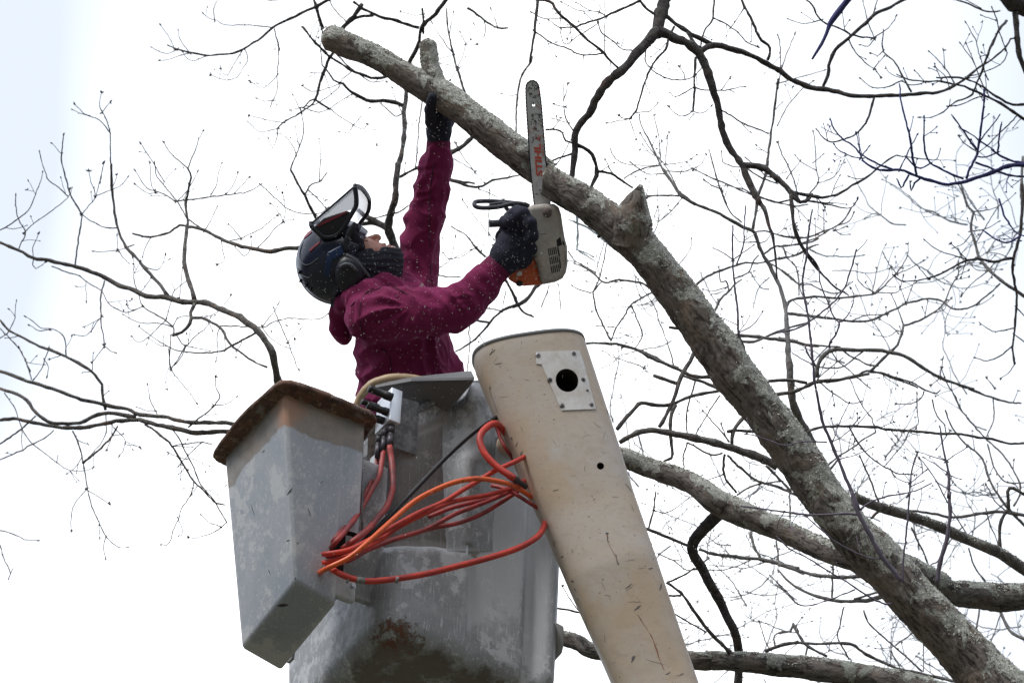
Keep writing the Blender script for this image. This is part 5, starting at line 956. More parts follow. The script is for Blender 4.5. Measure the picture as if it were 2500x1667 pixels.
ST = [(828, 1134, 1428, 8.86), (880, 1147, 1447, 8.83), (1015, 1202, 1492, 8.75), (1124, 1250, 1528, 8.68), (1250, 1309, 1567, 8.60), (1400, 1373, 1619, 8.50), (1554, 1443, 1670, 8.42), (1665, 1491, 1708, 8.36), (1900, 1590, 1790, 8.22)]
SS = np.array([(v, (l+r)/2, r-l, d) for v, l, r, d in ST])
def st(v):
    return tuple(np.interp(v, SS[:, 0], SS[:, i]) if v <= 1900 else SS[-1, i]+(SS[-1, i]-SS[-2, i])/(SS[-1, 0]-SS[-2, 0])*(v-1900) for i in (1, 2, 3))
vs = np.r_[np.linspace(861, 1900, 110)]
C_ = np.array([P(st(v)[0], v, st(v)[2]) for v in vs]); Wd = np.array([px(st(v)[1]*0.925, st(v)[2])/2 for v in vs])
axis = (C_[0]-C_[-1]); axis /= np.linalg.norm(axis)
# straighten the axis
t_ = (C_-C_[-1])@axis; 
bx = np.cross(axis, FWD); bx /= np.linalg.norm(bx); by = np.cross(axis, bx)
if bx@RIGHT < 0: bx = -bx
if by@FWD < 0: by = -by
C_[:, :] = C_
rot = 0.16; bxr = bx*math.cos(rot)+by*math.sin(rot); byr = -bx*math.sin(rot)+by*math.cos(rot)
foot = C_[-1]-axis*1.5
Cx = [C_[0]+axis*0.0]+list(C_)+[C_[-1]-axis*t for t in np.linspace(0.3, 6.2, 24)]
Wx = [Wd[0]*0.99]+list(Wd)+[Wd[-1]*(1-0.02*i) for i in range(24)]
ns = 96; ang = np.arange(ns)/ns*2*math.pi; e = 2/2.9
cx = np.sign(np.cos(ang))*np.abs(np.cos(ang))**e; sy = np.sign(np.sin(ang))*np.abs(np.sin(ang))**e
Cx = Cx[1:]; Wx = Wx[1:]
V = []
for c_, w_ in zip(Cx, Wx):
    V += [c_+bxr*a*w_*0.985+byr*b*w_*0.80 for a, b in zip(cx, sy)]
V = np.array(V); n_ = len(Cx)
def top_slant(q, i):                      # the end is sawn a little off square
    return q-axis*(0.17*((q-Cx[min(i, n_-1)])@bx))*max(0.0, 1-i/26.0)
V = np.array([top_slant(V[i*ns+j], i) for i in range(n_) for j in range(ns)])
F = [(i*ns+j, (i+1)*ns+j, (i+1)*ns+(j+1) % ns, i*ns+(j+1) % ns) for i in range(n_-1) for j in range(ns)]+[tuple(range(ns)), tuple((n_-1)*ns+j for j in range(ns))[::-1]]
mb = MB(); mb.add(V, F); boom = mb.build('boom', [M_BOOM, M_BROWN], lift, smooth=False); boom['label'] = 'thick tan fibreglass boom arm with scratches and a white port plate'
bvh = BVHTree.FromPolygons([Vector(q) for q in V], F)
def onboom(u, v, lift_=0.0):
    dr = P(u, v, 1.0)-CAM; dr /= np.linalg.norm(dr); h = bvh.ray_cast(Vector(CAM), Vector(dr))
    if h[0] is None: return None, None
    nrm = np.array(h[1]); nrm = nrm if nrm@dr < 0 else -nrm
    return np.array(h[0])+nrm*lift_, nrm
def disc_cutter(u, v, ru, rv, tilt, depth):
    p0, nr = onboom(u, v); k = 48; dr = -nr*0.85+FWD*0.15; V = []
    for a in np.arange(k)/k*2*math.pi:
        x, y = ru*math.cos(a), rv*math.sin(a); uu = u+x*math.cos(tilt)-y*math.sin(tilt); vv = v+x*math.sin(tilt)+y*math.cos(tilt); q, _ = onboom(uu, vv); V.append(q)
    V = [q-dr*0.03 for q in V]+[q+dr*depth for q in V]; mb = MB()
    mb.add(V, [tuple(range(k)), tuple(range(k, 2*k))[::-1]]+[(i, k+i, k+(i+1) % k, (i+1) % k) for i in range(k)]); return mb
c1 = disc_cutter(1384, 929, 29, 27, 0.9, 0.16).build('cutter', M_BROWN, None, smooth=False); c2 = disc_cutter(1466, 1137, 9, 8.5, 0.6, 0.10).build('cutter', M_BROWN, None, smooth=False)
def grid_patch(poly, nx, ny, h, edge=0.003):
    """poly: 4 photo corners; sheet lying on the boom with a skirt"""
    a, b, c_, d = map(np.array, poly); V = []
    for j in range(ny+1):
        for i in range(nx+1):
            s_, t = i/nx, j/ny; q = (1-s_)*(1-t)*a+s_*(1-t)*b+s_*t*c_+(1-s_)*t*d
            brd = i in (0, nx) or j in (0, ny)
            p_, _ = onboom(q[0], q[1], h); V.append(p_)
    F = [(j*(nx+1)+i, j*(nx+1)+i+1, (j+1)*(nx+1)+i+1, (j+1)*(nx+1)+i) for j in range(ny) for i in range(nx)]; return V, F
M_WPL = mat('white_patch_plate', (0.72, 0.70, 0.68), 0.5)
setc(M_WPL, nmix(M_WPL, nramp(M_WPL, nnoise(M_WPL, 22, 7, 0.7), (0.40, 0), (0.70, 1)), (0.74, 0.73, 0.72), (0.58, 0.52, 0.47)))
mb = MB()
for poly in ([(1308, 859), (1414, 856), (1426, 893), (1309, 889)], [(1322, 889.5), (1426, 893), (1454, 999), (1371, 1002)]):
    V_, F_ = grid_patch(poly, 24, 24, 0.0022); mb.add(V_, F_)
plate = mb.build('port_plate', [M_WPL, M_BROWN], boom, smooth=True)
sol = plate.modifiers.new('thick', 'SOLIDIFY'); sol.thickness = 0.0016; sol.offset = 0
boolcut(boom, [c1, c2]); boolcut(plate, [c1])
plate.data.name = 'port_plate'
for c_ in (c1, c2): bpy.data.objects.remove(c_)
for u, v, r in ((1313, 868, 6.2), (1400, 864, 5.6), (1342, 928, 6.2), (1423, 927, 5.8), (1433, 954, 3.4), (1372, 991, 6.2), (1443, 988, 5.8)):
    p_, nr = onboom(u, v, 0.0030); R_ = px(r, 8.7)
    mb = MB(); mb.tube([p_-nr*0.002, p_+nr*0.0012, p_+nr*0.0025], [R_, R_, R_*0.75], 24); sc_ = mb.build('screw', M_STEEL, plate)
    mb = MB(); mb.tube([p_+nr*0.0026, p_+nr*0.0031], R_*0.38, 6); mb.build('screw_socket', M_DARK, sc_) if r > 4 else None
# end cap
M_CAP = mat('grey_end_cap', (0.23, 0.24, 0.25), 0.5)
mb = MB(); V = []
for dz, k in ((0.0, 1.0), (0.0, 1.014), (0.010, 1.016), (0.013, 0.99), (0.014, 0.5)):
    V += [top_slant(Cx[0]+bxr*a*Wx[0]*0.985*k+byr*b*Wx[0]*0.80*k, 0)+axis*(dz-0.004) for a, b in zip(cx, sy)]
mb.add(V, [(i*ns+j, (i+1)*ns+j, (i+1)*ns+(j+1) % ns, i*ns+(j+1) % ns) for i in range(4) for j in range(ns)]+[tuple(range(4*ns, 5*ns))]); mb.build('end_cap', M_CAP, boom)
# gouges, rust weeps and scuffs on the boom
M_GOU = mat('dark_gouge', (0.13, 0.12, 0.125), 0.8); M_WEEP = mat('rust_weep', (0.30, 0.13, 0.07), 0.8)
def mark(mb, u0, v0, u1, v1, w_, n=7):
    V = []; F = []; dx, dy = u1-u0, v1-v0; L = math.hypot(dx, dy); nx_, ny_ = -dy/L, dx/L
    for i in range(n+1):
        t = i/n; hw = 0.75*w_/2*math.sin(math.pi*min(1, max(0.05, t)))**0.7+0.15; bx_ = 2*noise.noise(Vector((u0+t*3, v0, 1.0)))
        for s_ in (-1, 1):
            q, _ = onboom(u0+dx*t+nx_*(s_*hw+bx_), v0+dy*t+ny_*(s_*hw+bx_), 0.0006)
            if q is None: return
            V.append(q)
    mb.add(V, [(2*i, 2*i+1, 2*i+3, 2*i+2) for i in range(n)])
mb = MB(); C7 = lambda x, y: (1100+x/3.136, 760+y/3.136)
R1c = lambda x, y: (1100+x/3.618, 1250+y/3.618)
for a, b, w_ in (((298, 335), (322, 305), 3), ((306, 330), (345, 290), 3), ((318, 300), (325, 285), 2), ((335, 405), (398, 395), 2.2), ((298, 575), (310, 600), 3.5), ((500, 1035), (512, 1000), 2.2), ((540, 1120), (552, 1065), 2), ((535, 1110), (541, 1070), 2), ((780, 1375), (830, 1358), 1.6),
                 ((1335, 1315), (1392, 1380), 1.6), ((1195, 750), (1212, 795), 1.6), ((462, 962), (475, 985), 4.5), ((300, 600), (330, 690), 0.9), ((330, 690), (365, 780), 0.8), ((345, 850), (430, 1050), 1.0), ((1090, 1450), (1108, 1432), 2), ((320, 760), (470, 1090), 0.7), ((1150, 1075), (1190, 1085), 0.8), ((535, 880), (560, 930), 0.8)):
    mark(mb, *C7(*a), *C7(*b), w_)
for a, b, w_ in (((1368, 185), (1398, 190), 7), ((1380, 215), (1395, 275), 3), ((1455, 365), (1470, 400), 2), ((1462, 405), (1490, 470), 3), ((1545, 670), (1605, 630), 3), ((1845, 690), (1868, 630), 5), ((975, 400), (1000, 385), 4), ((1068, 600), (1086, 618), 6), ((1090, 665), (1112, 705), 2.5), ((1120, 755), (1130, 780), 2), ((1622, 870), (1680, 815), 3.5), ((1640, 850), (1665, 825), 3),
                 ((1595, 1325), (1632, 1262), 5), ((1605, 1300), (1615, 1265), 4), ((1898, 1430), (1945, 1412), 3), ((2018, 1440), (2060, 1420), 2.5), ((1745, 500), (1790, 492), 2.5), ((1750, 510), (1785, 488), 1.5), ((1340, 600), (1352, 585), 2), ((1715, 475), (1728, 472), 2), ((830, 150), (838, 100), 1.2), ((1940, 860), (1995, 925), 1.2), ((1360, 730), (1420, 740), .8), ((1560, 790), (1690, 795), .8), ((1190, 960), (1215, 1040), 1.2), ((1720, 1300), (1900, 1345), 0.6), ((1660, 910), (1690, 960), 1.0), ((1070, 320), (1090, 360), .8)):
    mark(mb, *R1c(*a), *R1c(*b), w_)
rs = np.random.RandomState(5)
for _ in range(26):
    v = rs.uniform(850, 1660); c0, w0, _d = st(v); u = c0+rs.uniform(-0.44, 0.44)*w0; a = rs.uniform(0, math.pi); L = rs.uniform(4, 26)
    mark(mb, u, v, u+math.cos(a)*L, v+math.sin(a)*L, rs.uniform(0.4, 0.9))
tag(mb.build('gouges', M_GOU, boom), kind='stuff')
mb = MB()
for a, b, w_ in (((1755, 1065), (1790, 1120), 3), ((1790, 1120), (1850, 1310), 4), ((1650, 900), (1750, 1060), 1.6), ((1400, 280), (1480, 440), 1.5), ((1850, 1310), (1890, 1400), 2), ((1378, 190), (1392, 240), 4)): mark(mb, *R1c(*a), *R1c(*b), w_, 16)
mb.build('rust_weeps', M_WEEP, boom)
# pivot shaft between boom and bucket
mb = MB(); a = P(1234, 1084, 8.74); b = a+FWD*0.42+ER*0.05; mb.tube([a-FWD*0.004, a, b], [0.024, 0.029, 0.029], 24); mb.build('pivot_shaft', M_LINER if False else M_BOOM, lift)
# ------------------------------------------------------------------ implicit surfaces
def surface_nets(fn, lo, hi, h):
    lo = np.array(lo, float); hi = np.array(hi, float); n = np.maximum(4, np.ceil((hi-lo)/h).astype(int)+1)
    X, Y, Z = [lo[i]+np.arange(n[i])*h for i in range(3)]
    g = np.stack(np.meshgrid(X, Y, Z, indexing='ij'), -1).astype(np.float32); f = fn(g.reshape(-1, 3)).reshape(n).astype(np.float32)
    ins = f < 0; a, b, c = n-1
    cs = np.zeros((a, b, c), int)
    for i in (0, 1):
        for j in (0, 1):
            for k in (0, 1): cs += ins[i:i+a, j:j+b, k:k+c]
    act = (cs > 0) & (cs < 8); idx = -np.ones((a, b, c), int); ii = np.argwhere(act); idx[act] = np.arange(len(ii))
    acc = np.zeros((len(ii), 3)); cnt = np.zeros(len(ii))
    for ax in range(3):
        o1, o2 = [q for q in range(3) if q != ax]
        for p_ in (0, 1):
            for q_ in (0, 1):
                A = ii.copy(); A[:, o1] += p_; A[:, o2] += q_; B = A.copy(); B[:, ax] += 1
                fa = f[tuple(A.T)]; fb = f[tuple(B.T)]; m_ = (fa < 0) != (fb < 0); t = np.where(m_, fa/(fa-fb+1e-12), 0)
                pos = A.astype(float); pos[:, ax] += t; acc[m_] += pos[m_]; cnt[m_] += 1
    V = lo+acc/cnt[:, None]*h; F = []
    for ax in range(3):
        o1, o2 = (ax+1) % 3, (ax+2) % 3; sl = [slice(None)]*3; sl[ax] = slice(0, n[ax]-1)
        A = ins[tuple(sl)]; sl[ax] = slice(1, n[ax]); B = ins[tuple(sl)]
        e = np.argwhere(A != B); ok = (e[:, o1] > 0) & (e[:, o2] > 0) & (e[:, o1] < n[o1]-1) & (e[:, o2] < n[o2]-1); e = e[ok]
        q = []
        for d1, d2 in ((0, 0), (1, 0), (1, 1), (0, 1)):
            c_ = e.copy(); c_[:, o1] -= d1; c_[:, o2] -= d2; q.append(idx[tuple(c_.T)])
        q = np.stack(q, 1); fl_ = ~A[tuple(e.T)]; q[fl_] = q[fl_][:, ::-1]; F.append(q)
    F = np.concatenate(F); return V, F
def smin(a, b, k): 
    h_ = np.maximum(k-np.abs(a-b), 0)/k; return np.minimum(a, b)-h_*h_*k*0.25
def cone(p, a, b, ra, rb):
    a = np.asarray(a); b = np.asarray(b); ba = b-a; t = np.clip(((p-a)@ba)/(ba@ba), 0, 1); return np.linalg.norm(p-a-t[:, None]*ba, axis=1)-(ra+(rb-ra)*t)
def ell(p, c, ax, r):
    q = (p-np.asarray(c))@np.asarray(ax).T/np.asarray(r); k = np.linalg.norm(q, axis=1); return (k-1)*min(r)*1.0
D0 = 9.35; Q = D0/FPX                     # metres per photo pixel at the worker
def W(u, v, dd=0.0): return P(u, v, D0+dd)
def chain(pts):                            # rows u v dd r_px -> list of cones
    return [(W(a[0], a[1], a[2]), W(b[0], b[1], b[2]), a[3]*Q, b[3]*Q) for a, b in zip(pts[:-1], pts[1:])]
def sdf_chains(chs, k, k_all):
    def f(p):
        d = None
        for ch in chs:
            e = None
            for c in ch: x = cone(p, *c); e = x if e is None else smin(e, x, k)
            d = e if d is None else smin(d, e, k_all)
        return d
    return f
def bounds(chs, pad=0.03):
    pts = []; 
    for ch in chs:
        for a, b, ra, rb in ch: pts += [a-ra, a+ra, b-rb, b+rb]
    pts = np.array(pts); return pts.min(0)-pad, pts.max(0)+pad
def nobj(name, V, F, mat_, parent, smooth_it=1, disp=None):
    og = np.array([0., 0, 0]); r = parent
    while r.parent is not None: r = r.parent
    og = np.array(r.location)
    me = bpy.data.meshes.new(name); 
    if disp is not None:
        me.from_pydata(V.tolist(), [], F.tolist()); me.update(); nr = np.zeros(len(V)*3, np.float32); me.vertices.foreach_get('normal', nr); nr = nr.reshape(-1, 3)
        V = V+nr*disp(V, nr)[:, None]; bpy.data.meshes.remove(me); me = bpy.data.meshes.new(name)
    me.from_pydata((V-og).tolist(), [], F.tolist()); me.materials.append(mat_) if not isinstance(mat_, list) else [me.materials.append(x) for x in mat_]
    me.polygons.foreach_set('use_smooth', [True]*len(me.polygons)); me.update()
    o = bpy.data.objects.new(name, me); COL.objects.link(o); o.parent = parent
    if smooth_it: s_ = o.modifiers.new('relax', 'SMOOTH'); s_.iterations = smooth_it; s_.factor = 0.5
    return o

# ------------------------------------------------------------------ materials
M_HOOD = mat('maroon_fleece', (0.15, 0.012, 0.06), 0.85, spec=0.15)
setc(M_HOOD, nmix(M_HOOD, nramp(M_HOOD, nnoise(M_HOOD, 5, 5), (0.35, 0), (0.65, 1)), (0.170, 0.015, 0.064), (0.215, 0.020, 0.085)))
M_HOOD.node_tree.nodes['Principled BSDF'].inputs['Sheen Weight'].default_value = 0.3
M_HOOD.node_tree.nodes['Principled BSDF'].inputs['Sheen Tint'].default_value = (0.75, 0.25, 0.5, 1)
nbump(M_HOOD, nmath(M_HOOD, 'ADD', nmath(M_HOOD, 'MULTIPLY', nnoise(M_HOOD, 600, 2), 0.3), nnoise(M_HOOD, 28, 4, 0.55)), 0.5, 0.006)
M_RIB = mat('maroon_ribbed_cuff', (0.16, 0.011, 0.06), 0.9)
M_GLOVE = mat('black_knit_glove', (0.020, 0.022, 0.042), 0.9); nbump(M_GLOVE, nnoise(M_GLOVE, 260, 3), 0.5, 0.003)
M_SKIN = mat('skin', (0.56, 0.30, 0.235), 0.5); M_SKIN.node_tree.nodes['Principled BSDF'].inputs['Subsurface Weight'].default_value = 0.15
M_SKIN.node_tree.nodes['Principled BSDF'].inputs['Subsurface Radius'].default_value = (0.01, 0.004, 0.002)
setc(M_SKIN, nmix(M_SKIN, nramp(M_SKIN, nnoise(M_SKIN, 40, 4), (0.4, 0), (0.7, 1)), (0.57, 0.31, 0.245), (0.53, 0.24, 0.19)))
M_LIP = mat('lips', (0.50, 0.16, 0.14), 0.45)
M_BALA = mat('black_balaclava', (0.018, 0.020, 0.034), 0.85); nbump(M_BALA, nnoise(M_BALA, 35, 4), 0.5, 0.006)
M_HELM = mat('black_helmet_shell', (0.012, 0.018, 0.040), 0.2, spec=0.6)
M_HELM2 = mat('matte_black_plastic', (0.014, 0.016, 0.026), 0.42)
M_BLUEP = mat('navy_panel', (0.008, 0.03, 0.095), 0.35)
M_REDS = mat('dull_red_stripe', (0.24, 0.03, 0.05), 0.4)
M_TROU = mat('dark_trousers', (0.03, 0.03, 0.035), 0.9)
M_HAIR = mat('dark_brow_hair', (0.02, 0.014, 0.012), 0.8)
M_STRAP = mat('grey_strap', (0.10, 0.11, 0.13), 0.6)

person = thing('person', (float(W(990, 1500)[0]), float(W(990, 1500)[1])+0.05, float(SK[2])+0.1), 'worker in maroon hoodie, black gloves and helmet, leaning back, sawing with one hand overhead', 'person')
# skeleton of the clothes
far_arm = chain([(1008, 735, .13, 56), (1018, 660, .14, 50), (1026, 595, .15, 46), (1040, 530, .15, 45), (1054, 460, .15, 40), (1064, 405, .15, 38), (1070, 372, .15, 34)])
near_arm = chain([(908, 776, -.15, 66), (960, 768, -.17, 62), (1030, 763, -.19, 57), (1100, 757, -.20, 52), (1135, 738, -.21, 47), (1175, 697, -.20, 40), (1202, 666, -.19, 35)])
far_cuff = chain([(1070, 378, .15, 31), (1071, 344, .15, 29)]); near_cuff = chain([(1196, 672, -.19, 36), (1221, 646, -.185, 34)])
torso = [[(W(968, 772, 0.0), W(985, 860, 0.0), 100*Q, 116*Q), (W(985, 860, 0.0), W(1000, 960, 0.0), 116*Q, 124*Q), (W(1000, 960, 0), W(1005, 1150, 0), 124*Q, 126*Q)]]
chest = chain([(930, 745, .02, 66), (1000, 715, .10, 56)]); 
collar = chain([(836, 760, .0, 17), (838, 742, -.06, 18), (862, 722, -.11, 20), (900, 703, -.12, 20), (935, 692, -.07, 19), (955, 690, 0.0, 18)])
collar2 = chain([(838, 745, .03, 22), (870, 720, .10, 24), (940, 694, .10, 22)])
hood = chain([(836, 752, .0, 15), (824, 775, .01, 16), (826, 806, .02, 17), (838, 830, .02, 12)]); hood2 = chain([(836, 755, .06, 22), (832, 800, .07, 20), (842, 828, .05, 12)])
pouch = chain([(1085, 860, .0, 14), (1104, 905, .0, 26), (1106, 950, 0, 26)])
hoodf = sdf_chains([far_arm, near_arm, torso[0], chest, collar, collar2, hood, hood2, pouch], 0.03, 0.035)
def tor(p):
    return hoodf(p)
def nz(V, s, o=0.0):
    return np.array([noise.noise(Vector((a*s[0]+o, b*s[1]-o, c*s[2]+2*o))) for a, b, c in V])
def camxyz(V):
    q = V-CAM; z = q@FWD; return np.stack([1250+FPX*(q@RIGHT)/z, 833.5-FPX*(q@UPV)/z, z], 1)
def folds(V, nr):
    c = camxyz(V); u, v = c[:, 0], c[:, 1]; n1 = nz(V, (6, 6, 6)); n2 = nz(V, (14, 14, 14), 3.1)
    rid = lambda x: 1-np.abs(np.sin(x))*1.0
    d = 0.004*n2
    # near sleeve: folds fanning from the chest towards shoulder and elbow
    ang = np.arctan2(v-742, 1010-u+1e-6); rad = np.hypot(v-742, u-1010)
    wS = np.exp(-((u-950)/75)**2-((v-765)/50)**2)*(c[:, 2] < D0-0.05)*np.clip((rad-22)/40, 0, 1)
    d += 0.016*wS*(rid(ang*7.5+n1*2.5+1.0)-0.5)
    # elbow crumples on the near arm
    wE = np.exp(-((u-1120)/70)**2-((v-730)/45)**2)
    d += 0.008*wE*(rid((u*0.75-v*0.65)/12.5+n1*3.0)-0.5)
    wC = np.exp(-((u-1180)/32)**2-((v-685)/35)**2); d += 0.009*wC*(rid((u*0.77-v*0.64)/9.0+n1*2.0)-0.5)
    # far sleeve: long diagonal folds and a puckered edge
    wF = np.exp(-((u-1030)/55)**2)*(v < 690)*(v > 350); d += 0.008*wF*(rid((u*0.95+v*0.30)/17.0+n1*3.2)-0.5)
    wP = np.exp(-((u-(1020-(v-440)*0.30))/24)**2)*(v < 650)*(v > 400); d += 0.006*wP*(rid(v/16.0+n1*3.5)-0.5)
    # torso: vertical drapes front, diagonal pulls at the back
    wT = (v > 795)*np.clip((v-795)/40.0, 0, 1); d += 0.012*wT*np.exp(-((u-1060)/55)**2)*(rid((u-0.22*v)/13.0+n1*2.2)-0.5)
    d += 0.012*wT*np.exp(-((u-905)/60)**2)*(rid((v*0.8+u*0.45)/15.0+n1*2.6)-0.5)
    # chest towards far armpit
    wK = np.exp(-((u-1000)/40)**2-((v-690)/45)**2); d += 0.012*wK*(rid((u*0.75-v*0.65)/11.0+n1*2)-0.5)
    d += 0.0035*(rid(n2*5+n1*4)-0.5)
    return d*1.4
lo, hi = bounds([far_arm, near_arm, torso[0], chest, collar, hood, hood2, pouch]); lo[2] = max(lo[2], W(1000, 1130)[2])
V, F = surface_nets(tor, lo, hi, 0.0050)
hoodie = nobj('hoodie', V, F, M_HOOD, person, 1, folds); HV = camxyz(V); HV3 = V.copy()
# drooping hood edge, seam and cuffs
for ch, nm in ((far_cuff, 'cuff'), (near_cuff, 'cuff')):
    lo, hi = bounds([ch]); a, b = ch[0][0], ch[0][1]; ax_ = (b-a)/np.linalg.norm(b-a)
    e1 = np.cross(ax_, FWD); e1 /= np.linalg.norm(e1); e2 = np.cross(ax_, e1); V_ = []; nn = 96; rows = 16
    for i in range(rows+1):
        t = i/rows; r = ch[0][2]+(ch[0][3]-ch[0][2])*t
        if i == 0: r *= 0.8
        if i == rows: r *= 0.93
        for j in range(nn):
            th_ = 2*math.pi*j/nn; rr_ = r*(1+0.022*math.sin(th_*30)); V_.append(a+(b-a)*t*1.02+e1*math.cos(th_)*rr_+e2*math.sin(th_)*rr_)
    mb = MB(); mb.add(V_, [(i*nn+j, i*nn+(j+1) % nn, (i+1)*nn+(j+1) % nn, (i+1)*nn+j) for i in range(rows) for j in range(nn)]+[tuple(rows*nn+j for j in range(nn))]); mb.build(nm, M_RIB, hoodie)
# small white embroidered letters on the chest
M_WHITE = mat('white_print', (0.75, 0.74, 0.72), 0.7)
def text_mesh(txt, size, thick=0.0006, shear=0.0, bold=0.0):
    cu = bpy.data.curves.new('lettering', 'FONT'); cu.body = txt; cu.size = size; cu.extrude = thick; cu.offset = bold; cu.shear = shear; cu.align_x = 'CENTER'; cu.align_y = 'CENTER'
    o = bpy.data.objects.new('lettering', cu); COL.objects.link(o); dg = bpy.context.evaluated_depsgraph_get(); me = bpy.data.meshes.new_from_object(o.evaluated_get(dg))
    V = np.array([v.co[:] for v in me.vertices]); F = [tuple(p.vertices) for p in me.polygons]; bpy.data.objects.remove(o); bpy.data.curves.remove(cu); bpy.data.meshes.remove(me); return V, F
bvh_h = BVHTree.FromPolygons([Vector(q) for q in V], F.tolist())
def oncloth(u, v, lift_=0.001, bv_=None):
    dr = P(u, v, 1.0)-CAM; dr /= np.linalg.norm(dr); h = (bv_ or bvh_h).ray_cast(Vector(CAM), Vector(dr))
    if h[0] is None: return None, None
    nr = np.array(h[1]); nr = nr if nr@dr < 0 else -nr
    return np.array(h[0])+nr*lift_, nr
M_SEAM = mat('dark_maroon_seam', (0.05, 0.006, 0.022), 0.9)
for pts_ in (((912, 703), (892, 716), (881, 738), (878, 765), (882, 798), (892, 830)), ((1060, 395), (1050, 470), (1048, 540), (1050, 610), (1052, 670)), ((856, 748), (884, 722), (925, 704), (958, 700), (990, 716), (1012, 728)), ((930, 850), (950, 868), (955, 900), (952, 930))):
    L_ = [oncloth(u, v, 0.0003)[0] for u, v in smooth_path([(a, b, 0) for a, b in pts_], 8)[:, :2]]; L_ = [q for q in L_ if q is not None]
    if len(L_) > 3:
        mb = MB(); mb.tube(L_, 0.0017, 6); mb.build('seam', M_SEAM, hoodie)
tv_, tf_ = text_mesh('R', 0.017, bold=0.0006)
p0, _ = oncloth(1030, 705, 0.012)
if p0 is None: p0 = W(1030, 705, -0.02)
ca, sa = math.cos(-0.75), math.sin(-0.75)
mb = MB(); mb.add([p0+(RIGHT*(x*ca-y*sa)+UPV*(x*sa+y*ca))-FWD*z for x, y, z in tv_], tf_); mb.build('chest_print', M_WHITE, hoodie, smooth=False)

# ------------------------------------------------------------------ head, facing up and to the right
fdir = RIGHT*0.41+UPV*0.91; cdir = -RIGHT*0.91+UPV*0.41; sdir = -FWD   # face, crown, towards camera
AX = np.array([fdir, cdir, sdir])
def face(p):
    d = ell(p, W(884, 645), AX, (60*Q, 84*Q, 56*Q))                                   # skull
    d = smin(d, ell(p, W(913, 625), AX, (31*Q, 46*Q, 44*Q)), 0.025)                      # mid face and jaw
    d = smin(d, ell(p, W(957, 618), AX, (17*Q, 15*Q, 20*Q)), 0.025)                     # chin
    d = smin(d, cone(p, W(876, 575, -.03), W(876, 575, .03), 8*Q, 8*Q), 0.012)         # brow ridge
    for s_ in (-1, 1):
        d = smin(d, cone(p, W(898, 598, s_*0.036), W(912, 612, s_*0.042), 13*Q, 12*Q), 0.02)   # cheekbones
        eye = np.linalg.norm(p-W(893, 585, s_*0.032), axis=1)-7.5*Q; d = np.maximum(d, -eye+0.0) if False else smin(d, eye, 0.003)
    d = smin(d, cone(p, W(890, 586), W(919, 578.5), 5.5*Q, 8.0*Q), 0.008)                 # nose bridge
    d = smin(d, np.linalg.norm(p-W(923, 581), axis=1)-8.0*Q, 0.005)                   # nose tip
    for s_ in (-1, 1):
        d = smin(d, np.linalg.norm(p-W(920, 590, s_*0.010), axis=1)-6.2*Q, 0.004)
        d = np.maximum(d, -(np.linalg.norm(p-W(927, 590.5, s_*0.0085), axis=1)-3.0*Q))
    d = smin(d, cone(p, W(933, 601, -.02), W(933, 601, .02), 7.5*Q, 7.5*Q), 0.008)         # upper lip
    d = smin(d, cone(p, W(947, 607, -.016), W(947, 607, .016), 6.6*Q, 6.6*Q), 0.006)    # lower lip
    return d
c0 = W(900, 630); V1_, F1_ = surface_nets(face, c0-0.16, c0+0.16, 0.0028)
neck = chain([(885, 665, 0, 42), (905, 720, 0, 44), (950, 790, 0, 60)]); bt = chain([(950, 790, 0, 80), (990, 900, 0, 92), (1000, 1060, 0, 96)])
ba = chain([(908, 776, -.15, 42), (1030, 763, -.19, 34), (1125, 745, -.21, 30), (1221, 648, -.185, 20)]); bb = chain([(1008, 735, .13, 40), (1026, 600, .15, 32), (1064, 405, .15, 26), (1073, 320, .15, 18)])
hipL = [(W(1000, 1060, .06), W(1010, 1180, .07)-EZ*0.1, 70*Q, 66*Q)]
f0 = np.array(person.location)
legs = []
for s_ in (-1, 1):
    hp = W(1000, 1090, s_*0.09); kn = (hp+f0)/2+np.array([0.05, s_*0.09, 0.02]); an = f0+np.array([0.0, s_*0.10, 0.09]); legs.append([(hp, kn, 0.085, 0.062), (kn, an, 0.062, 0.045), (an, an+np.array([0.16, 0, -0.03]), 0.048, 0.04)])
bodyf = sdf_chains([neck, bt, ba, bb]+legs, 0.03, 0.03); lo, hi = bounds([neck, bt, ba, bb]+legs)
V2_, F2_ = surface_nets(bodyf, lo, hi, 0.012)
body = nobj('body', np.vstack([V1_, V2_]), np.vstack([F1_, F2_+len(V1_)]), M_SKIN, person, 1); body['label'] = 'face tipped back with closed eyes, framed by black balaclava'
tf = sdf_chains([[(a, b, ra+0.015, rb+0.015) for a, b, ra, rb in L_] for L_ in legs], 0.03, 0.03); lo, hi = bounds(legs, 0.05); V_, F_ = surface_nets(tf, lo, hi, 0.014); nobj('trousers', V_, F_, M_TROU, person, 2)
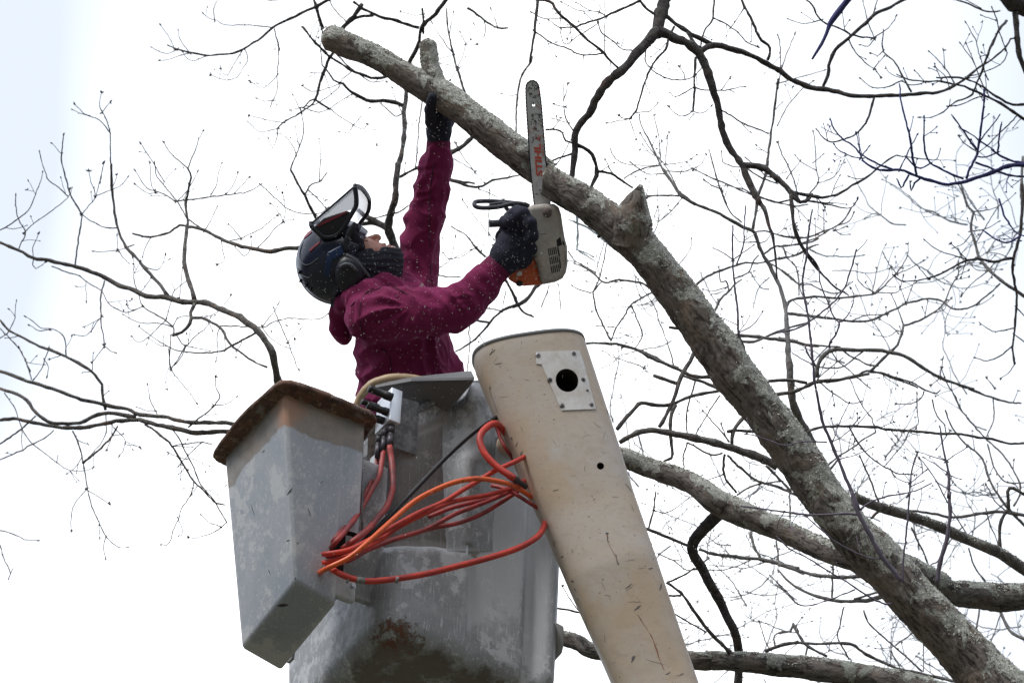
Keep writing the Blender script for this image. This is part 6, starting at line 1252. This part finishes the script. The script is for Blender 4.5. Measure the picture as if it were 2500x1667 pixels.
# lips, lashes and brow
lf = lambda p: np.minimum(cone(p, W(937.5, 598, -.014), W(937.5, 598, .014), 5.4*Q, 5.4*Q), cone(p, W(949, 602, -.012), W(949, 602, .012), 5.2*Q, 5.2*Q))
V_, F_ = surface_nets(lf, W(942, 604)-0.05, W(942, 604)+0.05, 0.002); nobj('lips', V_, F_, M_LIP, body, 1)
bvh_f = BVHTree.FromPolygons([Vector(q) for q in V1_], F1_.tolist())
for nm_, pts_, r_ in (('eyelashes', ((884, 591), (888, 588.5), (893, 587.5), (898, 589)), 0.0013), ('eyebrow', ((878, 576), (882, 579), (885, 583)), 0.0022)):
    L_ = [oncloth(u, v, 0.0004, bvh_f)[0] for u, v in pts_]; L_ = [(*q, 0) for q in L_ if q is not None]
    if len(L_) > 1:
        mb = MB(); s_p = smooth_path(L_, 0.003)[:, :3]; mb.tube(s_p, r_, 8); mb.build(nm_, M_HAIR, body)
mb = MB(); mb.tube(smooth_path([(*W(866, 560, .02), 0), (*W(878, 563, .035), 0), (*W(888, 570, .04), 0), (*W(891, 578, .042), 0)], 0.005)[:, :3], 0.003, 8); mb.build('goggle_edge', M_HAIR, body)
# balaclava / neck gaiter with open face
bal = [chain([(868, 655, 0, 68), (905, 652, 0, 58), (935, 640, 0, 42), (951, 627, 0, 25)]), chain([(951, 627, 0, 24), (948, 658, 0, 26), (930, 690, 0, 40), (900, 730, 0, 50)]), chain([(868, 655, 0, 68), (860, 720, 0, 56)])]
balf0 = sdf_chains(bal, 0.03, 0.03)
def balf(p):
    d = balf0(p); 
    q = p-W(885, 611); a = q@(-RIGHT*0.085+UPV*0.996); b = q@(RIGHT*0.99+UPV*0.135)   # everything above the cloth edge is cut away
    return np.maximum(d, np.minimum(a, b+0.010))
lo, hi = bounds(bal); V_, F_ = surface_nets(balf, lo, hi, 0.0045)
bala = nobj('balaclava', V_, F_, M_BALA, person, 2, lambda V, n: 0.004*(1-np.abs(np.sin(((V-CAM)@UPV)*170+nz(V, (12, 12, 12))*3))))
# ------------------------------------------------------------------ helmet
helmet_c = W(826, 640); hdir = AX
def helm(p):
    q = (p-helmet_c)@hdir.T; x, y, z = q[:, 0], q[:, 1], q[:, 2]        # face, crown, side
    k = np.sqrt((x/(102*Q))**2+((y)/(100*Q))**2+(z/(88*Q))**2); d = (k-1)*88*Q
    ridge = 0.004*np.exp(-(z/0.012)**2)
    d = d-ridge
    inner = (np.sqrt((x/(86*Q))**2+(y/(86*Q))**2+(z/(76*Q))**2)-1)*76*Q
    brim = -(y+0.050+0.20*np.clip(-x, 0, 1)*1.4)                               # open below the rim
    return np.maximum(np.maximum(d, -inner), brim)
V_, F_ = surface_nets(helm, helmet_c-0.17, helmet_c+0.17, 0.0042)
helmet = nobj('helmet', V_, F_, M_HELM, person, 2); helmet['label'] = 'black climbing helmet with raised visor, ear muffs and red stripes'
bvh_he = BVHTree.FromPolygons([Vector(q) for q in V_], F_.tolist())
def onhelm(u, v, l=0.002): return oncloth(u, v, l, bvh_he)[0]
def decal(name, poly, mat_, lift_=0.0012, nx=14, ny=6):
    a, b, c_, d = map(np.array, poly); V = []; 
    for j in range(ny+1):
        for i in range(nx+1):
            s_, t = i/nx, j/ny; q = (1-s_)*(1-t)*a+s_*(1-t)*b+s_*t*c_+(1-s_)*t*d; p_ = onhelm(q[0], q[1], lift_)
            if p_ is None: p_ = V[-1] if V else helmet_c
            V.append(p_)
    mb = MB(); mb.add(V, [(j*(nx+1)+i, j*(nx+1)+i+1, (j+1)*(nx+1)+i+1, (j+1)*(nx+1)+i) for j in range(ny) for i in range(nx)])
    o = mb.build(name, mat_, helmet); s_ = o.modifiers.new('thick', 'SOLIDIFY'); s_.thickness = 0.0018; s_.offset = 0; return o
H_ = lambda x, y: (680+x/3.92, 400+y/3.92)
decal('blue_panel', [H_(470, 850), H_(600, 780), H_(630, 860), H_(510, 930)], M_BLUEP); decal('blue_panel', [H_(470, 850), H_(510, 930), H_(490, 1100), H_(430, 1090)], M_BLUEP)
decal('red_stripe', [H_(250, 680), H_(310, 640), H_(325, 655), H_(245, 725)], M_REDS); decal('red_stripe', [H_(300, 820), H_(400, 735), H_(410, 750), H_(300, 845)], M_REDS)
mb = MB()
for pts in ([(300, 655), (225, 780), (205, 880), (240, 960), (300, 960), (380, 905)], [(188, 1000), (220, 1060), (290, 1090), (320, 1060)], [(215, 1130), (260, 1160), (330, 1220), (400, 1180)], [(320, 1110), (335, 1190)]):
    L_ = []
    for x, y in pts:
        q = onhelm(*H_(x, y), 0.001)
        if q is not None: L_.append((*q, 0))
    if len(L_) > 1: mb.tube(smooth_path(L_, 0.008)[:, :3], 0.0016, 6)
mb.build('shell_trim', M_STRAP, helmet)
mb = MB()   # vents at the back
for x, y in ((200, 1120), (255, 1165), (300, 1200), (190, 1040)):
    q = onhelm(*H_(x+12, y-6), 0.001)
    if q is not None: mb.ball(q, 0.009, 6, sc=(1.0, 0.35, 1.4), ax=AX)
mb.build('vents', M_DARK, helmet)
# ear muffs with their arms
for s_ in (-1, 1):
    mb = MB(); c_ = W(853, 668, s_*0.095); n_ = 40; prof = [(0.0, 0.060), (0.012, 0.064), (0.028, 0.060), (0.040, 0.046), (0.045, 0.028), (0.045, 0.0)]
    V = []
    for dz, r in prof:
        for j in range(n_):
            t = 2*math.pi*j/n_; V.append(c_+FWD*s_*dz+(RIGHT*math.cos(t)*r*0.80+UPV*math.sin(t)*r)@np.eye(3))
    mb.add(V, [(i*n_+j, i*n_+(j+1) % n_, (i+1)*n_+(j+1) % n_, (i+1)*n_+j) for i in range(len(prof)-1) for j in range(n_)]+[tuple(range(n_))]); mf = mb.build('ear_muff', M_HELM2, helmet)
    mb = MB(); g_ = [W(830, 652, s_*.143), W(843, 645, s_*.150), W(858, 648, s_*.150), W(868, 660, s_*.144)]; mb.tube(smooth_path([(*q, 0) for q in g_], 0.006)[:, :3], 0.006, 10); mb.build('muff_band', M_STRAP, mf)
    mb = MB(); g_ = [W(845, 622, s_*.125), W(862, 632, s_*.13), W(885, 655, s_*.125), W(902, 678, s_*0.11)]; mb.tube(smooth_path([(*q, 0) for q in g_], 0.006)[:, :3], 0.0055, 10, flat=0.5); mb.build('muff_arm', M_STRAP, mf)
mb = MB(); mb.tube([W(812, 735, 0), W(812, 738, 0), W(815, 752, 0), W(811, 765, 0)], [0.008, 0.008, 0.006, 0.005], 10, flat=0.5); mb.build('rear_buckle', M_STRAP, helmet)
# raised visor: a frame with a thin mesh sheet that curls round to the far side
M_MESH = bpy.data.materials.new('fine_visor_mesh'); M_MESH.use_nodes = True; nt_ = M_MESH.node_tree; M_MESH2 = None; pb = nt_.nodes['Principled BSDF']
pb.inputs['Base Color'].default_value = (0.36, 0.40, 0.52, 1); pb.inputs['Roughness'].default_value = 0.3; pb.inputs['Alpha'].default_value = 0.66
near_loop = [H_(310, 575), H_(420, 482), H_(560, 362), H_(700, 240), H_(728, 216), H_(742, 300), H_(742, 400), H_(700, 480), H_(640, 580), H_(590, 650), H_(530, 695), H_(435, 700), H_(370, 650), H_(320, 605)]
NL = [W(x, y, -0.105) for x, y in near_loop]
visor = MB(); visor.tube(smooth_path([(*q, 0) for q in NL[4:]+NL[:1]], 0.008)[:, :3], 0.0082, 10, flat=1.3); visor.tube(smooth_path([(*q, 0) for q in NL[:5]], 0.008)[:, :3], 0.0036, 10); vis = visor.build('visor', M_HELM2, helmet); vis['label'] = 'raised visor with black frame and see-through mesh'
far_arc = [H_(728, 214), H_(790, 232), H_(838, 285), H_(868, 345), H_(866, 430), H_(835, 500), H_(790, 555), H_(755, 620)]
FA = [W(x, y, -0.105+0.235*min(1, i/3.0)) for i, (x, y) in enumerate(far_arc)]
mb = MB(); s = smooth_path([(*q, 0) for q in FA], 0.008)[:, :3]; mb.tube(s, 0.0095, 12, flat=0.7); mb.build('visor_frame', M_HELM2, vis)
# solid lower half of the near cheek plate
low = [H_(335, 610), H_(430, 520), H_(560, 478), H_(660, 450), H_(700, 470), H_(640, 575), H_(530, 690), H_(440, 694)]
mb = MB(); L_ = [W(x, y, -0.112) for x, y in low]+[W(x, y, -0.098) for x, y in low]; n_ = len(low); mb.add(L_, [tuple(range(n_)), tuple(range(n_, 2*n_))[::-1]]+[(i, n_+i, n_+(i+1) % n_, (i+1) % n_) for i in range(n_)]); mb.build('cheek_plate', M_HELM2, vis, smooth=False, bevel=0.004)
mb = MB(); L_ = [W(x, y, -0.116) for x, y in (H_(360, 600), H_(430, 552), H_(560, 490), H_(655, 452), H_(650, 470), H_(570, 512), H_(440, 572), H_(372, 602))]; L2 = [q+FWD*0.003 for q in L_]; n_ = 8
mb.add(L_+L2, [(0, 1, 6, 7), (1, 2, 5, 6), (2, 3, 4, 5), (15, 14, 9, 8), (14, 13, 10, 9), (13, 12, 11, 10)]+[(i, n_+i, n_+(i+1) % n_, (i+1) % n_) for i in range(n_)]); mb.build('red_stripe', M_REDS, vis, smooth=False)
# mesh sheets
M_MESH2 = M_MESH.copy(); M_MESH2.name = 'dense_visor_mesh'; M_MESH2.node_tree.nodes['Principled BSDF'].inputs['Alpha'].default_value = 0.8; M_MESH2.node_tree.nodes['Principled BSDF'].inputs['Base Color'].default_value = (0.36, 0.42, 0.58, 1)
mb = MB(); up = [H_(320, 572), H_(420, 486), H_(560, 366), H_(700, 244), H_(728, 222)]; dn = [H_(345, 600), H_(440, 520), H_(565, 478), H_(700, 440), H_(740, 350)]
L_ = [W(x, y, -0.106) for x, y in up]+[W(x, y, -0.108) for x, y in dn]; mb.add(L_, [(i, i+1, 6+i, 5+i) for i in range(4)]); mb.build('visor_mesh', M_MESH2, vis); mb = MB()
fa2 = [H_(738, 225), H_(785, 245), H_(825, 290), H_(852, 345), H_(850, 425), H_(815, 490), H_(765, 545)]; nr2 = [H_(735, 225), H_(742, 270), H_(745, 320), H_(745, 380), H_(742, 430), H_(742, 480), H_(742, 530)]
A1_ = [W(x, y, -0.105+0.235*min(1, i/2.5)) for i, (x, y) in enumerate(fa2)]; B1_ = [W(x, y, -0.10) for x, y in nr2]
mb.add(A1_+B1_, [(i, i+1, 8+i, 7+i) for i in range(6)]); mb.build('visor_mesh', M_MESH, vis)
# upper crown of the visor running over the helmet to the far side
mb = MB(); A2 = [W(x, y, -0.104) for x, y in up]; B2 = [W(x+14, y-3, 0.13) for x, y in up]; mb.add(A2+B2, [(i, i+1, 6+i, 5+i) for i in range(4)]); mb.build('visor_mesh', M_MESH, vis)
mb = MB(); mb.tube([A2[0], (A2[0]+B2[0])/2-RIGHT*0.015, B2[0]], 0.007, 8); mb.build('visor_frame', M_HELM2, vis)
# hinge arm and goggle band
mb = MB(); mb.tube(smooth_path([(*W(870, 545, -.11), 0), (*W(852, 570, -.115), 0), (*W(845, 600, -.118), 0), (*W(850, 612, -.118), 0)], 0.006)[:, :3], 0.010, 12, flat=0.5); mb.build('visor_hinge', M_HELM2, helmet)
mb = MB(); mb.tube(smooth_path([(*W(836, 560, -.10), 0), (*W(858, 572, -.098), 0), (*W(874, 592, -.085), 0), (*W(879, 610, -.078), 0)], 0.006)[:, :3], [0.03]*1 and 0.019, 14, flat=0.5); mb.build('temple_pad', M_BALA, helmet)
mb = MB(); mb.tube(smooth_path([(*W(868, 562, -.085), 0), (*W(872, 557, -.04), 0), (*W(874, 555, .0), 0), (*W(874, 557, .05), 0)], 0.006)[:, :3], 0.012, 12); mb.build('brow_band', M_BALA, helmet)

# ------------------------------------------------------------------ gloves
# far hand: palm under the limb, thumb in front, fingers behind
palm = [(W(1070, 345, .15), W(1072, 318, .14), 29*Q, 30*Q), (W(1072, 318, .14), W(1074, 286, .125), 32*Q, 30*Q)]
thumb = chain([(1052, 300, .10, 15), (1050, 268, .045, 13.5), (1053, 248, .01, 12), (1056, 237, 0.0, 10.5)])
fing = []
for k, (u0, u1, u2, u3) in enumerate(((1062, 1066, 1072, 1078), (1074, 1082, 1090, 1096), (1085, 1096, 1106, 1112), (1094, 1106, 1116, 1122))):
    s_ = (0, 3, 8, 16)[k]; L0 = (0, 4, 2, -8)[k]
    fing.append(chain([(u0, 288+s_, .15, 13), (u1, 262+s_-L0, .175, 11.5), (u2, 236+s_-L0, .165, 10.5), (u3, 222+s_-L0, .13, 9.5)]))
gf = sdf_chains([palm, thumb]+fing, 0.008, 0.006); lo, hi = bounds([palm, thumb]+fing)
V_, F_ = surface_nets(gf, lo, hi, 0.0032); g1 = nobj('glove', V_, F_, M_GLOVE, person, 1, lambda V, n: 0.0015*nz(V, (60, 60, 60))); g1['label'] = 'gloved hand braced under the limb'
# near hand round the rear handle of the saw
palm = [(W(1219, 650, -.185), W(1238, 625, -.185), 33*Q, 40*Q), (W(1238, 625, -.185), W(1256, 596, -.18), 42*Q, 42*Q), (W(1256, 596, -.18), W(1268, 575, -.17), 42*Q, 36*Q)]
fing = [chain([(1262, 560, -.21, 15), (1245, 540, -.235, 14.5), (1232, 540, -.21, 13), (1232, 556, -.17, 11.5)]),
        chain([(1276, 552, -.215, 15), (1268, 528, -.24, 14.5), (1252, 522, -.225, 13.5), (1240, 530, -.19, 12)]),
        chain([(1288, 575, -.22, 15), (1290, 545, -.25, 14.5), (1278, 520, -.245, 14), (1262, 512, -.215, 12.5)]),
        chain([(1286, 600, -.22, 15), (1300, 575, -.25, 14), (1296, 545, -.255, 13.5), (1284, 528, -.235, 12)])]
thumb = chain([(1232, 608, -.16, 19), (1226, 578, -.13, 16), (1236, 556, -.11, 14), (1252, 543, -.11, 12)])
heel = chain([(1240, 640, -.19, 26), (1275, 632, -.20, 22), (1292, 608, -.21, 20)])
gf = sdf_chains([palm, thumb, heel]+fing, 0.008, 0.007); lo, hi = bounds([palm, thumb, heel]+fing)
V_, F_ = surface_nets(gf, lo, hi, 0.0034); g2 = nobj('glove', V_, F_, M_GLOVE, person, 1, lambda V, n: 0.0015*nz(V, (60, 60, 60))); g2['label'] = 'gloved hand gripping the saw handle'
# ------------------------------------------------------------------ chainsaw
M_BAR = mat('scuffed_steel_bar', (0.5, 0.5, 0.53), 0.5, 0.1)
c = nmix(M_BAR, nramp(M_BAR, nnoise(M_BAR, 30, 6, 0.7), (0.40, 0), (0.65, 1)), (0.70, 0.71, 0.74), (0.50, 0.51, 0.54)); setc(M_BAR, c)
M_CHAIN = mat('saw_chain', (0.05, 0.05, 0.075), 0.45, 0.5)
M_SRED = mat('red_print', (0.62, 0.09, 0.06), 0.5); M_SBLK = mat('black_print', (0.06, 0.06, 0.06), 0.6)
M_CREAM = mat('dusty_cream_housing', (0.40, 0.37, 0.34), 0.6)
c = nmix(M_CREAM, nramp(M_CREAM, nnoise(M_CREAM, 14, 7, 0.65), (0.36, 0), (0.68, 1)), (0.52, 0.48, 0.44), (0.32, 0.28, 0.25))
c = nmix(M_CREAM, nramp(M_CREAM, nnoise(M_CREAM, 170, 4, 0.7), (0.56, 0), (0.66, 1)), c, (0.60, 0.55, 0.47)); setc(M_CREAM, c)
add_w = None
M_ORG = mat('orange_housing', (0.62, 0.11, 0.03), 0.5)
setc(M_ORG, nmix(M_ORG, nramp(M_ORG, nnoise(M_ORG, 60, 5, 0.7), (0.50, 0), (0.66, 1)), (0.66, 0.115, 0.035), (0.55, 0.33, 0.22)))
M_GRIP = mat('dusty_black_handle', (0.055, 0.058, 0.075), 0.55)
DS = 9.235
def S_(u, v, dd=0.0): return P(u, v, DS+dd)
saw = thing('chainsaw', S_(1330, 600), 'small top-handled chainsaw, cream and orange, with its bar pointing up through the limb', 'chainsaw')
CX = lambda x, y: (1100+x/2.614, 150+y/2.614)
outl = [(540, 960), (527, 860), (512, 720), (500, 560), (492, 430), (484, 300), (480, 210), (480, 165), (486, 145), (500, 130), (518, 123), (536, 125), (552, 137), (562, 155), (568, 185), (580, 280), (590, 400), (600, 520), (608, 620), (622, 740), (632, 860), (640, 960)]
def plate_mesh(pl, d0, th, name, mat_, parent, bevel=0.0, hole=None):
    n_ = len(pl); L_ = [S_(*CX(x, y), d0) for x, y in pl]+[S_(*CX(x, y), d0+th) for x, y in pl]; mb = MB()
    mb.add(L_, [tuple(range(n_)), tuple(range(n_, 2*n_))[::-1]]+[(i, n_+i, n_+(i+1) % n_, (i+1) % n_) for i in range(n_)]); return mb.build(name, mat_, parent, smooth=False, bevel=bevel)
bar = plate_mesh(outl, -0.003, 0.006, 'guide_bar', M_BAR, saw)
# round hole near the nose
hx = S_(*CX(530, 280)); mb = MB(); mb.tube([hx-FWD*0.03, hx+FWD*0.03], px(3.4, DS), 16); hc = mb.build('cutter', M_BAR, None, smooth=False); boolcut(bar, [hc]); bpy.data.objects.remove(hc)
for p_ in bar.data.polygons: p_.use_smooth = False
# chain: links following the bar edge
co = smooth_path([(*S_(*CX(x, y)), 0) for x, y in outl], 0.004)[:, :3]; mb = MB(); ctr = S_(*CX(560, 560))
for i in range(len(co)-1):
    a, b = co[i], co[i+1]; t = (b-a)/np.linalg.norm(b-a); nrm = np.cross(t, FWD); cen = ctr+UPV*((a-ctr)@UPV); 
    if (a-cen)@nrm < 0 and abs((a-cen)@RIGHT) > 0.002: nrm = -nrm
    if (a-S_(*CX(524, 300)))@UPV > 0.05: nrm = (a-S_(*CX(524, 170))); nrm /= np.linalg.norm(nrm)
    w_ = 0.0038 if i % 3 else 0.0048
    mb.obox(a-t*0.0002-FWD*(0.0045+0.0008*(i % 2))-nrm*0.0025, t*np.linalg.norm(b-a)*0.96, FWD*(0.009+0.0016*(i % 2)), nrm*w_)
tag(mb.build('saw_chain', M_CHAIN, saw, smooth=False), kind=None)
# lettering: reads upwards along the bar
def bar_text(txt, u, v, size, mat_, rot_=math.radians(94.5), shear=0.12, bold=0.0, sx_=1.0):
    tv_, tf_ = text_mesh(txt, size, 0.0003, shear, bold); ca, sa = math.cos(rot_), math.sin(rot_); c_ = S_(u, v, -0.0040); mb = MB()
    mb.add([c_+RIGHT*(x*sx_*ca-y*sa)+UPV*(x*sx_*sa+y*ca)-FWD*z for x, y, z in tv_], tf_); return mb.build('lettering', mat_, bar, smooth=False)
bar_text('STIHL', 1315.5, 392, px(22, DS), M_SRED, bold=0.0011, sx_=1.42)
bar_text('LIGHT 04', 1325.5, 368, px(6.5, DS), M_SRED, sx_=1.1)
mb = MB()
for (x0, y0, x1, y1, w_) in ((538, 490, 575, 505, 5), (560, 470, 572, 510, 6), (575, 475, 592, 480, 4), (548, 280, 575, 305, 3), (495, 430, 515, 460, 3), (562, 175, 567, 215, 4), (520, 435, 535, 420, 3), (575, 410, 590, 400, 3)):
    a = S_(*CX(x0, y0), -0.0042); b = S_(*CX(x1, y1), -0.0042); t = b-a; n_ = np.cross(t, FWD); n_ = n_/np.linalg.norm(n_)*px(w_/2.614, DS)/2; mb.obox(a-n_, t, 2*n_, FWD*0.0005)
mb.build('red_marks', M_SRED, bar, smooth=False)
mb = MB(); rs = np.random.RandomState(4)
for _ in range(95):
    yb = rs.choice([160, 215, 265, 345, 395, 430, 480, 840], p=[.16, .18, .12, .16, .14, .1, .08, .06]); y0 = yb+rs.randn()*12; cxm = 522+(y0-120)*0.075; x0 = cxm+rs.uniform(-34, 34); L_ = rs.uniform(5, 22); an_ = rs.choice([0.1, 1.5, 0.6])+rs.randn()*0.2
    a = S_(*CX(x0, y0), -0.0042); b = S_(*CX(x0+L_*math.cos(an_), y0+L_*math.sin(an_)), -0.0042); t = b-a; n_ = np.cross(t, FWD); n_ = n_/np.linalg.norm(n_)*px(rs.uniform(1.0, 2.6)/2.614, DS); mb.obox(a-n_, t, 2*n_, FWD*0.0006)
tag(mb.build('worn_print', M_SBLK, bar, smooth=False), kind='stuff')
mb = MB()
for dx, dy in ((0, 0), (8, 9), (-8, 9), (0, 18), (9, -6), (-8, -6)): p_ = S_(*CX(522+dx, 172+dy), -0.0035); mb.tube([p_-FWD*0.0012, p_], 0.0014, 8)
mb.build('nose_rivets', M_ALU, bar)
# housing: implicit rounded slab
def Lc(x, y, dd, r): u, v = CX(x, y); return (u, v, dd, r/2.614)
def slab(poly, d0, d1, r):
    """rounded prism from a photo outline between depths"""
    pl = [CX(x, y) for x, y in poly]
    def f(p):
        c = camxyz(p); x, y = c[:, 0], c[:, 1]; n_ = len(pl); d = np.full(len(x), 1e9); ins = np.zeros(len(x), bool)
        for i in range(n_):
            ax, ay = pl[i]; bx_, by_ = pl[(i+1) % n_]; ex, ey = bx_-ax, by_-ay; wx, wy = x-ax, y-ay; t = np.clip((wx*ex+wy*ey)/(ex*ex+ey*ey), 0, 1)
            d = np.minimum(d, np.hypot(wx-ex*t, wy-ey*t)); c1_ = (ay > y) != (by_ > y); xi = ax+(y-ay)*ex/(ey if abs(ey) > 1e-9 else 1e-9); ins ^= c1_ & (x < xi)
        d2 = np.where(ins, -d, d)*DS/FPX+r; dz = np.abs(c[:, 2]-DS-(d0+d1)/2)-(d1-d0)/2+r
        return np.minimum(np.maximum(d2, dz), 0)+np.hypot(np.maximum(d2, 0), np.maximum(dz, 0))-r
    c_ = camxyz(np.array([S_(*q) for q in pl])); w0 = np.array([S_(a, b, d) for a, b in pl for d in (d0, d1)]); return f, w0.min(0)-0.02, w0.max(0)+0.02
hp = [(492, 935), (520, 916), (600, 908), (662, 910), (690, 930), (706, 975), (718, 1060), (730, 1130), (744, 1180), (748, 1290), (738, 1345), (715, 1385), (670, 1408), (590, 1424), (572, 1400), (552, 1300), (520, 1230), (500, 1150)]
f, lo, hi = slab(hp, -0.075, 0.035, 0.018); V_, F_ = surface_nets(f, lo, hi, 0.0035); hous = nobj('housing', V_, F_, M_CREAM, saw, 1); bvh_s = BVHTree.FromPolygons([Vector(q) for q in V_], F_.tolist())
op = [(345, 1345), (360, 1300), (450, 1230), (520, 1200), (556, 1290), (583, 1424), (470, 1434), (430, 1428), (375, 1395)]
f, lo, hi = slab(op, -0.055, 0.06, 0.014); V_, F_ = surface_nets(f, lo, hi, 0.0035); tank = nobj('fuel_tank', V_, F_, M_ORG, saw, 1); bvh_t = BVHTree.FromPolygons([Vector(q) for q in V_], F_.tolist())
bp = [(470, 950), (520, 930), (560, 1200), (540, 1330), (430, 1300), (420, 1150), (440, 1000)]
f, lo, hi = slab(bp, -0.02, 0.09, 0.016); V_, F_ = surface_nets(f, lo, hi, 0.004); nobj('engine_block', V_, F_, M_GRIP, saw, 1)
def pfan(name, quads, bv_, mat_, par, l=0.0008):
    mb = MB()
    for q in quads:
        P4 = [oncloth(*CX(x, y), l, bv_)[0] for x, y in q]
        if any(z is None for z in P4): continue
        P5 = [z+FWD*0.004 for z in P4]; mb.hexa(P4+P5)
    return mb.build(name, mat_, par, smooth=False)
quads = []
for r in range(3):
    for k in range(5):
        x0 = 620+k*11.5+r*9; y0 = 1196-k*3+r*56; quads.append([(x0, y0), (x0+6.5, y0-2), (x0+14, y0+44), (x0+7.5, y0+46)])
quads += [[(676, 1140), (700, 1120), (712, 1170), (680, 1185)], [(680, 1190), (722, 1150), (732, 1230), (690, 1245)], [(690, 1250), (733, 1235), (733, 1290), (698, 1325)], [(712, 1140), (726, 1160), (728, 1180), (714, 1165)]]
pfan('vent_grille', quads, bvh_s, M_DARK, hous)
pfan('seam_line', [[(572, 1102), (705, 1090), (705, 1093), (572, 1105)]], bvh_s, M_DARK, hous)
mb = MB(); p_, nr = oncloth(*CX(618, 965), 0.0, bvh_s); mb.tube([p_, p_+nr*0.003], [0.016, 0.013], 20); mb.build('muffler_stain_cap', mat('brown_cap', (0.17, 0.13, 0.12), 0.8), hous)
pfan('silver_label', [[(352, 1342), (455, 1338), (457, 1366), (375, 1368)]], bvh_t, M_ALU, tank)
p_, nr = oncloth(*CX(440, 1418), 0.0, bvh_t); mb = MB(); mb.ball(p_ if p_ is not None else S_(*CX(440, 1418), -0.05), 0.012, 8, sc=(1, 1, .6)); mb.build('fuel_cap', M_BLACK, tank)
# handles
def handle(name, pts, r, flat=1.0):
    s = smooth_path([(*S_(*CX(x, y), d), 0) for x, y, d in pts], 0.006)[:, :3]; mb = MB(); mb.tube(s, r, 16, flat=flat); return mb.build(name, M_GRIP, saw)
handle('front_guard', [(500, 925, -.03), (470, 912, -.035), (400, 908, -.04), (300, 930, -.045), (200, 935, -.05), (158, 925, -.05), (152, 905, -.04), (170, 895, -.02), (240, 892, .0), (330, 897, .02), (420, 905, .03), (480, 912, .03)], 0.0075, 1.0)
handle('front_guard', [(250, 915, -.01), (330, 905, -.01), (400, 920, -.02)], 0.006)
handle('top_handle', [(245, 1036, -.03), (300, 1034, -.03), (345, 1030, -.03), (400, 1010, -.03), (470, 990, -.02), (520, 980, -.01)], 0.0125)
handle('trigger_arm', [(350, 930, -.01), (375, 960, -.01), (400, 1000, -.02)], 0.007)
mb = MB(); p_ = S_(*CX(330, 1030), -.045); mb.obox(p_, RIGHT*0.004, UPV*0.016, FWD*0.01); mb.build('red_switch', M_SRED, saw, smooth=False)
# ------------------------------------------------------------------ sawdust thrown off the cut
M_CHIP = mat('fresh_wood_chips', (0.92, 0.90, 0.86), 0.9)
mb = MB(); RS = np.random.RandomState(77)
def chip(p, L, w_, dirv):
    dirv = dirv/np.linalg.norm(dirv); a = np.cross(dirv, RS.randn(3)); a /= np.linalg.norm(a); b = np.cross(dirv, a)
    h = dirv*L/2; mb.add([p-h, p+a*w_, p+h, p-a*w_, p+b*w_*0.6, p-b*w_*0.6], [(0, 1, 4), (1, 2, 4), (2, 3, 4), (3, 0, 4), (1, 0, 5), (2, 1, 5), (3, 2, 5), (0, 3, 5)])
def dust(n, u, v, su, sv, d0, d1, smin_=2.0, smax=6.5, lean=0.0):
    for _ in range(int(n*0.6)):
        uu = u+RS.randn()*su; vv = v+RS.randn()*sv; d = RS.uniform(d0, d1); L = px(RS.uniform(smin_*0.8, smax)*(1.5 if RS.rand() < 0.10 else 0.58), d)
        dirv = UPV*(0.9+RS.rand())+RIGHT*(RS.randn()*0.7+lean)+FWD*RS.randn()*0.5; chip(P(uu, vv, d), L, px(RS.uniform(0.4, 0.95), d), dirv)
dust(420, 1290, 600, 60, 70, 8.9, 9.12, 1.5, 4.5); dust(330, 1180, 700, 90, 70, 8.7, 9.05, 2, 6); dust(260, 1010, 560, 70, 130, 8.8, 9.3); dust(420, 980, 800, 110, 90, 8.5, 9.0)
dust(200, 880, 650, 70, 60, 8.7, 9.1, 2, 4); dust(130, 1060, 320, 45, 50, 8.9, 9.2); dust(240, 1050, 1000, 130, 90, 8.0, 8.4, 1.5, 5); dust(130, 850, 1250, 140, 170, 7.9, 8.1, 1.5, 4)
dust(240, 1560, 1080, 150, 90, 8.6, 9.2, 2, 6); dust(200, 1740, 1400, 90, 130, 8.7, 9.3, 3, 7); dust(130, 1340, 1200, 120, 200, 8.0, 8.3, 1.2, 3.5); dust(260, 1450, 780, 120, 130, 9.0, 9.8, 1.0, 3.0); dust(160, 1250, 420, 110, 80, 8.9, 9.3, 1.2, 4.5)
tag(mb.build('sawdust', M_CHIP, None, smooth=False), 'pale wood chips flying down from the saw cut past the worker', 'sawdust', kind='stuff')
# chips lying in the gloves and cuffs
